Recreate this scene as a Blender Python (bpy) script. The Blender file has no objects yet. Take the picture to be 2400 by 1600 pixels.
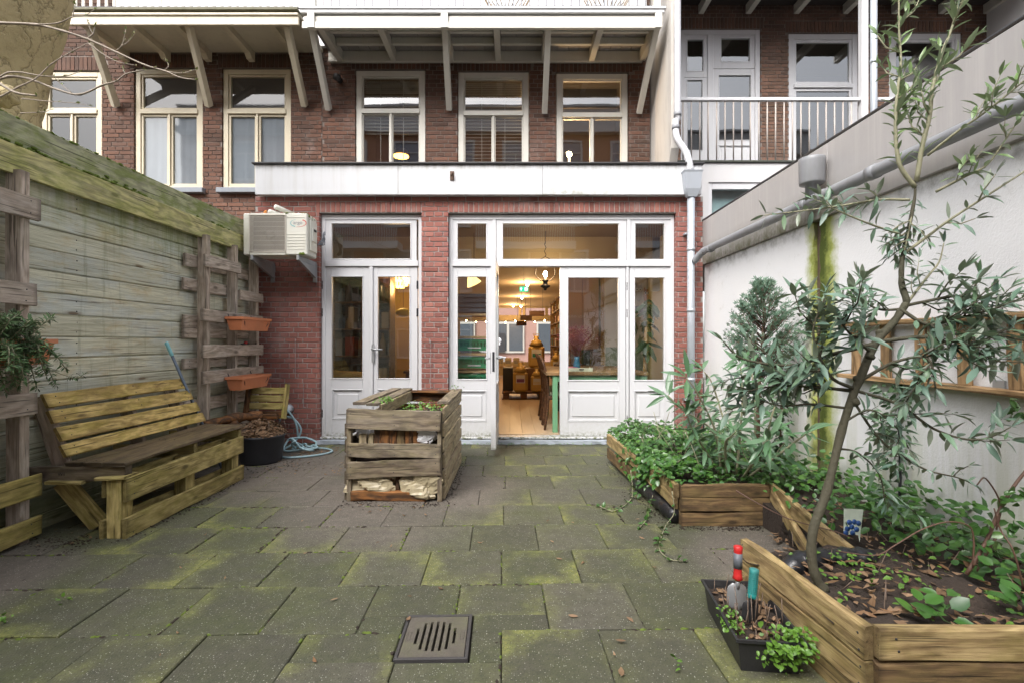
import bpy, math, random
from mathutils import Vector, Matrix, Quaternion
from math import radians, sin, cos, pi

R = random.Random(7)
scene = bpy.context.scene
COL = scene.collection
CH, F = 1.25, 1150.0                     # eye height (m) and focal length in photograph pixels

# ------------------------------------------------------------------ camera, sky, sun, exposure
cam_d = bpy.data.cameras.new("camera")
cam_d.sensor_width = 36.0
cam_d.lens = 36.0 * F / 2400.0
cam_d.clip_start, cam_d.clip_end = 0.05, 400
cam = bpy.data.objects.new("camera", cam_d)
cam.location = (0, 0, CH)
cam.rotation_euler = (radians(90), 0, 0)
COL.objects.link(cam)
scene.camera = cam

world = bpy.data.worlds.new("World")
scene.world = world
world.use_nodes = True
wn, wl = world.node_tree.nodes, world.node_tree.links
bg = wn["Background"]
sky = wn.new("ShaderNodeTexSky")
sky.sky_type = 'NISHITA'
sky.sun_disc = False
SUN_EL, SUN_ROT = radians(47), radians(211)
sky.sun_elevation, sky.sun_rotation = SUN_EL, SUN_ROT
sky.air_density, sky.dust_density, sky.ozone_density = 1.0, 4.0, 1.0
hsv = wn.new("ShaderNodeHueSaturation")
hsv.inputs["Saturation"].default_value = 0.30       # an overcast, nearly white sky
wl.new(sky.outputs["Color"], hsv.inputs["Color"])
wl.new(hsv.outputs["Color"], bg.inputs["Color"])
bg.inputs["Strength"].default_value = 0.15

sun_d = bpy.data.lights.new("sun", 'SUN')
sun_d.energy, sun_d.angle, sun_d.color = 1.0, radians(40), (1.0, 0.97, 0.93)
sun = bpy.data.objects.new("sun", sun_d)
sun.rotation_euler = Vector((-sin(SUN_ROT) * cos(SUN_EL), -cos(SUN_ROT) * cos(SUN_EL), -sin(SUN_EL))).to_track_quat('-Z', 'Y').to_euler()
COL.objects.link(sun)

vs = scene.view_settings
vs.view_transform, vs.look, vs.gamma, vs.use_curve_mapping = 'Standard', 'None', 1.0, False
vs.exposure = 1.66
scene.render.engine = 'CYCLES'
scene.cycles.max_bounces = 8
scene.cycles.transparent_max_bounces = 12
scene.cycles.caustics_reflective = scene.cycles.caustics_refractive = False
scene.cycles.sample_clamp_indirect = 6.0
scene.cycles.use_denoising = True
scene.cycles.denoising_prefilter = 'ACCURATE'
scene.cycles.denoising_input_passes = 'RGB_ALBEDO_NORMAL'

# ------------------------------------------------------------------ geometry helpers
def wx(px, Y): return (px - 1200.0) / F * Y
def wz(py, Y): return CH - (py - 800.0) / F * Y
def W(px, py, Y): return Vector((wx(px, Y), Y, wz(py, Y)))
def PX(v): return (1200 + v.x / v.y * F, 800 - (v.z - CH) / v.y * F)

WM = {}                                   # world matrix of every object built

class MB:
    """Collects boxes, bars, tubes and leaves; build() links them as one mesh object."""
    def __init__(s): s.v, s.f, s.r, s.sm = [], [], [], []
    def add(s, vs, fs, M=None, rnd=None, smooth=False):
        o = len(s.v)
        s.v += [tuple(M @ Vector(p)) for p in vs] if M is not None else [tuple(p) for p in vs]
        for f in fs:
            s.f.append(tuple(i + o for i in f)); s.r.append(rnd); s.sm.append(smooth)
        return s
    def box(s, x0, x1, y0, y1, z0, z1, M=None, c=0.0, rnd=None):
        if x1 < x0: x0, x1 = x1, x0
        if y1 < y0: y0, y1 = y1, y0
        if z1 < z0: z0, z1 = z1, z0
        if c <= 0:
            vs = [(x, y, z) for x in (x0, x1) for y in (y0, y1) for z in (z0, z1)]
            fs = [(0, 1, 3, 2), (4, 6, 7, 5), (0, 4, 5, 1), (2, 3, 7, 6), (0, 2, 6, 4), (1, 5, 7, 3)]
            return s.add(vs, fs, M, rnd)
        c = min(c, (x1 - x0) * .45, (y1 - y0) * .45, (z1 - z0) * .45)
        P, idx = [], {}
        X, Y, Z = (x0, x1), (y0, y1), (z0, z1)
        for i in (0, 1):
            for j in (0, 1):
                for k in (0, 1):
                    sx, sy, sz = 1 - 2 * i, 1 - 2 * j, 1 - 2 * k
                    for a in range(3):
                        idx[i, j, k, a] = len(P)
                        P.append((X[i] + (0 if a == 0 else sx * c), Y[j] + (0 if a == 1 else sy * c), Z[k] + (0 if a == 2 else sz * c)))
        fs = []
        q = [(0, 0), (1, 0), (1, 1), (0, 1)]
        for i in (0, 1):
            f = [idx[i, a, b, 0] for a, b in q]; fs.append(f if i else f[::-1])
            f = [idx[a, i, b, 1] for a, b in q]; fs.append(f[::-1] if i else f)
            f = [idx[a, b, i, 2] for a, b in q]; fs.append(f if i else f[::-1])
        for i in (0, 1):
            for j in (0, 1):
                fl = (i + j) % 2 == 0
                f = [idx[i, j, 0, 0], idx[i, j, 1, 0], idx[i, j, 1, 1], idx[i, j, 0, 1]]; fs.append(f if not fl else f[::-1])
                f = [idx[i, 0, j, 0], idx[i, 1, j, 0], idx[i, 1, j, 2], idx[i, 0, j, 2]]; fs.append(f[::-1] if not fl else f)
                f = [idx[0, i, j, 1], idx[1, i, j, 1], idx[1, i, j, 2], idx[0, i, j, 2]]; fs.append(f if not fl else f[::-1])
        for i in (0, 1):
            for j in (0, 1):
                for k in (0, 1):
                    f = [idx[i, j, k, 0], idx[i, j, k, 1], idx[i, j, k, 2]]
                    fs.append(f if (i + j + k) % 2 else f[::-1])
        return s.add(P, fs, M, rnd)
    def bar(s, p0, p1, w, t, up=(0, 0, 1), c=0.0, rnd=None):
        M, L = frame(p0, p1, up)
        return s.box(0, L, -t / 2, t / 2, -w / 2, w / 2, M, c, rnd)
    def tube(s, pts, rad, n=8, cap=True, rnd=None, smooth=True):
        pts = [Vector(p) for p in pts]
        if not isinstance(rad, (list, tuple)): rad = [rad] * len(pts)
        vs, fs = [], []
        t0 = (pts[1] - pts[0]).normalized()
        u = t0.cross(Vector((0, 0, 1)))
        if u.length < .05: u = t0.cross(Vector((1, 0, 0)))
        u.normalize()
        for i, p in enumerate(pts):
            t = (pts[min(i + 1, len(pts) - 1)] - pts[max(i - 1, 0)])
            if t.length < 1e-9: t = t0
            t.normalize()
            u = (u - t * u.dot(t)); u.normalize()
            w = t.cross(u)
            for k in range(n):
                a = 2 * pi * k / n
                vs.append(p + (u * cos(a) + w * sin(a)) * rad[i])
        for i in range(len(pts) - 1):
            for k in range(n):
                a, b = i * n + k, i * n + (k + 1) % n
                fs.append((a, b, b + n, a + n))
        if cap:
            fs.append(tuple(range(n))[::-1]); fs.append(tuple(range((len(pts) - 1) * n, len(pts) * n)))
        return s.add(vs, fs, None, rnd, smooth)
    def lathe(s, prof, n=16, M=None, rnd=None, smooth=True):
        vs, fs = [], []
        for r, z in prof:
            for k in range(n):
                a = 2 * pi * k / n; vs.append((r * cos(a), r * sin(a), z))
        for i in range(len(prof) - 1):
            for k in range(n):
                a, b = i * n + k, i * n + (k + 1) % n
                fs.append((a, b, b + n, a + n))
        if prof[0][0] > 1e-4: fs.append(tuple(range(n))[::-1])
        if prof[-1][0] > 1e-4: fs.append(tuple(range((len(prof) - 1) * n, len(prof) * n)))
        return s.add(vs, fs, M, rnd, smooth)
    def prism(s, poly, y0, y1, M=None, rnd=None):
        """poly: (x, z) outline, extruded along y"""
        n = len(poly)
        vs = [(x, y0, z) for x, z in poly] + [(x, y1, z) for x, z in poly]
        fs = [tuple(range(n)), tuple(range(2 * n - 1, n - 1, -1))]
        fs += [(i, i + n, (i + 1) % n + n, (i + 1) % n) for i in range(n)]
        return s.add(vs, fs, M, rnd)
    def mesh(s, name, mat):
        me = bpy.data.meshes.new(name)
        me.from_pydata(s.v, [], s.f)
        if any(s.sm): me.polygons.foreach_set("use_smooth", s.sm)
        if any(r is not None for r in s.r):
            a = me.attributes.new("rnd", 'FLOAT', 'FACE')
            a.data.foreach_set("value", [r or 0.0 for r in s.r])
        if mat is not None:
            for m in (mat if isinstance(mat, (list, tuple)) else [mat]): me.materials.append(m)
        return me
    def build(s, name, mat, parent=None, M=None, **k):
        return link(bpy.data.objects.new(name, s.mesh(name, mat)), parent, M, **k)

def frame(p0, p1, up=(0, 0, 1)):
    p0, p1, up = Vector(p0), Vector(p1), Vector(up)
    x = p1 - p0; L = x.length; x = x / L
    y = up.cross(x)
    if y.length < 1e-5: y = Vector((0, 1, 0)).cross(x)
    y.normalize(); z = x.cross(y)
    M = Matrix((x, y, z)).transposed().to_4x4(); M.translation = p0
    return M, L

def link(o, parent=None, M=None, label=None, cat=None, group=None, kind=None):
    COL.objects.link(o)
    M = M.copy() if M is not None else Matrix.Identity(4)
    if parent is not None:
        o.parent = parent
        o.matrix_parent_inverse = WM[parent.name].inverted()
    o.matrix_basis = M
    WM[o.name] = M
    tag(o, label, cat, group, kind)
    return o

def tag(o, label=None, cat=None, group=None, kind=None):
    if label: o["label"] = label
    if cat: o["category"] = cat
    if group: o["group"] = group
    if kind: o["kind"] = kind
    return o

def thing(name, label, cat, loc=(0, 0, 0), group=None):
    return link(bpy.data.objects.new(name, None), None, Matrix.Translation(loc), label, cat, group)

def share(name, me, parent, M, **k):
    return link(bpy.data.objects.new(name, me), parent, M, **k)

NAILS = {}
def nail_all():
    for nm, L in NAILS.items():
        m = MB()
        for p, d, t in L:
            m.tube([p, p + d * .002], .0042, 6); m.tube([p + d * t, p + d * (t - .002)], .0042, 6)
        m.build('nails', M_['black_metal'], bpy.data.objects[nm], kind='stuff')

def board(name, p0, p1, w, t, mat, parent, up=(0, 0, 1), seg=3, rough=.003, c=.004, rnd=None, bend=.004, kind=None, label=None, tongue=0, nails=()):
    """one sawn board: its own local x runs along the grain, its width along `up`"""
    M, L = frame(p0, p1, up)
    m = MB(); vs, fs = [], []
    c = min(c, t * .4)
    b1, b2 = R.uniform(-bend, bend), R.uniform(-bend, bend)
    sec = [(-t/2 + c, -w/2), (t/2 - c, -w/2), (t/2, -w/2 + c), (t/2, w/2 - c), (t/2 - c, w/2), (-t/2 + c, w/2), (-t/2, w/2 - c), (-t/2, -w/2 + c)]
    for i in range(seg + 1):
        u = i / seg
        bo = 4 * u * (1 - u)
        for y, z in sec:
            e = rough * (1.0 if i in (0, seg) else .5)
            vs.append((L * u + (R.uniform(-e, e) if i in (0, seg) else 0), y + b1 * bo + R.uniform(-rough, rough) * .35, z + b2 * bo + R.uniform(-rough, rough)))
    for i in range(seg):
        for k in range(8):
            a, b = i * 8 + k, i * 8 + (k + 1) % 8
            fs.append((a, a + 8, b + 8, b))
    fs.append(tuple(range(8))); fs.append(tuple(range(seg * 8, seg * 8 + 8))[::-1])
    rr_ = R.random() if rnd is None else rnd
    for u in nails:
        for q in (-.26, .26):
            p = Vector((L * u + R.uniform(-.008, .008), 0, w * (q + R.uniform(-.06, .06))))
            NAILS.setdefault(parent.name, []).append((M @ (p + Vector((0, -t / 2 - .0008, 0))), M.to_3x3() @ Vector((0, 1, 0)), t + .0016))
    m.add(vs, fs, None, rr_)
    if tongue: m.box(.02, L - .02, t * .22, t * .46, w / 2 - .006, w / 2 + tongue, None, 0, rr_)
    return m.build(name, mat, parent, M, kind=kind, label=label)

def ico(m, c, r, rnd=None, sq=(1, 1, 1), jit=0.0, n=8, k=5):
    prof_v, fs = [], []
    c = Vector(c)
    vs = [c + Vector((0, 0, -r * sq[2]))]
    for i in range(1, k):
        th = pi * i / k
        for j in range(n):
            a = 2 * pi * j / n
            q = 1 + R.uniform(-jit, jit)
            vs.append(c + Vector((sin(th) * cos(a) * r * sq[0] * q, sin(th) * sin(a) * r * sq[1] * q, -cos(th) * r * sq[2] * q)))
    vs.append(c + Vector((0, 0, r * sq[2])))
    for j in range(n): fs.append((0, 1 + (j + 1) % n, 1 + j))
    for i in range(k - 2):
        for j in range(n):
            a, b = 1 + i * n + j, 1 + i * n + (j + 1) % n
            fs.append((a, b, b + n, a + n))
    L = len(vs) - 1
    for j in range(n): fs.append((L, 1 + (k - 2) * n + j, 1 + (k - 2) * n + (j + 1) % n))
    return m.add(vs, fs, None, rnd, True)

def spline(pts, n=6):
    """Catmull-Rom through the points"""
    pts = [Vector(p) for p in pts]
    P = [pts[0] * 2 - pts[1]] + pts + [pts[-1] * 2 - pts[-2]]
    out = []
    for i in range(1, len(P) - 2):
        a, b, c, d = P[i - 1], P[i], P[i + 1], P[i + 2]
        for k in range(n):
            t = k / n
            out.append(.5 * ((2 * b) + (c - a) * t + (2 * a - 5 * b + 4 * c - d) * t * t + (3 * b - a - 3 * c + d) * t ** 3))
    return out + [pts[-1]]

def text(body, size, M, mat, parent, name="lettering", extrude=.0006, align='CENTER'):
    cu = bpy.data.curves.new(name, 'FONT')
    cu.body, cu.size, cu.extrude, cu.align_x, cu.align_y = body, size, extrude, align, 'CENTER'
    cu.materials.append(mat)
    tmp = bpy.data.objects.new(name + '_outline', cu)
    me = bpy.data.meshes.new_from_object(tmp); bpy.data.objects.remove(tmp); me.name = name
    return link(bpy.data.objects.new(name, me), parent, M)

FACE_CAM = Matrix.Rotation(radians(90), 4, 'X')       # text standing upright, facing -Y

# ------------------------------------------------------------------ materials
class NT:
    def __init__(s, name):
        s.m = bpy.data.materials.new(name); s.m.use_nodes = True
        s.t = s.m.node_tree; s.b = s.t.nodes["Principled BSDF"]; s.out = s.t.nodes["Material Output"]
    def n(s, typ, out=0, _p=None, **ins):
        nd = s.t.nodes.new("ShaderNode" + typ)
        for k, v in (_p or {}).items(): setattr(nd, k, v)
        for k, v in ins.items():
            k = k.replace("_", " ")
            key = int(k[1:]) if k[0] == 'i' and k[1:].isdigit() else k
            s.set(nd.inputs[key], v)
        return nd.outputs[out]
    def set(s, sock, v):
        if isinstance(v, bpy.types.NodeSocket): s.t.links.new(v, sock)
        elif isinstance(v, (tuple, list)) and len(v) == 3 and sock.type == 'RGBA': sock.default_value = (*v, 1)
        else: sock.default_value = v
    def math(s, op, a, b=0.0, clamp=False):
        return s.n("Math", _p={"operation": op, "use_clamp": clamp}, i0=a, i1=b)
    def mix(s, f, a, b, mode='MIX'):
        nd = s.t.nodes.new("ShaderNodeMix"); nd.data_type = 'RGBA'; nd.blend_type = mode
        s.set(nd.inputs[0], f); s.set(nd.inputs[6], a); s.set(nd.inputs[7], b)
        return nd.outputs[2]
    def ramp(s, f, stops, interp='LINEAR'):
        nd = s.t.nodes.new("ShaderNodeValToRGB"); cr = nd.color_ramp; cr.interpolation = interp
        while len(cr.elements) < len(stops): cr.elements.new(.5)
        for e, (p, c) in zip(cr.elements, stops):
            e.position = p; e.color = (*c, 1) if isinstance(c, (tuple, list)) else (c, c, c, 1)
        s.set(nd.inputs[0], f)
        return nd.outputs[0]
    def noise(s, vec, scale, detail=4, rough=.6, dist=0.0, w=None, col=False):
        return s.n("TexNoise", out=1 if col else 0, Vector=vec, Scale=scale, Detail=detail, Roughness=rough, Distortion=dist)
    def obj(s): return s.n("TexCoord", out=3)
    def pos(s): return s.n("NewGeometry", out=0)
    def sep(s, v, i): return s.n("SeparateXYZ", out=i, i0=v)
    def mapped(s, vec, scale=(1, 1, 1), loc=(0, 0, 0)):
        return s.n("Mapping", Vector=vec, Scale=scale, Location=loc)
    def rnd(s, k=1.0):
        a = s.n("Attribute", out=2, _p={"attribute_name": "rnd"})
        b = s.n("ObjectInfo", out=5)
        return s.math('FRACT', s.math('MULTIPLY', s.math('ADD', a, b), k))
    def shift(s, vec, k=37.0):
        r = s.rnd(7.31)
        c = s.n("CombineXYZ", i0=s.math('MULTIPLY', r, k), i1=s.math('MULTIPLY', r, k * .7), i2=s.math('MULTIPLY', r, k * .3))
        return s.n("VectorMath", _p={"operation": 'ADD'}, i0=vec, i1=c)
    def bump(s, h, strength=.3, dist=.01, normal=None):
        kw = dict(Strength=strength, Distance=dist, Height=h)
        if normal is not None: kw["Normal"] = normal
        return s.n("Bump", **kw)
    def fin(s, col, rough=.7, bump=None, **k):
        s.set(s.b.inputs["Base Color"], col); s.set(s.b.inputs["Roughness"], rough)
        if bump is not None: s.set(s.b.inputs["Normal"], bump)
        for a, v in k.items(): s.set(s.b.inputs[a.replace("_", " ")], v)
        return s.m

def plain(name, col, rough=.6, var=.15, scale=6, dirt=0.0, dirtcol=(.12, .10, .07), bump=.08, metal=0.0, spec=.5, fine=60):
    t = NT(name); p = t.pos()
    n1 = t.noise(p, scale, 5, .6); n2 = t.noise(p, fine, 3)
    c = t.mix(t.math('MULTIPLY', t.math('SUBTRACT', n1, .5), var * 3, ), col, tuple(x * .35 for x in col))
    if dirt:
        ns = t.noise(t.mapped(p, (3.5, 3.5, .8)), 1.6, 7, .7)
        c = t.mix(t.math('MULTIPLY', t.ramp(ns, [(.48, 0.0), (.75, 1.0)]), dirt), c, dirtcol)
    r = t.math('ADD', rough - .08, t.math('MULTIPLY', n1, .16))
    return t.fin(c, r, t.bump(n2, bump, .01), Metallic=metal, Specular_IOR_Level=spec)

def wood(name, c_light, c_dark, moss=(.17, .19, .03), moss_amt=.5, wet=.5, wetcol=(.03, .022, .016), rough=.75, grey=0.0, knot=1.0, zmoss=None, contrast=1.0):
    t = NT(name)
    v = t.shift(t.obj())
    st = t.mapped(v, (.9, 15, 15))
    warp = t.noise(t.mapped(v, (1.6, 5, 5)), 1.4, 3, .5)
    g0 = t.noise(st, 3.0, 6, .68, 1.2)
    g1 = t.noise(t.mapped(v, (2.2, 85, 85)), 2.0, 4, .7)
    # long growth rings, bent round knots
    rings = t.math('SINE', t.math('MULTIPLY', t.math('ADD', t.sep(t.mapped(v, (.35, 12, 12)), 2), t.math('MULTIPLY', warp, 5.5)), 6.5))
    rings = t.math('MULTIPLY', t.math('ADD', rings, 1.0), .5)
    g = t.math('ADD', t.math('MULTIPLY', g0, .40), t.math('ADD', t.math('MULTIPLY', g1, .42), t.math('MULTIPLY', rings, .18)))
    base = t.ramp(g, [(.5 - .25 / contrast, tuple(x * .45 for x in c_dark)), (.5 - .08 / contrast, c_dark), (.5 + .10 / contrast, c_light), (min(1, .5 + .3 / contrast), tuple(min(1, x * 1.25) for x in c_light))])
    tone = t.rnd(3.7)
    base = t.mix(t.math('MULTIPLY', t.math('SUBTRACT', tone, .35), .5, True), base, tuple(x * .5 for x in c_dark))
    if grey:
        gm = t.noise(t.mapped(v, (1.2, 4, 4)), 1.3, 5, .65)
        base = t.mix(t.math('MULTIPLY', t.ramp(gm, [(.4, 0.0), (.65, 1.0)]), grey), base, (.34, .33, .31))
    kv = t.n("TexVoronoi", out=0, Vector=t.mapped(v, (3.2, 8.5, 8.5)), Scale=1.0, Randomness=1.0)
    kn = t.ramp(kv, [(.085, 1.0), (.115, .55), (.15, .3), (.19, 0.0)])
    base = t.mix(t.math('MULTIPLY', kn, .8 * knot), base, tuple(x * .25 for x in c_dark))
    mn = t.noise(t.mapped(v, (2.2, 6, 6)), 1.8, 8, .74)
    mm = t.math('MULTIPLY', t.ramp(mn, [(.45, 0.0), (.60, 1.0)]), moss_amt)
    if zmoss:
        z = t.sep(t.pos(), 2)
        zm = t.n("MapRange", Value=z, i1=zmoss[0], i2=zmoss[1], i3=0.0, i4=1.0)
        mm = t.math('MAXIMUM', mm, t.math('MULTIPLY', zm, t.ramp(mn, [(.30, 0.0), (.6, .95)])))
    base = t.mix(mm, base, t.mix(g1, tuple(x * .7 for x in moss), tuple(x * 1.3 for x in moss)))
    wn_ = t.noise(t.mapped(v, (2.6, 9, 9), (5, 3, 1)), 1.5, 8, .74)
    base = t.mix(t.math('MULTIPLY', t.ramp(wn_, [(.48, 0.0), (.64, 1.0)]), wet), base, wetcol)
    ck = t.noise(t.mapped(v, (1.3, 42, 42), (9, 1, 4)), 1.6, 3, .5)
    base = t.mix(t.math('MULTIPLY', t.ramp(ck, [(.33, 1.0), (.37, 0.0)]), .75), base, tuple(x * .15 for x in c_dark))
    gx = t.sep(t.n("TexCoord", out=0), 0)
    en = t.math('ADD', t.math('ABSOLUTE', t.math('SUBTRACT', gx, .5)), t.math('MULTIPLY', t.math('SUBTRACT', wn_, .5), .03))
    base = t.mix(t.math('MULTIPLY', t.ramp(en, [(.470, 0.0), (.496, 1.0)]), .6), base, tuple(x * .3 for x in c_dark))
    h = t.math('ADD', t.math('MULTIPLY', g1, .6), t.math('MULTIPLY', g0, .8))
    return t.fin(base, t.math('ADD', rough - .15, t.math('MULTIPLY', g0, .3)), t.bump(h, .55, .006), Specular_IOR_Level=.35)

def brickmat(name, tones, grime=.5, grimecol=(.03, .022, .02), chalk=.2, zdark=None):
    t = NT(name); p = t.pos(); r = t.rnd(1.0)
    c = t.ramp(r, [(i / (len(tones) - 1), x) for i, x in enumerate(tones)])
    n1 = t.noise(p, 45, 4, .7); n2 = t.noise(p, 1.1, 6, .65); n3 = t.noise(t.mapped(p, (1.4, 1.4, .9), (4, 4, 4)), 2.3, 7, .7)
    c = t.mix(t.ramp(n1, [(.35, .0), (.75, .55)]), c, t.mix(.5, c, (.05, .025, .02)))
    c = t.mix(t.math('MULTIPLY', t.ramp(n2, [(.42, 0.0), (.7, 1.0)]), grime), c, grimecol)
    c = t.mix(t.math('MULTIPLY', t.ramp(n3, [(.56, 0.0), (.74, 1.0)]), chalk), c, (.5, .47, .45))
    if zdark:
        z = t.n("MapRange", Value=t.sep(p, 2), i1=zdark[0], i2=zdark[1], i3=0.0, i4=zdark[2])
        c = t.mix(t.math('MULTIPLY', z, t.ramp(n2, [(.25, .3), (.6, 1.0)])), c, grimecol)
    return t.fin(c, .85, t.bump(n1, .5, .006), Specular_IOR_Level=.3)

def leafmat(name, cols, back=None, rough=.38, trans=.25, veincol=None):
    t = NT(name); r = t.rnd(1.0)
    c = t.ramp(r, [(i / (len(cols) - 1), x) for i, x in enumerate(cols)])
    n = t.noise(t.pos(), 40, 3)
    c = t.mix(t.math('MULTIPLY', n, .5), c, t.mix(.5, c, (.02, .04, .015)))
    if back is not None:
        c = t.mix(t.n("NewGeometry", out=6), c, back)
    t.fin(c, rough, None, Specular_IOR_Level=.5)
    tr = t.n("BsdfTranslucent", Color=t.mix(.5, c, (.10, .16, .02)))
    mx = t.t.nodes.new("ShaderNodeMixShader"); mx.inputs[0].default_value = trans
    t.t.links.new(t.b.outputs[0], mx.inputs[1]); t.t.links.new(tr, mx.inputs[2])
    t.t.links.new(mx.outputs[0], t.out.inputs[0])
    return t.m

def glassmat(name, tint=(.86, .90, .88), ior=1.75, rough=0.0):
    t = NT(name)
    p = t.pos()
    nrm = t.bump(t.noise(p, 1.3, 2, .4), .012, .1)
    f0 = ((ior - 1) / (ior + 1)) ** 2          # Schlick, the same from both faces of the pane
    fc = t.n("LayerWeight", out=1, Blend=.5, Normal=nrm)
    fr = t.math('ADD', f0, t.math('MULTIPLY', 1 - f0, t.math('POWER', fc, 5.0)), True)
    gl = t.n("BsdfGlossy", Color=(1, 1, 1), Roughness=rough, Normal=nrm)
    tr = t.n("BsdfTransparent", Color=tint)
    mx = t.t.nodes.new("ShaderNodeMixShader")
    t.t.links.new(fr, mx.inputs[0]); t.t.links.new(tr, mx.inputs[1]); t.t.links.new(gl, mx.inputs[2])
    t.t.links.new(mx.outputs[0], t.out.inputs[0]); t.t.nodes.remove(t.b)
    return t.m

def emit(name, col, strength):
    t = NT(name)
    t.fin((0, 0, 0), .5)
    t.set(t.b.inputs["Emission Color"], col); t.b.inputs["Emission Strength"].default_value = strength
    return t.m

M_ = {}
M_['brick_red'] = brickmat("red brick", [(.23, .085, .066), (.33, .13, .102), (.28, .105, .085), (.37, .155, .122), (.25, .10, .083), (.31, .135, .115)], .35, (.06, .035, .03), .25)
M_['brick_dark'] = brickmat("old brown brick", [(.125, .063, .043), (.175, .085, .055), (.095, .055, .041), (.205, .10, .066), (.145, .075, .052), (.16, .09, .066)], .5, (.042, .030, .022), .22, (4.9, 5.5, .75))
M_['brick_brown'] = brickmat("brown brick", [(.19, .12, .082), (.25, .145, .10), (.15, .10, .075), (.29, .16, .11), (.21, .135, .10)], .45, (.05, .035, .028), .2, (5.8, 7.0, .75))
M_['brick_far'] = brickmat("far brick", [(.40, .20, .14), (.48, .24, .17), (.36, .19, .14)], .2, (.08, .05, .04), .1)
M_['mortar'] = plain("mortar", (.36, .33, .31), .9, .3, 4, .4, (.12, .10, .09), .3)
M_['mortar_dark'] = plain("old mortar", (.20, .165, .145), .9, .3, 4, .4, (.05, .04, .035), .3)
M_['white'] = plain("white paint", (.60, .60, .615), .42, .06, 2.5, .12, (.42, .40, .36), .03)
M_['white_low'] = plain("white panel paint", (.58, .58, .60), .5, .08, 2.5, .22, (.45, .44, .42), .04)
M_['cream'] = plain("cream paint", (.55, .485, .355), .5, .10, 3, .25, (.30, .24, .15), .08)
M_['balcony_cream'] = plain("weathered cream paint", (.62, .56, .43), .6, .14, 3, .4, (.22, .18, .11), .12)
M_['balcony_white'] = plain("off white paint", (.60, .58, .52), .5, .10, 3, .22, (.38, .35, .28), .06)
M_['soffit'] = plain("soffit paint", (.58, .53, .42), .7, .12, 2, .3, (.25, .21, .15), .08)
M_['dark'] = plain("dark void", (.02, .02, .02), .9, .1)
M_['pale_pipe'] = plain("pale painted pipe", (.50, .50, .52), .45, .15, 3, .25, (.3, .29, .27), .05)
M_['zinc'] = plain("zinc", (.40, .43, .47), .42, .2, 3, .25, (.25, .24, .22), .05, metal=.35)
M_['lead'] = plain("lead", (.30, .33, .37), .5, .3, 5, .3, (.16, .16, .15), .15)
M_['pvc'] = plain("grey pvc", (.235, .24, .255), .42, .15, 3, .35, (.10, .10, .07), .04)
M_['render_white'] = plain("white render", (.56, .555, .56), .8, .06, 2, .2, (.5, .48, .44), .12)
M_['stone'] = plain("grey stone", (.22, .24, .27), .7, .2, 5, .3, (.1, .1, .09), .1)
M_['black_metal'] = plain("dark metal", (.03, .03, .035), .45, .2, 8, 0, bump=.05, metal=.3)
M_['steel'] = plain("steel", (.36, .37, .38), .42, .1, 8, .1, (.3, .25, .2), .03, metal=.5)
M_['glass'] = glassmat("window glass", ior=2.35)
M_['glass_dark'] = glassmat("upper window glass", (.80, .83, .83), 2.4)
M_['glass_soft'] = glassmat("old window glass", (.84, .86, .86), 1.7, .03)
M_['terracotta'] = plain("terracotta plastic", (.56, .20, .09), .55, .2, 9, .35, (.30, .16, .10), .06)
M_['black_plastic'] = plain("black plastic", (.022, .022, .024), .45, .3, 9, .35, (.07, .065, .055), .15)
M_['tub'] = plain("dark grey rubber", (.032, .034, .042), .55, .25, 9, .25, (.08, .075, .065), .1)
M_['membrane'] = plain("black root membrane", (.012, .012, .014), .30, .3, 9, .1, (.06, .06, .06), .5, fine=25)
M_['hose'] = plain("pale blue hose", (.27, .40, .44), .5, .2, 12, .4, (.2, .25, .25), .03)
M_['teal'] = plain("teal plastic", (.015, .23, .22), .5, .2, 20, .5, (.10, .09, .07))
M_['teal_pale'] = plain("pale teal plastic", (.25, .55, .58), .4, .1)
M_['red'] = plain("red plastic", (.48, .02, .02), .45, .2, 20, .4, (.14, .05, .04))
M_['yellow'] = plain("yellow plastic", (.75, .36, .02), .4, .1)
M_['grey_plastic'] = plain("grey plastic", (.12, .13, .15), .5, .1)
M_['pole'] = plain("blue grey pole", (.10, .135, .18), .38, .15, 8, .15, (.2, .2, .2))
M_['ac'] = plain("air conditioner casing", (.66, .65, .58), .5, .1, 4, .45, (.33, .32, .20), .06)
M_['ac_dark'] = plain("air conditioner inside", (.13, .115, .10), .7, .3, 9)
M_['ac_grille'] = plain("grille wire", (.50, .46, .40), .5, .2, 9)
M_['moss'] = plain("moss", (.11, .155, .02), .95, .5, 20, .4, (.04, .06, .01), .9)
M_['soil'] = plain("garden soil", (.030, .020, .014), .95, .5, 14, .3, (.07, .045, .03), 1.0)
M_['litter'] = leafmat("dead leaves", [(.16, .085, .04), (.26, .16, .09), (.10, .05, .025), (.32, .20, .12), (.2, .1, .045)], None, .8, .1)
M_['bark'] = plain("olive bark", (.062, .056, .034), .8, .35, 30, .4, (.05, .055, .03), .6)
M_['twig'] = plain("twig", (.16, .115, .085), .75, .3, 30, 0, bump=.3)
M_['twig_green'] = plain("pale twig", (.26, .25, .16), .7, .3, 30, 0, bump=.3)
M_['stem_red'] = plain("red brown stem", (.105, .055, .036), .6, .3, 30, 0, bump=.3)

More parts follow.
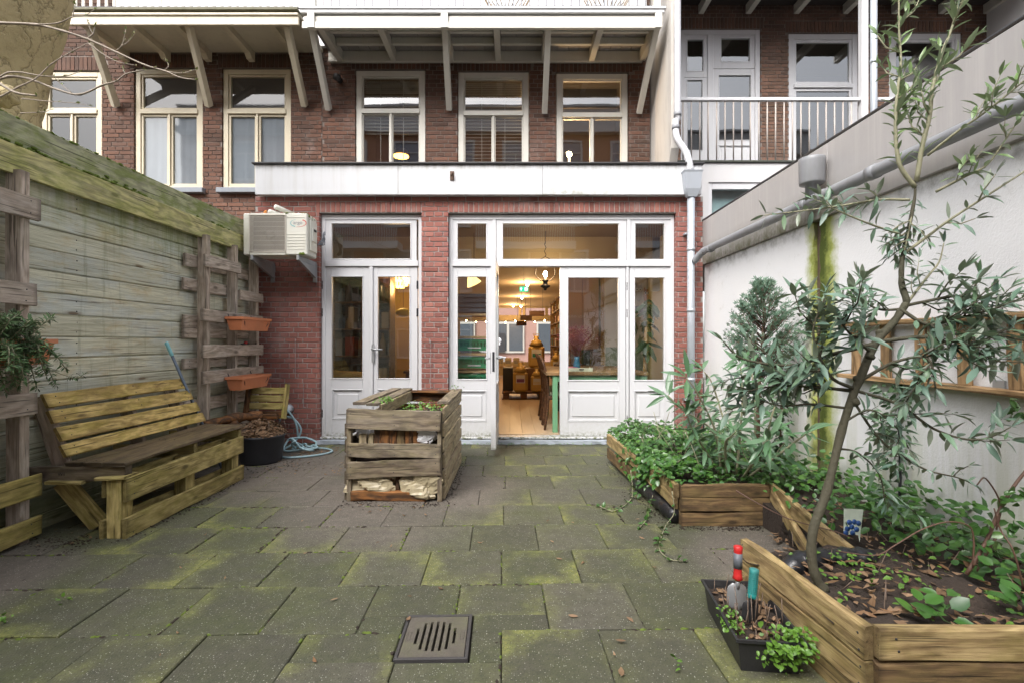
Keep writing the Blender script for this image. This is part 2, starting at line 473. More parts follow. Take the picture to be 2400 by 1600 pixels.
def fence_mat():
    t = NT("weathered pale fence wood"); v = t.shift(t.obj()); p = t.pos()
    g0 = t.noise(t.mapped(v, (.8, 14, 14)), 3.0, 6, .65, 1.0); g1 = t.noise(t.mapped(v, (2.0, 90, 90)), 2.0, 4, .7)
    pa = t.noise(t.mapped(v, (1.0, 2.5, 2.5)), 1.6, 6, .7); pb = t.noise(t.mapped(v, (1.3, 3, 3), (7, 2, 5)), 1.9, 6, .7)
    c = t.mix(t.ramp(g0, [(.36, 0.0), (.60, 1.0)]), (.40, .385, .28), (.64, .62, .47))
    c = t.mix(t.math('MULTIPLY', t.ramp(pa, [(.46, 0.0), (.64, 1.0)]), .75), c, t.mix(g0, (.40, .44, .42), (.64, .67, .64)))
    c = t.mix(t.math('MULTIPLY', t.ramp(pb, [(.54, 0.0), (.70, 1.0)]), .65), c, t.mix(g0, (.36, .26, .12), (.60, .46, .24)))
    c = t.mix(t.math('MULTIPLY', t.math('SUBTRACT', t.rnd(3.7), .3), .4, True), c, (.30, .31, .24))
    dr = t.noise(t.mapped(p, (4, 7, .6)), 1.8, 7, .72)
    c = t.mix(t.math('MULTIPLY', t.ramp(dr, [(.54, 0.0), (.70, 1.0)]), .55), c, (.17, .18, .10))
    c = t.mix(t.ramp(g1, [(.30, .55), (.46, 0.0)]), c, (.19, .16, .10))
    ck = t.noise(t.mapped(v, (1.1, 50, 50), (9, 1, 4)), 1.5, 3, .5)
    c = t.mix(t.math('MULTIPLY', t.ramp(ck, [(.34, 1.0), (.375, 0.0)]), .7), c, (.10, .08, .05))
    kv = t.n("TexVoronoi", out=0, Vector=t.mapped(v, (1.7, 7.5, 7.5)), Scale=1.0, Randomness=1.0)
    c = t.mix(t.math('MULTIPLY', t.ramp(kv, [(.06, 1.0), (.085, .45), (.12, .25), (.16, 0.0)]), .85), c, (.13, .085, .045))
    z = t.sep(p, 2)
    zm = t.n("MapRange", Value=z, i1=1.98, i2=2.45, i3=0.0, i4=1.0)
    c = t.mix(t.math('MULTIPLY', zm, t.ramp(t.math('ADD', t.math('MULTIPLY', dr, .6), t.math('MULTIPLY', pb, .4)), [(.38, 0.0), (.56, .95)])), c, t.mix(g1, (.11, .15, .02), (.26, .32, .06)))
    zl = t.n("MapRange", Value=z, i1=.75, i2=.1, i3=0.0, i4=1.0)
    c = t.mix(t.math('MULTIPLY', zl, t.ramp(pa, [(.25, .45), (.6, .95)])), c, t.mix(g0, (.05, .06, .02), (.13, .15, .045)))
    return t.fin(c, .8, t.bump(t.math('ADD', g1, g0), .5, .005), Specular_IOR_Level=.25)
M_['fence'] = fence_mat()
M_['fence_top'] = wood("mossy rail wood", (0.580, 0.522, 0.232), (0.348, 0.319, 0.145), (.20, .24, .03), .5, .2, (.09, .07, .05), grey=.25)
M_['fence_cap'] = wood("mossy cap wood", (0.405, 0.405, 0.240), (0.255, 0.255, 0.150), (.16, .21, .025), .7, .25, (.06, .055, .04), grey=.3)
M_['pallet'] = wood("grey pallet wood", (.56, .46, .37), (.36, .285, .22), (.16, .17, .05), .12, .3, (.08, .045, .03), grey=.35)
M_['pallet_low'] = wood("mossy pallet wood", (0.486, 0.378, 0.135), (0.311, 0.243, 0.081), (.2, .2, .03), .45, .3, (.06, .045, .02))
M_['bench'] = wood("yellow mossy bench wood", (.66, .48, .18), (.40, .275, .09), (.25, .21, .025), .5, .42, (.06, .035, .02))
M_['bench_skirt'] = wood("green bench wood", (.56, .45, .19), (.34, .265, .10), (.22, .20, .035), .5, .4, (.055, .04, .02))
M_['seat'] = wood("wet seat wood", (0.163, 0.119, 0.069), (0.094, 0.066, 0.041), (.16, .14, .04), .25, .5, (.03, .022, .018), rough=.55)
M_['compost'] = wood("weathered crate wood", (.27, .215, .145), (.135, .10, .07), (.15, .14, .04), .25, .5, (.028, .02, .014), grey=.18)
M_['compost_side'] = wood("pale crate wood", (0.468, 0.377, 0.234), (0.312, 0.240, 0.143), (.2, .19, .07), .2, .25, (.06, .04, .02), grey=.2)
M_['rot'] = wood("rotten wood", (.24, .10, .03), (.08, .038, .017), (.1, .09, .03), .1, .7, (.015, .01, .008))
M_['bed'] = wood("raised bed wood", (.42, .31, .15), (.25, .17, .08), (.19, .17, .03), .3, .45, (.045, .028, .015))
M_['bed_dark'] = wood("wet bed wood", (0.230, 0.149, 0.069), (0.127, 0.078, 0.039), (.12, .11, .03), .25, .6, (.02, .014, .009))
M_['ladder'] = wood("ladder wood", (.36, .23, .115), (.20, .12, .055), (.2, .18, .04), .1, .4, (.07, .045, .03))

# ------------------------------------------------------------------ special surfaces
def tile_mat():
    t = NT("mossy concrete paving"); o = t.obj(); p = t.pos(); v = t.shift(o, 53)
    r = t.rnd(1.0); r2 = t.rnd(5.3); r3 = t.rnd(11.7)
    n1 = t.noise(v, 5, 6, .65); n2 = t.noise(v, 60, 4, .7); nb = t.noise(p, .9, 5, .6); nf = t.noise(p, 16, 6, .7)
    base = t.mix(nf, (.036, .033, .028), (.15, .134, .112))
    base = t.mix(t.math('MULTIPLY', r, .65), base, (.040, .038, .032))
    # brown-pink bare patches by the crate, the bench and the near left corner
    x, y = t.sep(p, 0), t.sep(p, 1)
    def blob(cx, cy, sx, sy):
        dx = t.math('DIVIDE', t.math('SUBTRACT', x, cx), sx); dy = t.math('DIVIDE', t.math('SUBTRACT', y, cy), sy)
        d = t.math('ADD', t.math('MULTIPLY', dx, dx), t.math('MULTIPLY', dy, dy))
        return t.math('SUBTRACT', 1.0, d, True)
    bl = t.math('MAXIMUM', blob(-.9, 4.1, 1.2, 1.5), t.math('MAXIMUM', blob(-2.3, 4.9, 1.5, 1.3), t.math('MAXIMUM', blob(-2.9, 2.6, .7, .6), blob(1.5, 2.8, .6, .7))))
    bare = t.math('MULTIPLY', t.ramp(t.math('ADD', bl, t.math('MULTIPLY', t.math('SUBTRACT', nb, .5), 1.6)), [(.30, 0.0), (.85, 1.0)]), .8)
    # green film: grows from the joints inward, more on some slabs and on some sides than on others
    ax = t.math('ABSOLUTE', t.sep(o, 0)); ay = t.math('ABSOLUTE', t.sep(o, 1))
    e = t.math('MAXIMUM', ax, ay)
    e = t.math('ADD', e, t.math('MULTIPLY', t.math('SUBTRACT', n1, .5), .20))
    sides = t.noise(v, 2.6, 3, .5)
    edge = t.math('MULTIPLY', t.ramp(t.math('MULTIPLY', e, 4.6), [(.42, 0.0), (1.02, 1.0)]), t.math('MULTIPLY', t.ramp(sides, [(.42, 0.0), (.60, 1.0)]), t.ramp(r2, [(.25, .15), (.7, 1.0)])))
    gm = t.math('MULTIPLY', t.ramp(n1, [(.25, .25), (.70, 1.0)]), t.ramp(r3, [(.0, .55), (.6, 1.0)]))
    gm = t.math('MULTIPLY', gm, t.ramp(nb, [(.28, .6), (.6, 1.0)]))
    keep = t.math('SUBTRACT', 1.0, bare, True)
    base = t.mix(t.math('MULTIPLY', t.math('MULTIPLY', gm, keep), .9), base, t.mix(nf, (.033, .042, .017), (.105, .118, .045)))
    edge = t.math('MULTIPLY', edge, t.ramp(t.math('ADD', t.math('MULTIPLY', nf, .55), t.math('MULTIPLY', n2, .45)), [(.38, .25), (.58, 1.0)]))
    base = t.mix(t.math('MULTIPLY', t.math('MULTIPLY', edge, keep), .95), base, t.mix(nf, (.13, .145, .035), (.29, .295, .08)))
    base = t.mix(bare, base, t.mix(t.math('ADD', t.math('MULTIPLY', nf, .6), t.math('MULTIPLY', nb, .4)), (.032, .028, .023), (.235, .20, .168)))
    far = t.noise(p, 130, 2, .5)
    base = t.mix(t.math('MULTIPLY', t.ramp(far, [(.30, 1.0), (.44, 0.0)]), .55), base, (.03, .027, .022))
    vo = t.n("TexVoronoi", out=0, Vector=p, Scale=120.0, Randomness=1.0)
    vc = t.n("TexVoronoi", out=1, Vector=p, Scale=120.0, Randomness=1.0)
    sp = t.math('MULTIPLY', t.ramp(vo, [(.16, 1.0), (.34, 0.0)]), t.ramp(t.sep(vc, 0), [(.68, 0.0), (.98, 1.0)]))
    base = t.mix(t.math('MULTIPLY', sp, .85), base, (.46, .45, .39))
    h = t.math('ADD', t.math('MULTIPLY', n2, .7), t.math('MULTIPLY', vo, .5))
    return t.fin(base, t.math('ADD', .62, t.math('MULTIPLY', n1, .25)), t.bump(h, .6, .006), Specular_IOR_Level=.35)
M_['tile'] = tile_mat()

def stucco_mat():
    t = NT("stained white stucco"); p = t.pos(); y, z = t.sep(p, 1), t.sep(p, 2)
    n1 = t.noise(p, 1.5, 6, .65); n2 = t.noise(p, 90, 3, .6); n3 = t.noise(p, 9, 6, .7)
    st = t.noise(t.mapped(p, (5, 5, .35)), 1.4, 6, .7)
    c = t.mix(n1, (.66, .655, .665), (.74, .735, .74))
    c = t.mix(t.math('MULTIPLY', t.ramp(n3, [(.60, 0.0), (.78, 1.0)]), .35), c, (.36, .35, .30))
    # algae running down from the broken chase
    d = t.math('ABSOLUTE', t.math('SUBTRACT', y, t.math('ADD', 3.74, t.math('MULTIPLY', t.math('SUBTRACT', st, .5), .10))))
    d = t.math('ADD', d, t.math('MULTIPLY', t.math('SUBTRACT', n3, .5), .22))
    g = t.ramp(d, [(.10, 1.0), (.21, 0.0)])
    g2 = t.ramp(d, [(.02, 1.0), (.10, 0.0)])
    c = t.mix(t.math('MULTIPLY', g, .92), c, t.mix(n3, (.19, .23, .02), (.36, .40, .05)))
    c = t.mix(g2, c, t.mix(n3, (.035, .05, .012), (.10, .13, .02)))
    # weeping below the ladder and splash zone at the foot
    zl = t.n("MapRange", Value=z, i1=1.1, i2=.1, i3=0.0, i4=1.0)
    w = t.math('MULTIPLY', t.math('MULTIPLY', t.ramp(st, [(.42, 0.0), (.62, 1.0)]), zl), t.ramp(y, [(.3, 1.0), (1.0, 1.0)]))
    c = t.mix(t.math('MULTIPLY', w, .65), c, (.32, .34, .16))
    zf = t.n("MapRange", Value=z, i1=.55, i2=.15, i3=0.0, i4=1.0)
    c = t.mix(t.math('MULTIPLY', zf, t.ramp(n1, [(.3, .1), (.65, .8)])), c, (.24, .27, .14))
    zt = t.n("MapRange", Value=z, i1=2.02, i2=2.2, i3=0.0, i4=1.0)
    c = t.mix(t.math('MULTIPLY', t.math('MULTIPLY', zt, t.ramp(n3, [(.45, 0.0), (.65, 1.0)])), .7), c, (.10, .09, .06))
    return t.fin(c, .85, t.bump(t.math('ADD', n2, t.math('MULTIPLY', n3, .6)), .45, .006), Specular_IOR_Level=.25)
M_['stucco'] = stucco_mat()

def fascia_mat():
    t = NT("streaked grey fascia"); p = t.pos(); y, z = t.sep(p, 1), t.sep(p, 2)
    n1 = t.noise(p, 1.2, 6, .65); st = t.noise(t.mapped(p, (9, 9, .3)), 1.8, 6, .72); n3 = t.noise(p, 14, 6, .7)
    c = t.mix(n1, (.29, .275, .27), (.41, .39, .38))
    c = t.mix(t.math('MULTIPLY', t.ramp(st, [(.48, 0.0), (.7, 1.0)]), .35), c, (.50, .47, .45))
    zz = t.n("MapRange", Value=z, i1=2.46, i2=2.19, i3=0.0, i4=1.0)
    yy = t.n("MapRange", Value=y, i1=3.0, i2=3.9, i3=.12, i4=1.0)
    k = t.math('MULTIPLY', t.math('MULTIPLY', zz, yy), t.ramp(t.math('ADD', t.math('MULTIPLY', n3, .5), t.math('MULTIPLY', st, .5)), [(.36, 0.0), (.56, 1.0)]))
    c = t.mix(t.math('MULTIPLY', k, .9), c, t.mix(n3, (.03, .026, .015), (.11, .11, .03)))
    return t.fin(c, .6, t.bump(n3, .08, .01))
M_['fascia'] = fascia_mat()

def parapet_mat():
    t = NT("stained white fascia panel"); p = t.pos(); z = t.sep(p, 2); x = t.sep(p, 0)
    n1 = t.noise(p, 1.3, 6, .65); n3 = t.noise(p, 16, 6, .7); st = t.noise(t.mapped(p, (7, 7, .4)), 1.5, 6, .7)
    c = t.mix(n1, (.52, .53, .55), (.59, .595, .61))
    zz = t.n("MapRange", Value=z, i1=3.16, i2=3.0, i3=0.0, i4=1.0)
    xx = t.n("MapRange", Value=t.math('ABSOLUTE', t.math('SUBTRACT', x, .75)), i1=.75, i2=.1, i3=.1, i4=1.0)
    k = t.math('MULTIPLY', t.math('MULTIPLY', zz, xx), t.ramp(n3, [(.42, 0.0), (.66, 1.0)]))
    c = t.mix(t.math('MULTIPLY', k, .8), c, (.22, .21, .13))
    c = t.mix(t.math('MULTIPLY', t.ramp(st, [(.48, 0.0), (.68, 1.0)]), .45), c, (.44, .43, .41))
    zt = t.n('MapRange', Value=z, i1=3.28, i2=3.37, i3=0.0, i4=1.0)
    c = t.mix(t.math('MULTIPLY', t.math('MULTIPLY', zt, t.ramp(t.math('ADD', t.math('MULTIPLY', st, .6), t.math('MULTIPLY', n3, .4)), [(.42, 0.0), (.6, 1.0)])), .6), c, (.20, .19, .16))
    return t.fin(c, .5, t.bump(n3, .05, .01))
M_['parapet'] = parapet_mat()

def door_mat():
    t = NT("white door paint"); p = t.pos(); z = t.sep(p, 2)
    n1 = t.noise(p, 2.2, 6, .65); n3 = t.noise(p, 30, 6, .7)
    c = t.mix(n1, (.53, .535, .555), (.60, .60, .615))
    zz = t.n("MapRange", Value=z, i1=.5, i2=.08, i3=0.0, i4=1.0)
    k = t.math('MULTIPLY', zz, t.ramp(t.math('ADD', t.math('MULTIPLY', n3, .6), t.math('MULTIPLY', n1, .4)), [(.38, 0.0), (.66, 1.0)]))
    c = t.mix(t.math('MULTIPLY', k, .5), c, (.36, .35, .28))
    z2 = t.n("MapRange", Value=z, i1=.15, i2=.06, i3=0.0, i4=1.0)
    c = t.mix(t.math('MULTIPLY', z2, t.ramp(n3, [(.46, 0.0), (.58, 1.0)])), c, (.10, .11, .04))
    return t.fin(c, .38, t.bump(n3, .03, .01))
M_['door'] = door_mat()

# ------------------------------------------------------------------ ground and paving
m = MB(); m.box(-40, 40, -40, 60, -.6, -.030)
m.build('ground', plain("joint sand", (.045, .036, .026), .95, .5, 20, .3, (.05, .06, .02), .6), kind='structure')
pav = link(bpy.data.objects.new('pavement', None), None, Matrix.Identity(4), kind='structure')
ANG = radians(1.25)
TR = Matrix.Rotation(ANG, 4, 'Z')
TW, TH = .418, .4075
COVER = (-.425, -.132, 1.932, 2.248)      # drain cover: x0, x1, y0, y1 in the paving's own frame (before its turn)
def tile_mesh(w, h):
    m = MB(); g, c, t = .0016, .0045, .06
    a, b = w / 2 - g, h / 2 - g
    vs = [(-a, -b, -t), (a, -b, -t), (a, b, -t), (-a, b, -t), (-a, -b, -c), (a, -b, -c), (a, b, -c), (-a, b, -c),
          (-a + c, -b + c, 0), (a - c, -b + c, 0), (a - c, b - c, 0), (-a + c, b - c, 0)]
    fs = [(8, 9, 10, 11)] + [(i, (i + 1) % 4, (i + 1) % 4 + 4, i + 4) for i in range(4)] + [(i + 4, (i + 1) % 4 + 4, (i + 1) % 4 + 8, i + 8) for i in range(4)]
    return m.add(vs, fs).mesh('tile', M_['tile'])
full = tile_mesh(TW, TH)
def rect_sub(r, q):
    x0, x1, y0, y1 = r; a0, a1, b0, b1 = q
    if a0 >= x1 or a1 <= x0 or b0 >= y1 or b1 <= y0: return [r]
    out = []
    if b1 < y1: out.append((x0, x1, b1, y1))
    if b0 > y0: out.append((x0, x1, y0, b0))
    m0, m1 = max(y0, b0), min(y1, b1)
    if a0 > x0: out.append((x0, a0, m0, m1))
    if a1 < x1: out.append((a1, x1, m0, m1))
    return [r for r in out if r[1] - r[0] > .03 and r[3] - r[2] > .03]
CV = (COVER[0] - .006, COVER[1] + .006, COVER[2] - .006, COVER[3] + .006)
for k in range(-3, 10):
    y0 = 2.125 + TH * k
    off = (-.213 if k % 2 == 0 else -.002) + R.uniform(-.012, .012)
    for i in range(-9, 8):
        x0 = off + TW * i + (k * .006)
        for r in rect_sub((x0, x0 + TW, y0, y0 + TH), CV):
            cx, cy = (r[0] + r[1]) / 2, (r[2] + r[3]) / 2
            if not -3.45 < cx < 2.5 or cy > 6.05: continue
            w, h = r[1] - r[0], r[3] - r[2]
            me = full if abs(w - TW) + abs(h - TH) < 1e-6 else tile_mesh(w, h)
            Mt = TR @ Matrix.Translation((cx, cy, R.uniform(-.004, .004))) @ Matrix.Rotation(R.uniform(-.006, .006), 4, 'X') @ Matrix.Rotation(R.uniform(-.006, .006), 4, 'Y') @ Matrix.Rotation(R.uniform(-.004, .004), 4, 'Z')
            share('tile', me, pav, Mt)

m = MB(); mt = MB()
for k in range(-1, 9):
    y0 = 2.125 + TH * k
    for _ in range(210):
        x = R.uniform(-3.0, 1.6)
        if CV[0] - .02 < x < CV[1] + .02 and abs(y0 - 2.1) < .25: continue
        if sin(x * 3.1 + k * 2.3) + sin(x * 7.7 - k) < -.2: continue
        q = TR @ Vector((x, y0 + R.gauss(0, .006), -.006)); ico(m if R.random() < .5 else mt, q, R.uniform(.004, .012), sq=(1.7, .9, .75), jit=.35, n=6, k=3)
    off = (-.213 if k % 2 == 0 else -.002)
    for i in range(-7, 5):
        for _ in range(int(max(0, R.gauss(9, 9)))):
            q = TR @ Vector((off + TW * i + k * .006 + R.gauss(0, .006), y0 + R.uniform(0, TH), -.006)); ico(m if R.random() < .5 else mt, q, R.uniform(.004, .011), sq=(.9, 1.7, .75), jit=.35, n=6, k=3)
m.build('joint_moss', M_['moss'], pav, kind='stuff'); mt.build('joint_dirt', M_['soil'], pav, kind='stuff')

# ------------------------------------------------------------------ brickwork
def sub_iv(iv, a, b):
    out = []
    for x0, x1 in iv:
        if b <= x0 or a >= x1: out.append((x0, x1)); continue
        if a > x0: out.append((x0, a))
        if b < x1: out.append((b, x1))
    return out

def brick_wall(parent, X0, X1, Z0, Z1, Y, openings, soldiers, mat, mortar, vis, npart=300, L=.21, H=.050, J=.0115, depth=.10, seed=1):
    rr = random.Random(seed)
    # mortar core
    ops = [(a - .006, b + .006, c - .006, d + .006) for a, b, c, d in openings]
    xs = sorted({X0, X1, *[v for o in ops for v in o[:2] if X0 < v < X1]})
    m = MB()
    for a, b in zip(xs, xs[1:]):
        iv = [(Z0, Z1)]
        for o in ops:
            if o[0] < (a + b) / 2 < o[1]: iv = sub_iv(iv, o[2], o[3])
        for c, d in iv: m.box(a, b, Y + .006, Y + depth - .004, c, d)
    core = m.build('wall', mortar, parent)
    rows, P = [], H + J
    z = Z0 + J
    k = 0
    while z + H < Z1 + .02:
        rows.append((z, min(z + H, Z1), k)); z += P; k += 1
    bl = []
    for za, zb, k in rows:
        iv = [(X0, X1)]
        for a, b, c, d in openings:
            if min(zb, d) - max(za, c) > (zb - za) * .3: iv = sub_iv(iv, a, b)
        for a, b, c, d in soldiers:
            if min(zb, d) - max(za, c) > (zb - za) * .3: iv = sub_iv(iv, a, b)
        unit = L if k % 2 == 0 else (L - J) / 2
        o = (X0 + (0, .055, .11, .055)[k % 4] - .3)
        x = o
        while x < X1:
            for a, b in iv:
                p, q = max(x, a + J * .4), min(x + unit, b - J * .4)
                if q - p > .022: bl.append((p, q, za, zb))
            x += unit + J
    for a, b, c, d in soldiers:
        x = a + J * .5
        while x + .03 < b:
            q = min(x + H, b - J * .3); bl.append((x, q, c + J * .6, d - J * .3)); x += H + J
    sc = lambda b: (b[1] - b[0]) * (b[3] - b[2]) * (1.0 if vis((b[0] + b[1]) / 2, (b[2] + b[3]) / 2) else 1e-4) * rr.uniform(.97, 1.03)
    bl.sort(key=sc, reverse=True)
    cache = {}
    for p, q, c, d in bl[:npart]:
        key = (round(q - p, 3), round(d - c, 3))
        if key not in cache:
            mm = MB(); w, h = key; mm.box(-w / 2, w / 2, 0, depth - .012, -h / 2, h / 2, None, .003, 0.0)
            cache[key] = mm.mesh('brick', mat)
        Mb = Matrix.Translation(((p + q) / 2, Y - rr.uniform(0, .004), (c + d) / 2)) @ Matrix.Rotation(rr.uniform(-.008, .008), 4, 'Y') @ Matrix.Rotation(rr.uniform(-.01, .01), 4, 'Z')
        share('brick', cache[key], core, Mb)
    m = MB()
    for p, q, c, d in bl[npart:]:
        e = rr.uniform(0, .004)
        m.box(p, q, Y - e, Y + depth - .012, c, d, None, 0, rr.random())
    if m.v: m.build('brickwork', mat, core, kind='stuff')
    return core

def in_frame(Y):
    def f(x, z):
        a, b = PX(Vector((x, Y, z)))
        return -20 < a < 2420 and -20 < b < 1620
    return f

# ------------------------------------------------------------------ rear extension with its doors
YF = 6.0
ext = thing('rear_extension', 'red brick ground floor extension with white glazed doors and a white fascia', 'building', (-.4, 6.0, 0))
LO = (-2.353, -1.111, 0.0, 2.815); RO = (-.777, 2.003, 0.0, 2.815)
f_ = in_frame(YF)
brick_wall(ext, -3.14, 2.337, 0.0, 3.02, YF, [LO, RO], [(LO[0] - .05, LO[1] + .0, 2.82, 2.955), (RO[0] - .0, RO[1] + .05, 2.82, 2.955)],
           M_['brick_red'], M_['mortar'], lambda x, z: f_(x, z) and not (x < -2.4 and 2.2 < z < 2.7), seed=3, depth=.11)
m = MB()
m.box(-3.14, -3.0, 6.112, 7.0, 0, 3.02); m.box(2.2, 2.337, 6.112, 7.0, 0, 3.02)
m.build('side_wall', M_['brick_red'], ext)
for a, b in ((-3.09, -1.372), (-1.369, .368), (.371, 2.28)):
    MB().box(a, b, 5.90, 5.985, 3.012, 3.372, None, .003).build('fascia_panel', M_['parapet'], ext)
m = MB(); m.box(-3.12, 2.31, 5.87, 6.06, 3.375, 3.395, None, .004); m.box(-3.12, 2.31, 6.06, 6.98, 3.30, 3.36)
m.build('roof', plain("roof felt", (.035, .033, .035), .6, .3), ext)
m = MB(); m.tube([(-.72, 5.90, 3.27), (-.72, 5.86, 3.27), (-.72, 5.85, 3.22)], .012, 6); m.box(-.745, -.695, 5.892, 5.899, 3.18, 3.29)
m.build('hook', plain("rust", (.10, .06, .04), .8, .4), ext)

YD = 6.07
def dx(o): return (o * 1.0204 - 1200) / F * YD
def dz(o): return CH - (o * 1.0204 - 800) / F * YD
def pane(parent, x0, x1, z0, z1, Y, mat='glass'):
    return MB().add([(x0, Y, z0), (x1, Y, z0), (x1, Y, z1), (x0, Y, z1)], [(0, 1, 2, 3)]).build('pane', M_[mat], parent)
def bead(m, x0, x1, z0, z1, y0, y1, w=.014):
    """a thin raised moulding round a rectangle"""
    m.box(x0 - w, x1 + w, y0, y1, z1, z1 + w, None, .003); m.box(x0 - w, x1 + w, y0, y1, z0 - w, z0, None, .003)
    m.box(x0 - w, x0, y0, y1, z0, z1, None, .003); m.box(x1, x1 + w, y0, y1, z0, z1, None, .003)
def leaf(parent, x0, x1, z0, z1, Y, glass, panel, name='door', th=.05, M=None, mat='door'):
    """a panelled glazed leaf: stiles, rails, bead, raised panel; its front face at Y"""
    gx0, gx1, gz0, gz1 = glass
    m = MB(); y0, y1 = Y, Y + th; c = .003
    m.box(x0, gx0, y0, y1, z0, z1, M, c); m.box(gx1, x1, y0, y1, z0, z1, M, c)
    m.box(gx0, gx1, y0, y1, gz1, z1, M, c)
    if panel:
        px0, px1, pz0, pz1 = panel
        m.box(gx0, gx1, y0, y1, pz1, gz0, M, c); m.box(gx0, gx1, y0, y1, z0, pz0, M, c)
        m.box(gx0 - .001, gx1 + .001, y0 + .018, y1 - .01, pz0 - .001, pz1 + .001, M)
        if px0 > gx0 + .004: m.box(gx0, px0, y0, y0 + .03, pz0, pz1, M, c)
        if px1 < gx1 - .004: m.box(px1, gx1, y0, y0 + .03, pz0, pz1, M, c)
        m.box(px0 + .045, px1 - .045, y0 + .007, y0 + .03, pz0 + .045, pz1 - .045, M, .010)
        mm = MB(); bead(mm, px0 + .012, px1 - .012, pz0 + .012, pz1 - .012, y0 + .004, y0 + .018, .012)
        m.add(mm.v, mm.f, M)
        mm = MB(); bead(mm, px0, px1, pz0, pz1, y0 - .006, y0 + .002, .012); m.add(mm.v, mm.f, M)
    else:
        m.box(gx0, gx1, y0, y1, z0, gz0, M, c)
    mm = MB(); bead(mm, gx0 + .002, gx1 - .002, gz0 + .002, gz1 - .002, y0 - .007, y0 + .012, .016); m.add(mm.v, mm.f, M)
    o = m.build(name, M_[mat], parent)
    MB().add([(gx0, Y + .022, gz0), (gx1, Y + .022, gz0), (gx1, Y + .022, gz1), (gx0, Y + .022, gz1)], [(0, 1, 2, 3)], M).build('pane', M_['glass'], o)
    return o
def hinge(parent, x, z, Y):
    m = MB()
    for k in range(3): m.tube([(x, Y - .006, z - .05 + k * .034), (x, Y - .006, z - .05 + k * .034 + .031)], .008, 7)
    m.box(x - .012, x + .012, Y - .004, Y - .0005, z - .05, z + .05)
    m.build('hinge', M_['black_metal'], parent)
def lever(parent, x, z, Y, s=1, M=None):
    m = MB()
    m.box(x - .017, x + .017, Y - .009, Y - .0005, z - .145, z + .085, M, .004)
    mt = (lambda v: M @ Vector(v)) if M is not None else Vector
    m.tube([mt((x, Y - .005, z + .02)), mt((x, Y - .055, z + .02)), mt((x + s * .02, Y - .062, z + .02)), mt((x + s * .13, Y - .062, z + .015))], .010, 8)
    m.build('handle', M_['steel'], parent)

ZT, ZB = dz(606), dz(1000)             # transom line, threshold line
ZTOP = 2.80
def frame_part(xs, x0, x1):
    """outer frame, mullions (xs) and transom of one door set"""
    m = MB(); c = .003; y0, y1 = YD - .01, YD + .10
    m.box(x0, x0 + .045, y0, y1, .05, ZTOP + .01, None, c); m.box(x1 - .045, x1, y0, y1, .05, ZTOP + .01, None, c)
    m.box(x0 + .045, x1 - .045, y0, y1, ZTOP - .05, ZTOP + .01, None, c)
    m.box(x0 + .045, x1 - .045, y0 - .012, y1, ZT - .035, ZT + .035, None, c)
    m.box(x0 + .045, x1 - .045, y0 - .008, y0 - .0001, ZT - .006, ZT + .030, None, .002)
    for x in xs:
        m.box(x - .024, x + .024, y0, y1, ZT + .035, ZTOP - .05, None, c)
    return m
# left set: a pair of closed doors under one fanlight
m = frame_part([], LO[0], LO[1]); m.build('door_frame', M_['door'], ext)
leaf(ext, dx(744), dx(957), ZT + .036, ZTOP - .051, YD, (dx(762), dx(943), dz(595), dz(514)), None, 'fanlight')
L1 = leaf(ext, dx(741), dx(849), ZB, ZT - .037, YD, (dx(762), dx(833), dz(868), dz(636)), (dx(764), dx(832), dz(960), dz(895)))
L2 = leaf(ext, dx(857), dx(959), ZB, ZT - .037, YD, (dx(868), dx(941), dz(868), dz(636)), (dx(869), dx(940), dz(960), dz(895)))
MB().box(dx(849.5), dx(857.5), YD - .022, YD - .001, ZB, ZT - .038, None, .003).build('astragal', M_['door'], L2)
for z in (655, 718, 948): hinge(L1, dx(741), dz(z), YD)
for z in (655, 718): hinge(L2, dx(959), dz(z), YD)
lever(L2, dx(858), dz(805), YD - .02, 1)
# right set: fixed light, open door, closed door, fixed light
m = frame_part([dx(1135), dx(1444)], RO[0], RO[1])
for x in (dx(1135), dx(1441)): m.box(x - .016, x + .016, YD - .012, YD + .08, .07, ZT - .036, None, .003)
m.build('door_frame', M_['door'], ext)
for a, b, g0, g1 in ((1036, 1131, 1051, 1117), (1140, 1439, 1155, 1421), (1449, 1543, 1459, 1526)):
    leaf(ext, dx(a), dx(b), ZT + .036, ZTOP - .051, YD, (dx(g0), dx(g1), dz(596), dz(514)), None, 'fanlight')
S1 = leaf(ext, dx(1037), dx(1131), ZB, ZT - .037, YD, (dx(1051), dx(1117), dz(870), dz(636)), (dx(1052), dx(1116), dz(965), dz(898)), 'side_light')
D2 = leaf(ext, dx(1286), dx(1437), ZB, ZT - .037, YD, (dx(1305), dx(1420), dz(872), dz(638)), (dx(1305), dx(1420), dz(965), dz(898)))
S2 = leaf(ext, dx(1446), dx(1543), ZB, ZT - .037, YD, (dx(1458), dx(1525), dz(872), dz(638)), (dx(1458), dx(1525), dz(965), dz(898)), 'side_light')
for z in (658, 720, 962): hinge(D2, dx(1440), dz(z), YD)
# the open leaf, swung out square to the wall
hx = dx(1141)
MO = Matrix.Translation((hx + .0, YD - .03, 0)) @ Matrix.Rotation(radians(-90.8), 4, 'Z')
D1 = leaf(ext, .0, .775, ZB + .005, ZT - .037, -.027, (.10, .675, dz(872), dz(638)), (.10, .675, dz(965), dz(898)), 'door', .054, MO)
D1["label"] = "white glazed door leaf standing open"
lever(D1, .725, 1.05, -.027, -1, MO)
mm = MB(); mm.box(.7755, .779, -.012, .012, .93, 1.14, MO); mm.build('lock_plate', M_['black_metal'], D1)
m = MB()
m.tube([MO @ Vector((.725, .03, 1.07)), MO @ Vector((.725, .085, 1.07)), MO @ Vector((.62, .088, 1.065))], .010, 8)
m.build('handle', M_['steel'], D1)
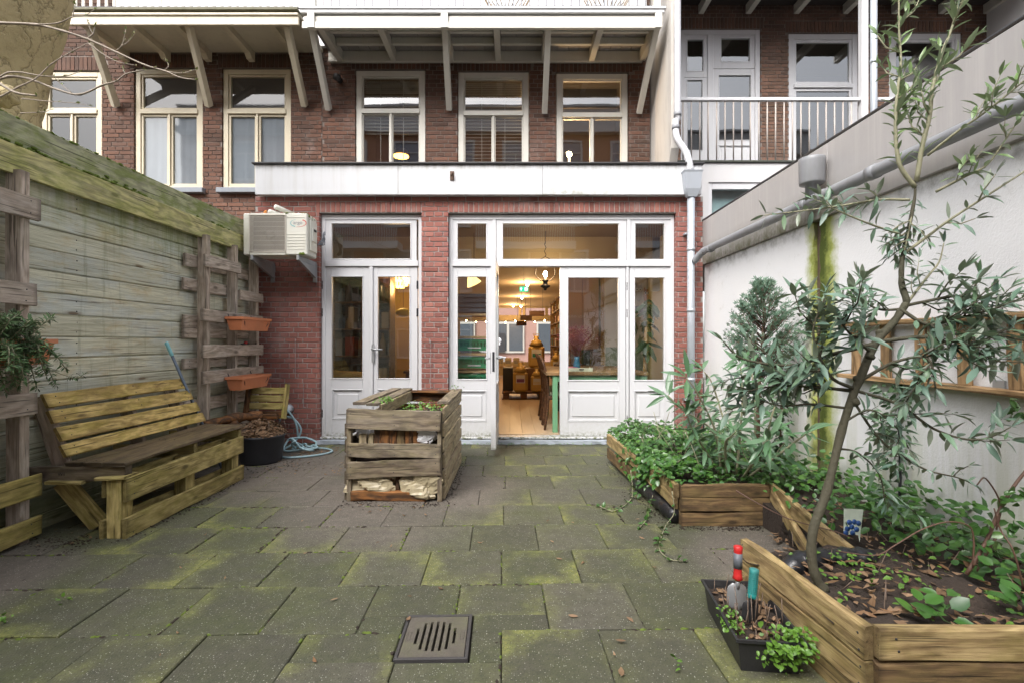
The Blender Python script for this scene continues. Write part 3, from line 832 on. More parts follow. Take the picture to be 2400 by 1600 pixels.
# sills and the lead strip at the foot
for x0, x1 in ((LO[0], LO[1]), (RO[0], RO[1])):
    MB().box(x0 - .005, x1 + .005, YD - .045, YD + .1, .055, ZB - .004, None, .006).build('sill', M_['door'], ext)
    m = MB(); n = 40; vs = []
    for i in range(n + 1):
        x = x0 - .03 + (x1 - x0 + .06) * i / n
        for y, z in ((YD - .05, .052), (YD - .10 + R.uniform(-.008, .008), .045), (YD - .105 + R.uniform(-.008, .008), .004)): vs.append((x, y, z + R.uniform(-.004, .004)))
    fs = [(i * 3 + k, i * 3 + k + 3, i * 3 + k + 4, i * 3 + k + 1) for i in range(n) for k in range(2)]
    m.add(vs, fs).build('lead_flashing', M_['lead'], ext)

# zinc downpipe with its hopper on the right pier
dp = thing('drainpipe', 'grey zinc downpipe under a box hopper on the right brick pier', 'drainpipe', (2.15, 5.9, 0))
px_ = 2.145
m = MB(); m.tube([(px_, 5.88, 0.0), (px_, 5.88, 2.98)], .045, 14); m.build('pipe', M_['zinc'], dp)
m = MB()
for z in (2.35, 1.62, .8): m.tube([(px_, 5.88, z - .02), (px_, 5.88, z + .02)], .049, 14)
m.build('collar', M_['zinc'], dp)
m = MB(); vs = []
for z, a, b in ((2.97, .055, .05), (3.06, .085, .075), (3.25, .105, .085), (3.27, .115, .092), (3.275, .115, .092)):
    vs += [(px_ - a, 5.88 - b, z), (px_ + a, 5.88 - b, z), (px_ + a, 5.88 + .018, z), (px_ - a, 5.88 + .018, z)]
fs = [(i * 4 + k, i * 4 + (k + 1) % 4, i * 4 + (k + 1) % 4 + 4, i * 4 + k + 4) for i in range(4) for k in range(4)] + [(3, 2, 1, 0), (16, 17, 18, 19)]
m.add(vs, fs).build('hopper', M_['zinc'], dp)
for z in (2.55, .55):
    MB().box(px_ - .055, px_ + .055, 5.925, 5.996, z - .012, z + .012, None, .003).build('bracket', M_['zinc'], dp)

# ------------------------------------------------------------------ upper houses
def window(parent, x0, x1, z0, z1, Y, zt, mat, glass='glass_dark', mull=True, fw=.075, sw=.05, sill=None, top=None):
    """box frame with a top light, a transom at zt and (mull) two lower casements"""
    m = MB(); c = .004; y0, y1 = Y - .03, Y + .06
    m.box(x0, x0 + fw, y0, y1, z0, z1, None, c); m.box(x1 - fw, x1, y0, y1, z0, z1, None, c)
    m.box(x0 + fw, x1 - fw, y0, y1, z1 - fw, z1, None, c)
    m.box(x0 + fw, x1 - fw, y0, y1, z0, z0 + fw * .7, None, c)
    m.box(x0 + fw, x1 - fw, y0 - .015, y1, zt - .032, zt + .032, None, c)
    o = m.build('window', M_[mat], parent)
    cells = [(x0 + fw, x1 - fw, zt + .032, z1 - fw)]
    xm = (x0 + x1) / 2
    if mull: cells += [(x0 + fw, xm - .012, z0 + fw * .7, zt - .032), (xm + .012, x1 - fw, z0 + fw * .7, zt - .032)]
    else: cells += [(x0 + fw, x1 - fw, z0 + fw * .7, zt - .032)]
    if mull: MB().box(xm - .0118, xm + .0118, y0 - .006, y1, z0 + fw * .7 + .001, zt - .033).build('mullion', M_[mat], o)
    for a, b, p, q in cells:
        m = MB(); ys = Y - .015; s = sw
        m.box(a + .001, a + s, ys, ys + .045, p + .001, q - .001, None, c); m.box(b - s, b - .001, ys, ys + .045, p + .001, q - .001, None, c)
        m.box(a + s, b - s, ys, ys + .045, q - s, q - .001, None, c); m.box(a + s, b - s, ys, ys + .045, p + .001, p + s, None, c)
        m.build('sash', M_[mat], o)
        pane(o, a + s - .004, b - s + .004, p + s - .004, q - s + .004, ys + .022, glass)
    if sill: MB().box(x0 - .05, x1 + .05, Y - .13, Y + .02, z0 - .075, z0 - .003, None, .006).build('sill', M_[sill], o)
    return o

YM = 7.0
def ux(o): return (o * 1.0204 - 1200) / F * (YM + .03)
def uz(o): return CH - (o * 1.0204 - 800) / F * (YM + .03)
M_['net'] = plain("net curtain", (.24, .26, .29), .9, .3, 3, .5, (.17, .19, .22), .1, fine=45)
M_['blind_dark'] = plain("dark roller blind", (.085, .075, .07), .9, .2, 5, .2, (.04, .04, .04), .3)
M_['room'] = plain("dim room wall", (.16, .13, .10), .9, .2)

def house_room(parent, x0, x1, z0, z1, y0=7.12, y1=9.0, mat='room'):
    m = MB()
    m.box(x0, x1, y1, y1 + .05, z0, z1); m.box(x0, x1, y0, y1, z0 - .05, z0); m.box(x0, x1, y0, y1, z1, z1 + .05)
    m.box(x0 - .05, x0, y0, y1, z0, z1); m.box(x1, x1 + .05, y0, y1, z0, z1)
    return m.build('room', M_[mat], parent)

# --- left house
lh = thing('row_house', 'dark brick house at the left with cream windows and a balcony on struts', 'house', (-5.3, 7.0, 0))
wl_ = [(ux(100) - .02, ux(237), 3.42, uz(166)), (ux(312), ux(468), 3.42, uz(160)), (ux(513), ux(670), 3.42, uz(160))]
f7 = in_frame(YM)
hide = lambda x, z: f7(x, z) and z > 1.25 + (2.66 - 1.25) * 7.0 / 6.2 * max(.1, min(1, (3.15 / max(.1, -x) * 1.0))) - .4
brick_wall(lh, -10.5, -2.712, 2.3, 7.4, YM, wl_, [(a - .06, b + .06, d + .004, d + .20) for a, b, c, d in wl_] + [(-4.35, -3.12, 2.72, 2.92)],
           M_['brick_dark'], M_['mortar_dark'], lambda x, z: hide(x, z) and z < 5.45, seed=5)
for i, (a, b, c, d) in enumerate(wl_):
    w = window(lh, a + .005, b - .005, c + .005, d - .005, YM + .05, uz(258), 'cream', 'glass_soft', sill='stone', fw=.07, sw=.032)
    m = MB(); n = 60
    zt = uz(258)
    if i == 0:
        vs, zc = [], zt - .75
        m.box(a + .1, b - .1, YM + .20, YM + .205, 3.45, zc)
        m.build('half_curtain', plain("pale blue half curtain", (.33, .52, .58), .9, .1), w)
    else:
        vs = []
        for k in range(n + 1):
            x = a + .06 + (b - a - .12) * k / n; y = YM + .074 + .003 * sin(k * .45 + i) + .0015 * sin(k * .9)
            vs += [(x, y, 3.44), (x, y, zt)]
        m.add(vs, [(2 * k, 2 * k + 2, 2 * k + 3, 2 * k + 1) for k in range(n)], None, None, True).build('net_curtain', M_['net'], w)
        MB().box(a + .06, b - .06, YM + .072, YM + .076, zt + .03, d - .06).build('roller_blind', M_['blind_dark'], w)
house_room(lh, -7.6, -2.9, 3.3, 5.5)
# balcony of the left house
bal = MB(); YB = 6.22
bx0, bx1 = -5.62, -2.69
bal.box(bx0, bx1, YB, 6.99, 5.36, 5.40)
B = bal.build('balcony', M_['soffit'], lh)
m = MB(); m.box(bx0 - .02, bx1, YB - .04, YB - .001, 5.235, 5.345, None, .005); m.box(bx0 - .03, bx1, YB - .06, YB - .001, 5.346, 5.38, None, .006); m.build('front_beam', M_['balcony_cream'], B)
m = MB(); m.box(bx0 - .03, bx1, YB - .075, YB + .1, 5.401, 5.435, None, .006); m.build('edge_trim', plain("mossy zinc edge", (.16, .15, .10), .8, .4, 8, .5, (.08, .09, .03)), B)
m = MB(); m.box(bx0, bx1, YB + .02, YB + .045, 5.485, 5.505); m.build('bottom_rail', M_['black_metal'], B)
for k in range(30):
    x = bx0 + .05 + k * .098
    MB().box(x, x + .034, YB + .018, YB + .03, 5.506, 6.2).build('baluster', M_['balcony_white'], B)
MB().box(bx0, bx1, YB, YB + .05, 6.2005, 6.25, None, .006).build('handrail', M_['balcony_white'], B)
for o in (240, 340, 440, 545, 650):
    xj = (o * 1.0204 - 1200) / F * 6.6
    m = MB(); m.prism([(YB, 5.358), (6.985, 5.358), (6.985, 5.22), (6.9, 5.22), (6.85, 5.27), (YB, 5.28)], xj - .04, xj + .04, Matrix(((0, 1, 0, 0), (1, 0, 0, 0), (0, 0, 1, 0), (0, 0, 0, 1))))
    m.build('joist', M_['balcony_cream'], B)
for o, op in ((206, 266), (435, 480), (660, 700)):
    p0 = W(o * 1.0204, 58 * 1.0204, YB + .06); p0.z = 5.28
    p1 = W(op * 1.0204, 244 * 1.0204, 6.97)
    board('strut', p0, p1, .085, .075, M_['balcony_cream'], B, up=(0, -1, .3), seg=2, rough=.003)

# --- middle house
mh = thing('row_house', 'dark brick house in the middle with three white windows under a white slatted balcony', 'house', (-.35, 7.0, 0))
wm = [(ux(818), ux(978), 3.42, uz(163)), (ux(1052), ux(1215), 3.42, uz(167)), (ux(1277), ux(1442), 3.42, uz(170))]
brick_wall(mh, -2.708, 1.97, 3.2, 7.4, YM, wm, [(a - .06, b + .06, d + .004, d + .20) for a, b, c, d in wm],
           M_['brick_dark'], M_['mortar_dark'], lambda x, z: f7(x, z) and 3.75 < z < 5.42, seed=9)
ztm = [257, 262, 266]
slat_me = {}
for i, (a, b, c, d) in enumerate(wm):
    w = window(mh, a + .005, b - .005, c + .005, d - .005, YM + .05, uz(ztm[i]), 'balcony_white', fw=.08, sw=.018)
    if i < 2:
        me = None
        z = 3.46
        while z < d - .1:
            if me is None:
                mm = MB(); mm.box(-(b - a) / 2 + .1, (b - a) / 2 - .1, -.024, .024, -.0015, .0015); me = mm.mesh('slat', plain("pale blind slat", (.50, .48, .44), .5, .1))
            tilt = .25 if i == 1 else .1
            if i == 1 or z > uz(ztm[i]) - .3:
                share('slat', me, w, Matrix.Translation(((a + b) / 2, YM + .145, z)) @ Matrix.Rotation(tilt, 4, 'X'))
            z += .05 if z < uz(ztm[i]) + .3 else .026
        m = MB()
        for u in (.33, .66): m.tube([(a + (b - a) * u, YM + .117, 3.45), (a + (b - a) * u, YM + .117, d - .1)], .004, 5)
        m.build('blind_cord', M_['balcony_white'], w)
        # a gap low in the first blind
    else:
        MB().box(a + .1, b - .1, YM + .3, YM + .33, d - .36, d - .08).build('roller_blind', plain("brown blind", (.10, .085, .07), .8), w)
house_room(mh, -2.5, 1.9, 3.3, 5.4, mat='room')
# lamps in two of those windows
def bulb_light(name, loc, power, col, r=.03):
    d = bpy.data.lights.new(name, 'POINT'); d.energy = power; d.color = col; d.shadow_soft_size = r
    o = bpy.data.objects.new(name, d); o.location = loc; COL.objects.link(o)
M_['bulb'] = emit("lit bulb", (1.0, .62, .25), 30)
M_['bulb_hot'] = emit("bright bulb", (1.0, .72, .38), 60)
lp = thing('table_lamp', 'bare glowing bulb in the right upper window of the middle house', 'lamp', W(1334, 380, 7.5))
m = MB(); ico(m, W(1334, 362, 7.5), .04); m.build('bulb', M_['bulb_hot'], lp)
m = MB(); p = W(1334, 370, 7.5); m.tube([p, p - Vector((0, 0, .35))], .02, 8); m.tube([p - Vector((0, 0, .35)), p - Vector((0, 0, .37))], .09, 12); m.build('stem', M_['grey_plastic'], lp)
bulb_light('lamp_light', W(1334, 362, 7.5) + Vector((0, -.1, 0)), 12, (1, .6, .28))
lp = thing('pendant_lamp', 'orange rimmed bowl lamp glowing in the left upper window of the middle house', 'lamp', W(940, 372, 7.6))
p = W(940, 366, 7.6)
m = MB(); m.lathe([(.02, .11), (.10, .09), (.12, .02), (.12, 0)], 16, Matrix.Translation(p)); m.build('shade', plain("brass", (.30, .17, .05), .35, .1, metal=.8), lp)
m = MB(); m.lathe([(.118, .0), (.118, .012)], 16, Matrix.Translation(p - Vector((0, 0, .013)))); m.build('glowing_rim', emit("orange glow", (1, .42, .06), 6), lp)
m = MB(); m.tube([p + Vector((0, 0, .1)), p + Vector((0, 0, 1.2))], .006, 6); m.build('cord', M_['black_metal'], lp)

# balcony of the middle house: boards over joists, purlins, struts, front beam
bx0, bx1 = (697 * 1.0204 - 1200) / F * YB, 1.875
B = MB().box(bx0 + .03, bx1, YB, 6.985, 5.375, 5.415).build('balcony', plain("grey decking", (.22, .21, .20), .7, .2), mh)
nb = 30
bme = None
for k in range(nb):
    x = bx0 + .06 + (bx1 - bx0 - .12) * (k + .5) / nb; wv = (bx1 - bx0 - .12) / nb - .006
    if bme is None: bme = MB().box(-wv / 2, wv / 2, YB + .01, 6.98, 5.352, 5.3745, None, .003).mesh('plank', plain("grey soffit boards", (.30, .28, .27), .7, .2))
    share('plank', bme, B, Matrix.Translation((x, 0, R.uniform(-.001, .001))))
m = MB(); m.box(bx0, bx1, YB - .05, YB - .001, 5.185, 5.275, None, .006); m.box(bx0 + .02, bx1 - .02, YB - .03, YB - .001, 5.276, 5.355, None, .004); m.build('front_beam', M_['balcony_white'], B)
m = MB(); m.box(bx0 - .03, bx1 + .06, YB - .075, YB + .05, 5.416, 5.452, None, .008); m.box(bx0 - .02, bx1 + .04, YB - .06, YB + .03, 5.3751, 5.4159, None, .004); m.build('edge_trim', M_['white'], B)
m = MB(); m.box(bx0 + .05, bx1 - .03, 6.93, 6.985, 5.20, 5.35, None, .005); m.build('ledger', M_['balcony_white'], B)
jx = [(o * 1.0204 - 1200) / F * 6.3 for o in (742, 877, 1022, 1141, 1257, 1377, 1505)]
for a, b in zip(jx, jx[1:]):
    for y in (6.36, 6.62):
        MB().box(a + .05, b - .05, y, y + .05, 5.26, 5.35, None, .004).build('purlin', M_['balcony_white'], B)
for x in jx:
    MB().box(x - .04, x + .04, YB + .005, 6.925, 5.20, 5.348, None, .005).build('joist', M_['balcony_white'], B)
for o, op in ((718, 755), (1022, 1032), (1259, 1251), (1508, 1468)):
    p0 = W(o * 1.0204, 66 * 1.0204, YB + .04); p1 = W(op * 1.0204, 252 * 1.0204 + 8 * (op > 1200), 6.965)
    board('strut', p0, p1, .085, .075, M_['balcony_white'], B, up=(0, -1, .3), seg=1, rough=.0, c=.006)
for o in (718, 1022, 1510):
    x = (o * 1.0204 - 1200) / F * YB
    MB().box(x - .045, x + .045, YB - .062, YB - .0505, 5.19, 5.374, None, .003).build('corbel', M_['balcony_white'], B)
    MB().box(x - .04, x + .04, YB - .02, YB + .04, 5.453, 6.4, None, .004).build('post', M_['balcony_white'], B)
m = MB(); m.box(bx0 + .1, bx1 - .1, YB + .0, YB + .02, 5.485, 5.503); m.build('bottom_rail', M_['black_metal'], B)
bar_me = MB().box(-.006, .006, YB + .004, YB + .016, 5.503, 6.4).mesh('baluster', plain("grey steel bar", (.18, .19, .21), .5, .1))
MB().box(bx0, bx1, YB - .02, YB + .04, 6.401, 6.44, None, .006).build('handrail', M_['balcony_white'], B)
x = bx0 + .14
while x < bx1 - .12:
    if all(abs(x - (o * 1.0204 - 1200) / F * YB) > .06 for o in (718, 1022, 1510)): share('baluster', bar_me, B, Matrix.Translation((x, 0, 0)))
    x += .105
# white rear wall with doors behind that railing, and wicker chairs
MB().box(-5.6, 1.9, 6.93, 6.985, 5.42, 7.2).build('balcony_door', M_['white'], mh)
ck = plain("wicker", (.24, .17, .10), .8, .4, 30)
for o, lab in ((1165, 'round wicker chair behind the railing near the balcony middle'), (1395, 'round wicker chair behind the railing near the right balcony end')):
    c = W(o * 1.0204, -6, 6.5); c.z = 5.452
    ch = thing('wicker_chair', lab, 'chair', c, 'wicker chairs on the balcony')
    m = MB()
    for k in range(22):
        a = 2 * pi * k / 22
        m.tube([c + Vector((cos(a) * .06, sin(a) * .06, .10)), c + Vector((cos(a) * .22, sin(a) * .2, .20)), c + Vector((cos(a) * .34, sin(a) * .3, .42))], .006, 5)
    m.build('seat', ck, ch)
    for k in range(3):
        a = 2 * pi * k / 3 + .3
        m = MB(); m.tube([c + Vector((cos(a) * .24, sin(a) * .24, -.035)), c + Vector((cos(a) * .05, sin(a) * .05, .12))], .012, 6); m.build('leg', ck, ch)

# the vent stub on the brick between the left and middle houses
vt = thing('vent_pipe', 'small black wall vent pipe between the left and middle houses', 'vent', W(797, 190, 6.95))
m = MB(); p = W(797, 190, 6.99); m.tube([p, p + Vector((0, -.09, 0))], .04, 12); m.tube([p + Vector((0, -.09, 0)), p + Vector((0, -.16, -.03))], .048, 12); m.build('pipe', M_['black_plastic'], vt)

# party wall between the middle and right houses, with its white downpipe
pw = thing('party_wall', 'pale rendered party wall projecting between the middle and right houses', 'wall', (2.05, 6.2, 3.4))
m = MB(); m.prism([(6.12, 7.6), (8.39, 7.6), (8.39, 3.42), (6.35, 3.42), (6.2, 3.50), (6.12, 3.66)], 1.985, 2.085, Matrix(((0, 1, 0, 0), (1, 0, 0, 0), (0, 0, 1, 0), (0, 0, 0, 1))))
m.build('render', plain("stained pale render", (.52, .49, .45), .8, .1, 2, .5, (.22, .20, .18), .1), pw)
wp = thing('drainpipe', 'white downpipe with a swan neck running down the party wall', 'drainpipe', (2.06, 6.05, 3.4))
m = MB(); x = wx(1588, 6.06)
m.tube(spline([(x, 6.06, 7.6), (x, 6.06, 5.0), (x, 6.06, 4.07), (x - .02, 6.06, 3.98), (x - .03, 6.04, 3.86), (x - .02, 6.0, 3.72), (x + .06, 5.95, 3.55), (px_ - .02, 5.90, 3.42), (px_, 5.89, 3.29)], 4), .04, 12)
m.build('pipe', M_['pale_pipe'], wp)
m = MB()
for z in (4.05, 3.88): m.tube([(x - (.03 if z < 4 else 0), 6.06 - (.02 if z < 4 else 0), z - .025), (x - (.03 if z < 4 else 0), 6.06 - (.02 if z < 4 else 0), z + .025)], .047, 12)
m.build('collar', M_['pvc'], wp)

# --- right house
YR, YRB = 8.4, 7.3
rh = thing('row_house', 'brown brick house at the right with white windows and a railed balcony', 'house', (5.2, 7.3, 0))
def rx(o, Y=YR + .03): return (o * 1.0204 - 1200) / F * Y
def rz(o, Y=YR + .03): return CH - (o * 1.0204 - 800) / F * Y
wr = [(rx(1563), rx(1745), 3.96, rz(70)), (rx(1810), rx(1970), 3.96, rz(79)), (rx(2040), rx(2206), 3.96, rz(78))]
f8 = in_frame(YR)
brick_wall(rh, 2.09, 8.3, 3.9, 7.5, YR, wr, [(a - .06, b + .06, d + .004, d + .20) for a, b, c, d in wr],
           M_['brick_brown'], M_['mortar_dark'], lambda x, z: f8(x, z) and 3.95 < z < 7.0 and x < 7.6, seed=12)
# the door set
a, b, c, d = wr[0]
m = MB(); m.box(a, a + .06, YR + .02, YR + .1, c, d, None, .004); m.box(b - .08, b, YR + .02, YR + .1, c, d, None, .004); m.box(a + .06, b - .08, YR + .02, YR + .1, d - .08, d, None, .004)
xm = rx(1632); m.box(xm - .05, xm + .05, YR + .02, YR + .1, c, d - .08, None, .004)
m.build('door_frame', M_['white'], rh)
leaf(rh, a + .061, xm - .051, rz(178), d - .081, YR + .04, (a + .12, rx(1616), rz(163), rz(91)), None, 'top_light', mat='white')
leaf(rh, a + .061, xm - .051, c, rz(179), YR + .04, (a + .12, rx(1614), rz(345), rz(184)), None, 'side_light', mat='white')
leaf(rh, xm + .051, b - .081, rz(157), d - .081, YR + .04, (rx(1657), rx(1723), rz(141), rz(88)), None, 'top_light', mat='white')
leaf(rh, xm + .051, b - .081, c, rz(158), YR + .04, (rx(1652), rx(1725), rz(322), rz(173)), (rx(1652), rx(1725), c + .06, rz(335)), 'door', mat='white')
for i in (1, 2):
    a, b, c, d = wr[i]
    window(rh, a + .005, b - .005, c + .005, d - .005, YR + .05, rz(199), 'white', 'glass_dark', mull=False, fw=.09)
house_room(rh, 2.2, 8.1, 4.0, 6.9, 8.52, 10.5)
# lower storey in front, balcony, railing
m = MB(); zb = CH - (370 * 1.0204 - 800) / F * YRB
o = [rx(1625, YRB + .04), rx(1760, YRB + .04), 2.2, rz(421, YRB + .04)]
m.box(2.09, o[0], YRB, YRB + .12, 2.0, zb - .03); m.box(o[1], 8.3, YRB, YRB + .12, 2.0, zb - .03); m.box(o[0], o[1], YRB, YRB + .12, o[3], zb - .03)
LW = m.build('lower_wall', M_['render_white'], rh)
m = MB(); m.box(o[0], o[0] + .06, YRB + .02, YRB + .1, o[2], o[3], None, .004); m.box(o[1] - .06, o[1], YRB + .02, YRB + .1, o[2], o[3], None, .004); m.box(o[0] + .06, o[1] - .06, YRB + .02, YRB + .1, o[3] - .1, o[3], None, .004)
fr = m.build('window', M_['white'], rh)
pane(fr, o[0] + .06, o[1] - .06, o[2], o[3] - .1, YRB + .06, 'glass_soft')
MB().box(o[0], o[1], YRB + .18, YRB + .2, 2.1, o[3]).build('blind', plain("pale teal blind", (.36, .50, .50), .8, .1), fr)
B = MB().box(2.09, 8.3, YRB - .03, YR - .005, zb - .029, zb, None, .004).build('balcony', plain("roof edge", (.05, .055, .045), .7, .4, 8, .4, (.05, .07, .02)), rh)
zr = CH - (225 * 1.0204 - 800) / F * YRB
rail_x1 = rx(1976, YRB)
for a, b in ((2.10, rail_x1), (rx(2008, YRB), 8.2)):
    MB().box(a, b, YRB - .02, YRB + .04, zr - .05, zr, None, .008).build('handrail', M_['white'], B)
bm_ = MB(); bm_.tube([(0, YRB + .01, zb), (0, YRB + .01, zr - .05)], .0105, 8)
bme = bm_.mesh('baluster', plain("taupe baluster paint", (.36, .32, .29), .5, .1))
x = 2.17
while x < 7.2:
    if not rail_x1 - .03 < x < rx(2008, YRB) + .02: share('baluster', bme, B, Matrix.Translation((x, 0, 0)))
    x += .1255
MB().box(rx(1977, YRB), rx(1992, YRB), YRB - .03, YRB + .06, zb - .5, 7.4, None, .006).build('post', M_['white'], rh)
m = MB(); xx = rx(2000, YRB); m.tube([(xx, YRB - .06, 2.4), (xx, YRB - .06, 7.4)], .046, 12); m.tube([(xx, YRB - .06, 5.35), (xx, YRB - .06, 5.40)], .052, 12); m.build('downpipe', M_['zinc'], rh)
U = MB().box(2.09, 8.3, YRB - .3, YR - .005, 7.0, 7.06).build('upper_balcony', plain("dark soffit boards", (.04, .032, .03), .8, .2), rh)
for X in (3.23, 4.04, 4.86, 5.70, 6.53, 7.33, 8.1):
    MB().box(X - .045, X + .045, YRB - .28, YR - .006, 6.84, 6.998, None, .005).build('joist', M_['balcony_white'], U)
MB().box(8.12, 8.3, 6.6, YR - .005, 3.95, 7.0).build('end_wall', M_['render_white'], rh)

# ------------------------------------------------------------------ neighbour's annex along the right side
XW = 2.36
an = thing('neighbour_annex', 'low white stucco annex along the right side with a grey streaked fascia', 'building', (XW, 3.0, 0))
m = MB()
y0s, y1s = 3.76, 3.84                         # the broken chase in the stucco
def strip(m, ya, yb, za, zb, n, jag0=0, jag1=0):
    vs = []
    for i in range(n + 1):
        z = za + (zb - za) * i / n
        vs += [(XW + .0, ya + R.uniform(-jag0, jag0), z), (XW, yb + R.uniform(-jag1, jag1), z), (XW + .045, ya, z), (XW + .045, yb, z)]
    fs = []
    for i in range(n):
        a = i * 4
        fs += [(a + 1, a, a + 4, a + 5), (a, a + 2, a + 6, a + 4), (a + 3, a + 1, a + 5, a + 7)]
    m.add(vs, fs)
strip(m, -4.0, y0s, 0, 2.19, 40, 0, .012)
strip(m, y1s, 6.02, .0, 2.19, 40, .014, 0)
m.build('wall', M_['stucco'], an)
MB().box(XW + .03, XW + .2, y0s - .1, y1s + .1, 0, 2.19).build('chase', plain("mossy brown masonry", (.12, .08, .055), .9, .5, 14, .6, (.04, .06, .012), .8), an)
MB().box(XW + .05, XW + .2, -4.0, y0s - .1, 0, 2.19).build('core', M_['mortar'], an)
MB().box(XW - .035, XW + .2, 3.62, 5.99, 2.178, 2.712, None, .004).build('fascia_panel', M_['fascia'], an)
MB().box(XW - .035, XW + .2, 1.40, 3.617, 2.178, 2.712, None, .004).build('fascia_panel', M_['fascia'], an)
MB().box(XW - .035, XW + .2, -3.6, 1.397, 2.178, 2.712, None, .004).build('fascia_panel', M_['fascia'], an)
m = MB(); m.tube([(XW - .02, -3.6, 2.725), (XW - .02, 6.0, 2.725)], .016, 8); m.build('roof_edge', M_['black_plastic'], an)
MB().box(XW + .2005, 8.3, -3.6, 7.29, 2.6, 2.70).build('roof', plain("annex roof felt", (.06, .06, .06), .9, .2), an)

gp = thing('gutter_pipe', 'long grey pipe running level along the annex fascia', 'pipe', (2.26, 4, 2.28))
m = MB(); XG = 2.225
m.tube(spline([(XG, .2, 2.285), (XG, 2.0, 2.287), (XG, 4.0, 2.292), (XG, 5.55, 2.297), (XG, 5.70, 2.292), (XG - .02, 5.78, 2.26), (XG - .055, 5.85, 2.20)], 4), .040, 14)
m.build('pipe', M_['pvc'], gp)
for y in (1.35, 3.02, 3.52, 3.72, 5.5):
    m = MB(); m.tube([(XG, y - .03, 2.29), (XG, y + .03, 2.29)], .0455, 14); m.build('collar', M_['pvc'], gp)
vc = thing('vent_cowl', 'stubby grey roof vent cowl on the pipe along the annex', 'vent', (2.23, 3.62, 2.3))
m = MB(); m.lathe([(.045, 2.30), (.045, 2.405), (.082, 2.412), (.086, 2.425), (.088, 2.575), (.090, 2.60), (.085, 2.605), (.075, 2.57)], 20, Matrix.Translation((XG, 3.64, 0))); m.build('cowl', M_['pvc'], vc)
M_['dark_in'] = M_['dark']
m = MB(); m.lathe([(.075, 2.566), (.0, 2.565)], 20, Matrix.Translation((XG, 3.64, 0))); m.build('cap', M_['zinc'], vc)

# ------------------------------------------------------------------ houses across the gardens (seen mirrored in the panes)
oh = thing('opposite_house', 'brick terrace across the gardens seen mirrored in the window panes', 'house', (0, -9.5, 0))
m = MB(); m.box(-16, 16, -10.2, -9.6, 0, 11.5); m.build('wall', M_['brick_far'], oh)
m = MB(); m.box(-16, 16, -9.599, -9.2, 11.2, 11.5); m.box(-16, 16, -9.7, -9.3, 12.45, 12.55)
m.box(-16, 16, -9.5, -9.46, 11.501, 12.449)
for k in range(160): m.box(-16 + k * .2, -16 + k * .2 + .05, -9.4599, -9.43, 11.52, 12.43)
m.build('cornice', M_['white'], oh)
FP = plain("far pane", (.24, .28, .36), .15, .1)
for zz in (.6, 3.5, 6.4, 9.1):
    for k in range(11):
        x = -13.4 + k * 2.6
        m = MB(); bead(m, x, x + 1.1, zz, zz + 1.7, -9.6, -9.5, .1); m.box(x, x + 1.1, -9.56, -9.51, zz + 1.15, zz + 1.21); m.box(x + .52, x + .58, -9.56, -9.515, zz, zz + 1.15)
        w = m.build('window', M_['white'], oh)
        MB().box(x, x + 1.1, -9.599, -9.58, zz, zz + 1.7).build('pane', FP, w)
for x0 in (-9, -1.5, 4.5):
    m = MB(); m.box(x0, x0 + 4.2, -9.3, -8.4, 5.15, 5.45)
    for k in range(42): m.box(x0 + k * .1, x0 + k * .1 + .03, -8.43, -8.40, 5.45, 6.45)
    m.box(x0, x0 + 4.2, -8.45, -8.38, 6.45, 6.55); m.build('balcony', M_['white'], oh)

# ------------------------------------------------------------------ board fence at the left
XL = -3.15
fe = thing('garden_fence', 'tall fence of wide horizontal boards with mossy top rails along the left side', 'fence', (XL, 3.5, 0))
for k in range(17):
    z0 = -.05 + .148 * k
    board('board', (XL - .012 + R.uniform(-.004, .004), -1.2, z0 + .074), (XL - .012 + R.uniform(-.004, .004), 5.985, z0 + .074 + R.uniform(-.004, .004)),   .141, .024, M_['fence'], fe, seg=6, rough=.0010, c=.006, bend=.003, tongue=.010)
board('cap_board', (XL + .012, -1.2, 2.565), (XL + .012, 5.99, 2.555), .205, .03, M_['fence_cap'], fe, seg=6, rough=.003)
board('rail', (XL + .085, -1.2, 2.385), (XL + .085, 5.99, 2.36), .18, .035, M_['fence_top'], fe, seg=6, rough=.003)
for y in (-.9, 1.9, 3.9, 5.93):
    board('post', (XL - .065, y, -.1), (XL - .065, y, 2.55), .08, .08, M_['fence'], fe, up=(0, 1, 0), seg=2)
m = MB()
for k in range(1500):
    y = R.uniform(2.6, 5.95)
    if sin(y * 5.3) + sin(y * 2.1 + 1) + R.uniform(-.8, .8) < .1: continue
    w = R.random()
    if w < .45: q = (XL + .028 + R.uniform(0, .01), y, 2.47 + R.gauss(0, .014))
    elif w < .75: q = (XL + .012 + R.uniform(-.014, .016), y, 2.662 - .01 * (y - 2.6) / 3.3)
    else: q = (XL + .085 + R.uniform(-.015, .02), y, 2.468 - .02 * (y - 2.6) / 3.3)
    ico(m, q, R.uniform(.004, .017), sq=(.8, 1.6, .65), jit=.4, n=6, k=3)
m.build('moss', M_['moss'], fe, kind='stuff')
m = MB()
for k in range(17):
    for y in (3.55, 5.05):
        for dz_ in (.035, .105):
            m.tube([(XL - .002, y + R.uniform(-.006, .006), -.05 + .148 * k + dz_), (XL + .002, y, -.05 + .148 * k + dz_)], .0045, 6)
m.build('nail', M_['black_metal'], fe, kind='stuff')

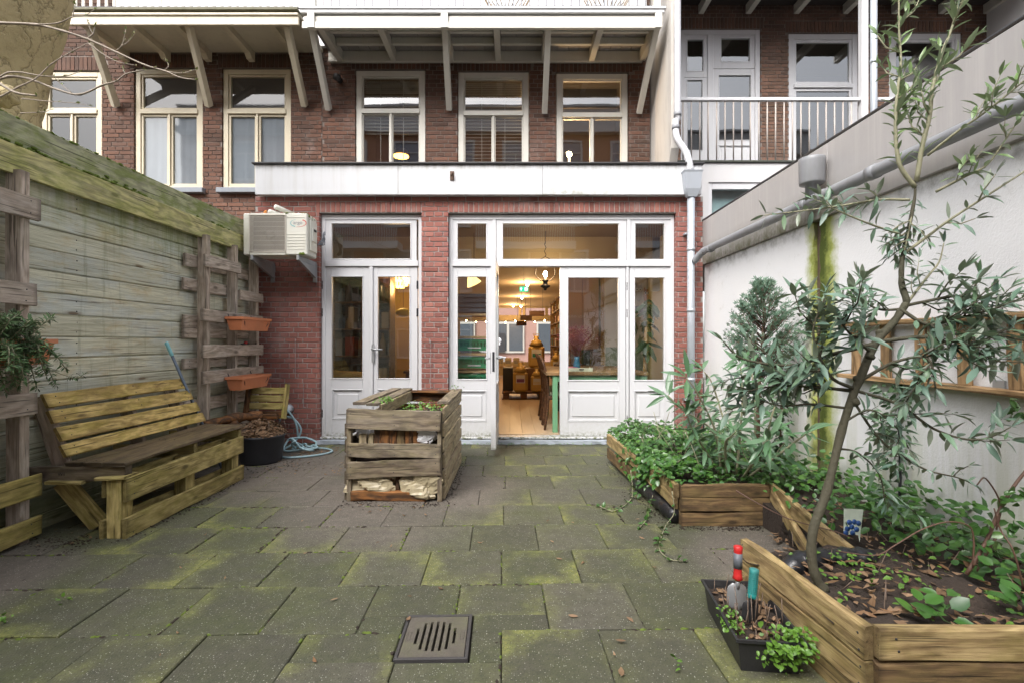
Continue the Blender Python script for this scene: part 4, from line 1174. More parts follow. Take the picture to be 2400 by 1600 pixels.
# ------------------------------------------------------------------ upright pallets used as trellis
def pallet_trellis(label, y0, y1, stringers, fronts, backs, low):
    t = thing('pallet', label, 'pallet', ((XL - 2.98) / 2, (y0 + y1) / 2, 0), 'upright pallets on the fence')
    for y, w in stringers:
        board('stringer', (-3.052, y, .0), (-3.052, y, 2.30), w, .095, M_['pallet'], t, up=(0, 1, 0), seg=4, rough=.003)
    for a, b, z, h, *q in fronts:
        board('slat', (-2.990, a, z + R.uniform(-.008, .008)), (-2.990, b, z + R.uniform(-.008, .008)), h, .024, M_['pallet_low' if z < low else 'pallet'], t, seg=4, rough=.005, nails=(.06, .94))
    for a, b, z, h in backs:
        board('slat', (-3.115, a, z), (-3.115, b, z + R.uniform(-.01, .01)), h, .022, M_['pallet'], t, seg=4, rough=.005, nails=(.06, .94))
    return t
pallet_trellis('grey pallet standing on end against the fence behind the rosemary trough', 2.0, 3.12, [(2.16, .05), (2.60, .05), (3.03, .06)],
               [(1.98, 3.10, 2.08, .14), (1.98, 3.08, 1.545, .135), (1.98, 3.08, 1.15, .11), (1.98, 3.08, .868, .135), (1.98, 3.11, .345, .135), (1.98, 3.11, .088, .118)],
               [(1.98, 2.97, 1.80, .13), (1.98, 2.97, 1.30, .10), (1.98, 2.97, .62, .12), (1.98, 2.97, .22, .1)], .6)
pallet_trellis('grey pallet standing on end in the fence corner under the air conditioner', 4.74, 5.88, [(4.86, .058), (5.36, .05), (5.80, .055)],
               [(4.76, 5.40, 2.045, .115), (5.38, 5.88, 1.765, .105), (4.73, 5.88, 1.50, .115), (4.73, 5.88, 1.145, .118), (4.73, 5.88, .90, .12), (4.9, 5.88, .34, .12)],
               [(4.66, 5.90, 2.03, .12), (4.64, 5.36, 1.80, .115), (4.64, 5.9, 1.44, .12), (4.64, 5.9, 1.33, .10), (4.64, 5.9, 1.04, .1), (4.64, 5.9, .62, .12), (4.64, 5.9, .12, .1)], .0)

# ------------------------------------------------------------------ terracotta troughs on wire brackets
def trough(label, y0, y1, x0, x1, zr, depth, mat='terracotta', tilt=0):
    t = thing('flower_trough', label, 'flower trough', ((x0 + x1) / 2, (y0 + y1) / 2, zr - depth), 'terracotta flower troughs on the pallets')
    m = MB(); e, f_, w = .012, .035, .006
    ring = lambda a, z: [(x0 + a, y0 + a, z), (x1 - a, y0 + a, z), (x1 - a, y1 - a, z), (x0 + a, y1 - a, z)]
    vs = ring(f_, zr - depth) + ring(e, zr - .028) + ring(.0, zr - .026) + ring(0, zr) + ring(.014, zr) + ring(.018, zr - .03) + ring(f_ + .006, zr - depth + .012)
    fs = [(3, 2, 1, 0)] + [(i * 4 + k, i * 4 + (k + 1) % 4, i * 4 + (k + 1) % 4 + 4, i * 4 + k + 4) for i in range(6) for k in range(4)] + [(24, 25, 26, 27)]
    m.add(vs, fs).build('trough', M_[mat], t)
    m = MB(); b = x1 - .013
    m.tube([(x1 - .02, y0 + .06, zr - .02), (b, y0 + .06, zr - .06), (b - .022, y0 + .10, zr - depth + .03), (b - .022, y1 - .10, zr - depth + .03), (b, y1 - .06, zr - .06), (x1 - .02, y1 - .06, zr - .02)], .004, 5)
    for y in (y0 + .08, y1 - .08): m.tube(spline([(x0 + .01, y, zr - .04), (x0 - .005, y, zr + .015), (x0 - .02, y, zr + .04), (x0 - .04, y, zr + .02)], 4), .004, 5)
    m.build('wire_bracket', M_['black_metal'], t)
    m = MB(); vs = [(x0 + .02, y0 + .02), (x1 - .02, y0 + .02), (x1 - .02, y1 - .02), (x0 + .02, y1 - .02)]
    m.add([(x, y, zr - .035) for x, y in vs], [(0, 1, 2, 3)]).build('soil', M_['soil'], t)
    return t
trough('terracotta trough holding a rosemary bush on the nearest pallet', 2.36, 2.99, -2.965, -2.765, 1.265, .15)
trough('empty terracotta trough, the upper of the two by the air conditioner', 5.06, 5.67, -2.965, -2.775, 1.505, .14)
trough('lower terracotta trough with dead leaves, above the small wooden crate', 5.06, 5.66, -2.965, -2.775, .885, .14)

# red clipper left on a slat
cl = thing('clippers', 'small red and black hand clippers lying on a pallet slat', 'clippers', (-2.98, 5.5, 1.2))
m = MB(); m.tube([(-2.99, 5.42, 1.215), (-2.985, 5.55, 1.225)], .012, 7); m.build('handle', M_['black_plastic'], cl)
m = MB(); ico(m, (-2.985, 5.50, 1.235), .02, sq=(1, 1.4, .8)); m.build('grip', M_['red'], cl)

# ------------------------------------------------------------------ pallet bench
be = thing('pallet_bench', 'low garden bench nailed from mossy yellow pallets beside the fence', 'bench', (-2.7, 3.8, 0))
YA, YE = 3.12, 4.50
# backrest: four boards on three slanted battens
b0, b1 = Vector((-2.865, 0, .50)), Vector((-3.06, 0, .905))
dirv = (b1 - b0).normalized()
hgt = (b1 - b0).length
for k, (u, w) in enumerate(((.05, .085), (.165, .092), (.29, .092), (.405, .098))):
    c = b0 + dirv * u
    nrm = Vector((dirv.z, 0, -dirv.x))
    board('back_board', (c.x, YA + .035 + .012 * k + R.uniform(-.006, .006), c.z), (c.x, YE + .09 - .012 * k, c.z + R.uniform(-.006, .006)), w, .022, M_['bench'], be, up=dirv, seg=5, rough=.0035, nails=(.06, .55, .95))
for y in (3.24, 3.9, 4.45):
    c0 = b0 + Vector((-.065, y, -.17)) ; c1 = b1 + Vector((-.055, y, -.02))
    board('batten', c0, c1, .10, .045, M_['pallet'], be, up=(1, 0, .4), seg=2)
# seat
for k, x in enumerate((-2.80, -2.675, -2.535)):
    board('seat_board', (x, YA + .01 * (2 - k), .468), (x + .01, YE + .02 * (2 - k) + .01, .480), .122 if k < 2 else .145, .022, M_['seat'], be, up=(1, 0, 0), seg=5, rough=.004, nails=(.04, .5, .96))
for y in (YA + .05, 3.84, YE - .04):
    board('stringer', (-3.10, y, .395), (-2.475, y, .405), .10, .05, M_['bench_skirt'] if y > 3.2 else M_['compost'], be, seg=3)
# front skirt: a pallet on its long edge
board('skirt_board', (-2.462, YA, .305), (-2.462, YE - .02, .318), .150, .026, M_['bench_skirt'], be, seg=5, rough=.004, nails=(.05, .5, .94))
board('skirt_board', (-2.462, YA - .01, .062), (-2.462, YE - .02, .062), .125, .03, M_['bench_skirt'], be, seg=5, rough=.006, nails=(.05, .5, .94))
board('skirt_board', (-2.605, YA - .01, .055), (-2.605, YE - .02, .055), .115, .026, M_['bench_skirt'], be, seg=4, rough=.006)
board('skirt_board', (-2.605, YA + .01, .315), (-2.605, YE - .04, .315), .125, .026, M_['bench_skirt'], be, seg=4, rough=.004)
for y in (3.17, 3.80, YE - .09):
    board('block', (-2.533, y, .0), (-2.533, y, .375), .105, .092, M_['bench_skirt'], be, up=(0, 1, 0), seg=2)
board('ledge', (-2.64, YA + .04, .382), (-2.455, YA + .045, .386), .13, .018, M_['bench_skirt'], be, up=(0, 1, 0), seg=2)
# slanting offcut and its ledge under the left end
board('brace', (-2.93, 3.20, .34), (-2.745, 3.27, .03), .13, .03, M_['bench_skirt'], be, up=(1, 0, .5), seg=2)
board('ledge', (-2.97, 3.17, .352), (-2.735, 3.17, .352), .11, .02, M_['bench_skirt'], be, up=(0, 1, 0), seg=2)
text("W1", .032, Matrix.Translation((-2.885, YA + .0225, .402)) @ FACE_CAM, M_['black_metal'], be.children[0] if False else be, 'stamp')

# broom stick
br = thing('broom_stick', 'grey broom stick with a pale teal grip leaning on the fence behind the bench', 'broom', (-2.83, 4.79, 0))
p0, p1 = Vector((-2.83, 4.79, .01)), Vector((-3.105, 4.405, 1.245))
m = MB(); m.tube([p0, p0.lerp(p1, .93)], .0125, 10); m.build('pole', M_['pole'], br)
m = MB(); q = [p0.lerp(p1, u) for u in (.90, .905, .93, .97, .995, 1.0)]
m.tube(q, [.014, .017, .0155, .0165, .0165, .010], 10); m.build('grip', M_['teal_pale'], br)

# ------------------------------------------------------------------ pallet compost bin
cb = thing('compost_bin', 'square compost bin built from weathered grey pallets in the middle of the paving', 'compost bin', (-.92, 4.4, 0))
x0, x1, y0, y1 = -1.285, -.562, 3.84, 5.06
for z, h, dl, dr in ((.650, .155, 0, -.02), (.395, .108, .012, .002), (.245, .128, .0, .035)):
    board('front_board', (x0, y0 - .012, z + dl), (x1 + .005, y0 - .012, z + dr), h, .026, M_['compost'], cb, seg=5, rough=.006, nails=(.04, .5, .96))
board('front_board', (x0 + .02, y0 + .01, .045), (x1 - .12, y0 + .01, .04), .07, .04, M_['rot'], cb, seg=4, rough=.008)
for x in (x0 + .01, x1 - .004):
    board('corner_post', (x, y0 + .022, .0), (x, y0 + .022, .70), .05, .035, M_['compost'], cb, up=(0, 1, 0), seg=2)
for x in (x0 + .02, x1 - .01):
    board('corner_post', (x, y1 - .04, .0), (x, y1 - .04, .70), .09, .05, M_['compost'], cb, up=(0, 1, 0), seg=2)
for k in range(6):
    z = .058 + k * .124
    board('side_board', (x1 + .022, y0 + .015 + R.uniform(0, .03), z), (x1 + .03, y1, z + .008 + R.uniform(-.006, .006)), .098, .022, M_['compost_side'], cb, seg=4, rough=.005, nails=(.04, .5, .96))
    if k < 5: board('side_board', (x0 - .022, y0 + .02, z), (x0 - .02, y1, z), .098, .022, M_['compost'], cb, seg=3, rough=.005)
for z, h in ((.685, .09), (.56, .1), (.42, .1), (.28, .1), (.14, .1)):
    board('back_board', (x0, y1 - .0, z), (x1, y1 - .0, z), h, .03, M_['rot'] if z > .5 else M_['compost'], cb, seg=4, rough=.006)
board('top_board', (x0 + .045, y0 + .14, .748), (x0 + .09, y1 + .02, .762), .105, .022, M_['compost'], cb, up=(1, 0, 0), seg=4, rough=.004)
board('top_board', (x0 + .155, y0 + .12, .744), (x0 + .205, y1 + .02, .760), .10, .022, M_['compost'], cb, up=(1, 0, 0), seg=4, rough=.004)
board('inner_board', (x0 + .22, y0 + .14, .69), (x0 + .25, y1, .70), .10, .025, M_['compost_side'], cb, seg=3)
board('top_board', (x1 - .012, y0 + .24, .742), (x1 - .005, y1 + .01, .752), .10, .022, M_['compost'], cb, up=(1, 0, 0), seg=4, rough=.005)
board('back_ledge', (x0 + .2, y1 - .03, .742), (x1, y1 - .03, .742), .08, .022, M_['rot'], cb, up=(0, 1, 0), seg=3, rough=.006)
# rotten palings seen through the gap
for k in range(7):
    x = x0 + .225 + k * .062
    board('paling', (x, y0 + .04, .40), (x + R.uniform(-.006, .006), y0 + .045, .585), .056, .03, M_['bed_dark' if k == 3 else 'rot'], cb, up=(1, 0, 0), seg=2, rough=.005)
for k in range(9):
    x = x0 + .10 + k * .07
    board('rotten_stick', (x, y0 + R.uniform(.03, .07), .09), (x + R.uniform(-.12, .12), y0 + .06, .2), .03, .025, M_['rot'], cb, seg=1, rough=.006)
for x, w in ((x0 + .105, .06), (x0 + .17, .042)):
    board('offcut', (x, y0 + .06, .44), (x, y0 + .06, .522), w, .05, M_['compost_side'], cb, up=(1, 0, 0), seg=1)
m = MB(); m.box(x0 + .03, x1 - .03, y0 + .1, y1 - .05, .02, .58, None, .02); m.build('rotting_fill', M_['soil'], cb)
def crumple(name, label, cat, c, sx, sy, sz, mat, seed, nu=14, nv=10, amp=.28, group=None):
    rr = random.Random(seed); vs, fs = [], []
    ph = [(rr.uniform(0, 6), rr.uniform(1, 6), rr.uniform(1, 6)) for _ in range(7)]
    for i in range(nv + 1):
        th = pi * i / nv
        for j in range(nu):
            a = 2 * pi * j / nu
            q = 1 + amp * sum(sin(p + k1 * a + k2 * th) for p, k1, k2 in [(x[0], round(x[1]), x[2]) for x in ph]) / 4 + rr.uniform(-.10, .10)
            d = Vector((sin(th) * cos(a), sin(th) * sin(a), -cos(th)))
            d = Vector([math.copysign(abs(v) ** .7, v) for v in d])
            vs.append((c[0] + d.x * sx * q, c[1] + d.y * sy * q, c[2] + d.z * sz * (q if d.z > 0 else 1)))
    for i in range(nv):
        for j in range(nu):
            a, b = i * nu + j, i * nu + (j + 1) % nu
            fs.append((a, b, b + nu, a + nu))
    o = MB().add(vs, fs).build(name, mat, None, None, label=label, cat=cat, group=group)
    return o
M_['sack'] = plain("stained plastic sack", (.40, .34, .22), .42, .5, 14, .8, (.10, .075, .045), .9, fine=16)
M_['film'] = plain("clear crumpled film", (.58, .58, .60), .25, .25, 12, .2, (.35, .33, .30), .4, fine=22)
crumple('plastic_sack', 'stained beige plastic sack at the left foot of the compost bin', 'sack', (x0 + .20, y0 + .055, .115), .17, .06, .075, M_['sack'], 3, 30, 20, .45)
crumple('plastic_sack', 'stained beige plastic sack hanging out at the right foot of the compost bin', 'sack', (x1 - .16, y0 + .045, .105), .14, .06, .10, M_['sack'], 8, 30, 20, .5)
crumple('plastic_bag', 'crumpled clear plastic bag in the right gap of the compost bin', 'bag', (x1 - .13, y0 + .055, .51), .085, .04, .07, M_['film'], 5, 18, 12)
crumple('plastic_bag', 'white plastic film in the left gap of the compost bin', 'bag', (x0 + .105, y0 + .10, .53), .07, .03, .06, M_['film'], 11, 18, 12, .15)

# ------------------------------------------------------------------ outdoor unit of the air conditioner
ac = thing('air_conditioner', 'mossy white outdoor air conditioner on wall brackets above the fence corner', 'air conditioner', (-2.65, 5.6, 2.2))
ax0, ax1, ay0, ay1, az0, az1 = -3.015, -2.30, 5.50, 5.78, 2.215, 2.685
m = MB(); c = .012
gx0, gx1, gz0, gz1 = ax0 + .075, ax0 + .475, az0 + .04, az1 - .025     # fan opening
m.box(ax0, gx0, ay0, ay1, az0, az1, None, c); m.box(gx1, ax1, ay0, ay1, az0, az1, None, c)
m.box(gx0, gx1, ay0, ay1, gz1, az1, None, .004); m.box(gx0, gx1, ay0, ay1, az0, gz0, None, .004)
m.box(gx0 - .002, gx1 + .002, ay0 + .1, ay1 - .01, gz0 - .002, gz1 + .002)
m.build('casing', M_['ac'], ac)
cx_, cz_ = (gx0 + gx1) / 2, (gz0 + gz1) / 2
m = MB(); m.box(gx0 - .001, gx1 + .001, ay0 + .085, ay0 + .099, gz0 - .001, gz1 + .001)
for k in range(3):
    a = 2 * pi * k / 3 + .4
    m.add([(cx_ + cos(a + s * .5) * r, ay0 + .06 + .02 * s, cz_ + sin(a + s * .5) * r) for r, s in ((.04, -1), (.175, -1), (.175, 1), (.04, 1))], [(0, 1, 2, 3)])
m.lathe([(.05, 0), (.05, .04), (.0, .045)], 14, Matrix.Translation((cx_, ay0 + .08, cz_)) @ Matrix.Rotation(radians(90), 4, 'X'))
m.build('fan', M_['ac_dark'], ac)
m = MB()
n = 44
for k in range(n):
    x = gx0 + .008 + (gx1 - gx0 - .016) * k / (n - 1)
    m.box(x - .0016, x + .0016, ay0 - .004, ay0 - .001, gz0, gz1)
for k in range(8):
    z = gz0 + .02 + (gz1 - gz0 - .04) * k / 7; m.box(gx0, gx1, ay0 - .0005, ay0 + .003, z - .002, z + .002)
bead(m, gx0 + .004, gx1 - .004, gz0 + .004, gz1 - .004, ay0 - .008, ay0 + .004, .012)
m.build('grille', M_['ac_grille'], ac, kind='stuff')
m = MB()
for k in range(6): m.box(gx1 + .02, ax1 - .018, ay0 - .004, ay0 + .002, az0 + .065 + k * .033, az0 + .071 + k * .033, None, .001)
for k in range(10): m.box(ax0 + .012, gx0 - .022, ay0 - .003, ay0 + .002, az0 + .05 + k * .04, az0 + .054 + k * .04)
m.box(gx1 + .02, ax1 - .02, ay0 - .004, ay0 + .002, az1 - .05, az1 - .044)
m.build('ribs', M_['ac'], ac)
lx, lz = gx1 + .145, az1 - .108
text("argo", .058, Matrix.Translation((lx - .006, ay0 - .0015, lz)) @ FACE_CAM, plain("logo grey", (.28, .28, .30), .5, .0), ac, 'lettering', .001)
def arc(m, cx, cz, rx_, rz_, a0, a1, w0, w1, y, n=16):
    vs = []
    for i in range(n + 1):
        u = i / n; a = a0 + (a1 - a0) * u; w = w0 + (w1 - w0) * u
        vs += [(cx + cos(a) * (rx_ - w), y, cz + sin(a) * (rz_ - w)), (cx + cos(a) * (rx_ + w), y, cz + sin(a) * (rz_ + w))]
    m.add(vs, [(2 * i, 2 * i + 2, 2 * i + 3, 2 * i + 1) for i in range(n)])
m = MB(); arc(m, lx, lz - .004, .088, .042, -1.8, 1.0, .001, .006, ay0 - .0022); m.build('logo_arc', plain("logo red", (.50, .05, .04), .5, 0), ac)
m = MB(); arc(m, lx, lz - .004, .088, .042, 1.9, 4.3, .001, .006, ay0 - .0022); m.build('logo_arc', plain("logo teal", (.20, .45, .45), .5, 0), ac)
# side cover with a valve box, wiring, brackets
m = MB(); m.box(ax1 + .0005, ax1 + .018, ay0 + .06, ay1 - .03, az0 + .06, az1 - .06, None, .006); m.box(ax1 + .0005, ax1 + .03, ay0 + .09, ay1 - .06, az0 + .17, az0 + .34, None, .006); m.build('side_cover', M_['ac'], ac)
m = MB(); m.box(ax1 + .0305, ax1 + .034, ay0 + .12, ay1 - .09, az0 + .29, az0 + .315); m.build('recess', M_['dark'], ac)
m = MB()
for k in range(6):
    y = ay1 - .02 + R.uniform(-.03, .03)
    m.tube(spline([(ax1 + .02, y, az0 + .12 + R.uniform(0, .06)), (ax1 + .06 + R.uniform(0, .02), y + .04, az0 + .2 + R.uniform(-.03, .1)), (ax1 + .055, y + .08, az0 + .3), (ax1 + .02, 5.98, az0 + .32 + R.uniform(-.05, .05))], 4), .006, 5)
m.build('wiring', M_['grey_plastic'], ac)
for x in (ax0 + .10, ax1 - .10):
    m = MB()
    m.bar((x, ay0 - .01, az0 - .03), (x, 5.995, az0 - .03), .05, .03, c=.003)
    m.add([(x - .016, ay0, az0 - .056), (x + .016, ay0, az0 - .056), (x + .016, 5.99, az0 - .056), (x - .016, 5.99, az0 - .056), (x - .016, 5.99, az0 - .20), (x + .016, 5.99, az0 - .20)], [(0, 3, 4), (1, 5, 2), (0, 4, 5, 1), (3, 2, 5, 4)])
    m.box(x - .02, x + .02, 5.965, 5.998, az0 - .25, az0 - .02)
    m.build('bracket', M_['steel'], ac)
m = MB()
for k in range(16):
    s = R.random()
    ico(m, (ax1 - .13 + R.uniform(-.12, .11), ay0 + R.uniform(.01, .1), az1 + .002), R.uniform(.008, .022), sq=(1.4, 1, .5), jit=.3, n=6, k=4)
for k in range(9): ico(m, (ax1 - .05 + R.uniform(-.03, .03), ay0 - .004, az0 + .012 + R.uniform(-.004, .012)), R.uniform(.006, .014), sq=(1.3, .5, .9), jit=.3, n=6, k=4)
for k in range(8): ico(m, (ax1 + .004, ay0 + R.uniform(.05, .22), az1 - R.uniform(.0, .08)), R.uniform(.006, .016), sq=(.5, 1.2, 1), jit=.3, n=6, k=4)
m.build('moss', M_['moss'], ac, kind='stuff')
# insulated hoses coming through the wall above it
pp = thing('wall_pipes', 'pair of taped pipes with torn ends poking from the brick above the air conditioner', 'pipes', (-2.65, 5.9, 2.72))
for a, b in (((-2.78, 5.62, 2.735), (-2.60, 5.99, 2.70)), ((-2.73, 5.66, 2.80), (-2.57, 5.995, 2.755)), ((-2.49, 5.72, 2.73), (-2.42, 5.995, 2.70))):
    a, b = Vector(a), Vector(b); r = .028 if a.x < -2.6 else .016
    m = MB(); m.tube([a, a.lerp(b, .33), a.lerp(b, .36), b], [r, r, r * .9, r * .9], 10); m.build('pipe', M_['ac'], pp)
m = MB(); ico(m, (-2.815, 5.60, 2.715), .022, sq=(.8, .8, 1.3), jit=.3); m.build('torn_foam', plain("orange foam", (.65, .24, .05), .8), pp)

# wire hooks on the brick
for x, z0, z1, lab in ((wx(694, 5.99), wz(796, 5.99), wz(884, 5.99), 'thin wire hook on the left brick wall, the higher one'), (wx(713, 5.99), wz(900, 5.99), wz(952, 5.99), 'thin wire hook near the foot of the left brick wall'), (wx(1010, 5.99), wz(800, 5.99), wz(905, 5.99), 'thin wire hook on the brick pier between the door sets')):
    m = MB(); m.tube(spline([(x, 6.0, z0), (x, 5.97, z0), (x, 5.965, z0 - .03), (x, 5.968, z1 + .03), (x + .005, 5.96, z1), (x + .03, 5.965, z1 - .004)], 4), .0032, 5)
    m.build('wire_hook', M_['steel'], None, None, label=lab, cat='wire hook')

# ------------------------------------------------------------------ tub of dead leaves, crate, rotten log, hose
tc = Vector((-2.62, 5.13, 0))
tb = thing('planter_tub', 'round dark rubber tub heaped with dead leaves at the end of the bench', 'tub', tc)
m = MB(); m.lathe([(.185, .0), (.20, .02), (.222, .26), (.234, .268), (.236, .288), (.222, .290), (.212, .25), (.2, .22)], 32, Matrix.Translation(tc)); m.build('tub', M_['tub'], tb)
m = MB(); m.lathe([(.212, .25), (.12, .31), (.0, .34)], 20, Matrix.Translation(tc)); m.build('fill', M_['soil'], tb)
def leaf_heap(name, n, fn, size, label=None, parent=None, mat='litter', curl=.5, kind='stuff'):
    m = MB()
    for _ in range(n):
        p, nr = fn(); s = R.uniform(*size); a = R.uniform(0, 2 * pi)
        z = (nr + Vector((R.uniform(-.9, .9), R.uniform(-.9, .9), R.uniform(-.2, .9))) * curl).normalized()
        x = Vector((cos(a), sin(a), 0)); x = (x - z * x.dot(z)).normalized(); y = z.cross(x)
        k = R.uniform(-.35, .5) * s; w = s * R.uniform(.28, .5)
        P = [(-.5 * s, 0, k * .5), (-.12 * s, w * .5, k * .12), (.22 * s, w * .42, 0), (.5 * s, 0, k * .4), (.22 * s, -w * .42, k * .2), (-.12 * s, -w * .5, -k * .1), (0, 0, -k * .25)]
        vs = [p + x * a_ + y * b_ + z * c_ for a_, b_, c_ in P]
        m.add(vs, [(6, 0, 1), (6, 1, 2), (6, 2, 3), (6, 3, 4), (6, 4, 5), (6, 5, 0)], None, R.random())
    return m.build(name, M_[mat], parent, None, label=label, kind=kind)
def heap():
    r = .235 * math.sqrt(R.random()); a = R.uniform(0, 2 * pi)
    z = .275 + (.17 - .14 * (r / .235) ** 2) * R.uniform(.5, 1.0)
    return tc + Vector((r * cos(a), r * sin(a), z)), Vector((cos(a) * r * 3, sin(a) * r * 3, 1)).normalized()
leaf_heap('dead_leaves', 900, heap, (.03, .075), 'heap of curled brown dead leaves in the tub', tb)
m = MB()
for k in range(16):
    a = R.uniform(0, 2 * pi); p = tc + Vector((cos(a) * .16, sin(a) * .16, .36))
    m.tube([p, p + Vector((cos(a) * .1, sin(a) * .1, R.uniform(-.1, .1))), p + Vector((cos(a) * .13, sin(a) * .13, R.uniform(-.2, .12)))], [.004, .003, .0015], 5)
m.build('dry_stalks', M_['twig'], tb, kind='stuff')

ct = thing('wooden_crate', 'small slatted wooden crate tilted up behind the leaf tub', 'crate', (-2.72, 5.35, .4))
MC = Matrix.Translation((-2.725, 5.42, .40)) @ Matrix.Rotation(radians(-14), 4, 'X') @ Matrix.Rotation(radians(4), 4, 'Z')
cp = lambda x, y, z: MC @ Vector((x, y, z))
for k, z in enumerate((.05, .14, .225, .31)):
    board('slat', cp(-.185, .0, z), cp(.185, .0, z), .070, .014, M_['bench_skirt' if k else 'rot'], ct, seg=3, rough=.003)
board('side', cp(-.205, -.02, .0), cp(-.205, -.02, .37), .085, .03, M_['rot'], ct, up=(0, 1, 0), seg=3, rough=.006)
board('side', cp(.205, -.02, .0), cp(.205, -.02, .385), .085, .025, M_['pallet_low'], ct, up=(0, 1, 0), seg=3, rough=.006)
board('bottom_rail', cp(-.26, -.10, .0), cp(.16, -.09, .02), .05, .05, M_['rot'], ct, seg=4, rough=.008)
lg = thing('rotten_log', 'rotten split log lying beside the leaf tub and wooden crate', 'log', (-2.95, 4.95, .4))
pts = spline([(-3.02, 4.78, .43), (-2.92, 4.95, .455), (-2.80, 5.10, .47), (-2.66, 5.22, .46)], 5)
m = MB(); m.tube(pts, [.05 + R.uniform(-.012, .012) for _ in pts], 9); m.build('log', M_['rot'], lg)
pts = spline([(-2.98, 4.74, .36), (-2.88, 4.88, .36), (-2.78, 4.99, .40)], 5)
m = MB(); m.tube(pts, [.055 + R.uniform(-.012, .012) for _ in pts], 9); m.build('log_piece', M_['rot'], lg)

# hose on its tap
ho = thing('garden_hose', 'pale blue garden hose looped from a wall tap and tangled on the ground', 'hose', (-2.35, 5.75, 0))
def hose(pts, n=7):
    m = MB(); m.tube(spline(pts, n), .0115, 8); return m.build('hose', M_['hose'], ho)
hp = lambda px, py, Y: W(px, py, Y)
hose([hp(640, 955, 5.86), hp(660, 953, 5.84), hp(678, 965, 5.82), hp(693, 990, 5.82), hp(698, 1020, 5.82), hp(694, 1030, 5.83), hp(690, 1040, 5.78)])
hose([hp(643, 982, 5.9), hp(668, 975, 5.88), hp(690, 982, 5.84), hp(705, 1003, 5.82), hp(700, 1022, 5.80), hp(682, 1042, 5.72), hp(664, 1052, 5.6)])
z = .015
pts = []
for k in range(24):
    a = k * .75; r = .12 + .05 * sin(k * 1.7) + .03 * (k % 3)
    pts.append((-2.40 + r * cos(a) * .9, 5.60 + r * sin(a) * .65, z + .012 * (k % 5) + .10 * max(0, sin(k * .6)) ))
hose(pts, 5)
hose([(-2.55, 5.28, .016), (-2.35, 5.25, .014), (-2.12, 5.36, .014), (-2.03, 5.52, .014), (-2.12, 5.66, .014), (-2.3, 5.72, .014), (-2.45, 5.66, .03)])
m = MB(); p = hp(672, 958, 5.93); m.tube([p + Vector((0, .07, 0)), p + Vector((0, .0, 0)), p + Vector((0, -.06, -.015))], [.055, .05, .035], 12); m.build('tap_cover', plain("pale grey plastic", (.5, .56, .60), .5), ho)
m = MB(); p = hp(656, 972, 5.86); m.tube([p, p - Vector((0, 0, .035))], .017, 8); m.build('connector', M_['yellow'], ho)
m = MB(); m.tube([p - Vector((0, 0, .036)), p - Vector((0, 0, .085))], [.015, .012], 8); m.build('connector_nut', M_['grey_plastic'], ho)

# ------------------------------------------------------------------ wooden ladder hung on the annex wall
ld = thing('wooden_ladder', 'old wooden ladder hung level on the white annex wall behind the olive', 'ladder', (2.3, 2.7, 1.2))
board('rail', (XW - .045, 1.75, 1.372), (XW - .045, 3.40, 1.362), .028, .08, M_['ladder'], ld, seg=4, c=.005)
board('rail', (XW - .045, 1.75, 1.012), (XW - .045, 3.44, 1.015), .028, .08, M_['ladder'], ld, seg=4, c=.005)
for y in (1.98, 2.245, 2.505, 2.77, 3.035, 3.3):
    board('rung', (XW - .045, y, 1.027), (XW - .045, y + .01, 1.357), .07, .024, M_['ladder'], ld, up=(0, 1, 0), seg=2, c=.005)
for y, z in ((2.37, 1.045), (2.62, 1.34)):
    MB().box(XW - .012, XW - .001, y - .03, y + .03, z - .02, z + .02, None, .002).build('bracket', M_['steel'], ld)

# ------------------------------------------------------------------ raised beds
bb = thing('raised_bed', 'deep raised bed of wet planks at the back, full of trailing periwinkle', 'raised bed', (1.7, 4.4, 0))
X0, X1, YF1 = 1.135, 1.77, 3.335
for k, z in enumerate((.048, .142, .236)):
    board('plank', (X0 + .01, YF1, z + (.006 if k == 1 else 0)), (X1 - .015, YF1 + .01, z), .088, .035, M_['bed_dark' if k < 3 else 'bed'], bb, seg=4, rough=.005)
board('plank', (X0 - .012, YF1 + .01, .235), (1.085, 4.12, .262), .095, .03, M_['bed'], bb, seg=4, rough=.005)
board('plank', (X0 - .018, YF1 + .015, .15), (1.08, 4.10, .172), .075, .03, M_['bed'], bb, seg=4, rough=.005)
board('plank', (1.06, 4.05, .23), (1.0, 5.1, .24), .11, .03, M_['bed'], bb, seg=4, rough=.005)
board('plank', (1.055, 4.05, .10), (1.0, 5.1, .10), .11, .03, M_['bed_dark'], bb, seg=4, rough=.005)
board('plank', (X1 + .01, YF1 + .03, .232), (1.615, 2.33, .222), .10, .034, M_['bed'], bb, seg=5, rough=.005)
board('corner_post', (X0 + .035, YF1 + .05, .0), (X0 + .035, YF1 + .05, .26), .05, .05, M_['bed_dark'], bb, up=(0, 1, 0), seg=1)
board('corner_post', (X1 + .0, YF1 + .045, .0), (X1, YF1 + .045, .26), .05, .04, M_['bed_dark'], bb, up=(0, 1, 0), seg=1)
def roll(name, pts, r, parent, mat='membrane'):
    P = spline(pts, 6); m = MB()
    m.tube(P, [r * (1 + R.uniform(-.16, .16)) for _ in P], 12); return m.build(name, M_[mat], parent)
roll('liner', [(X0 - .005, YF1 + .03, .05), (1.10, 3.6, .062), (1.085, 3.9, .06), (1.06, 4.2, .06)], .052, bb)
roll('liner', [(X1 + .035, 3.3, .10), (1.74, 3.0, .09), (1.69, 2.7, .085), (1.65, 2.42, .08)], .06, bb)

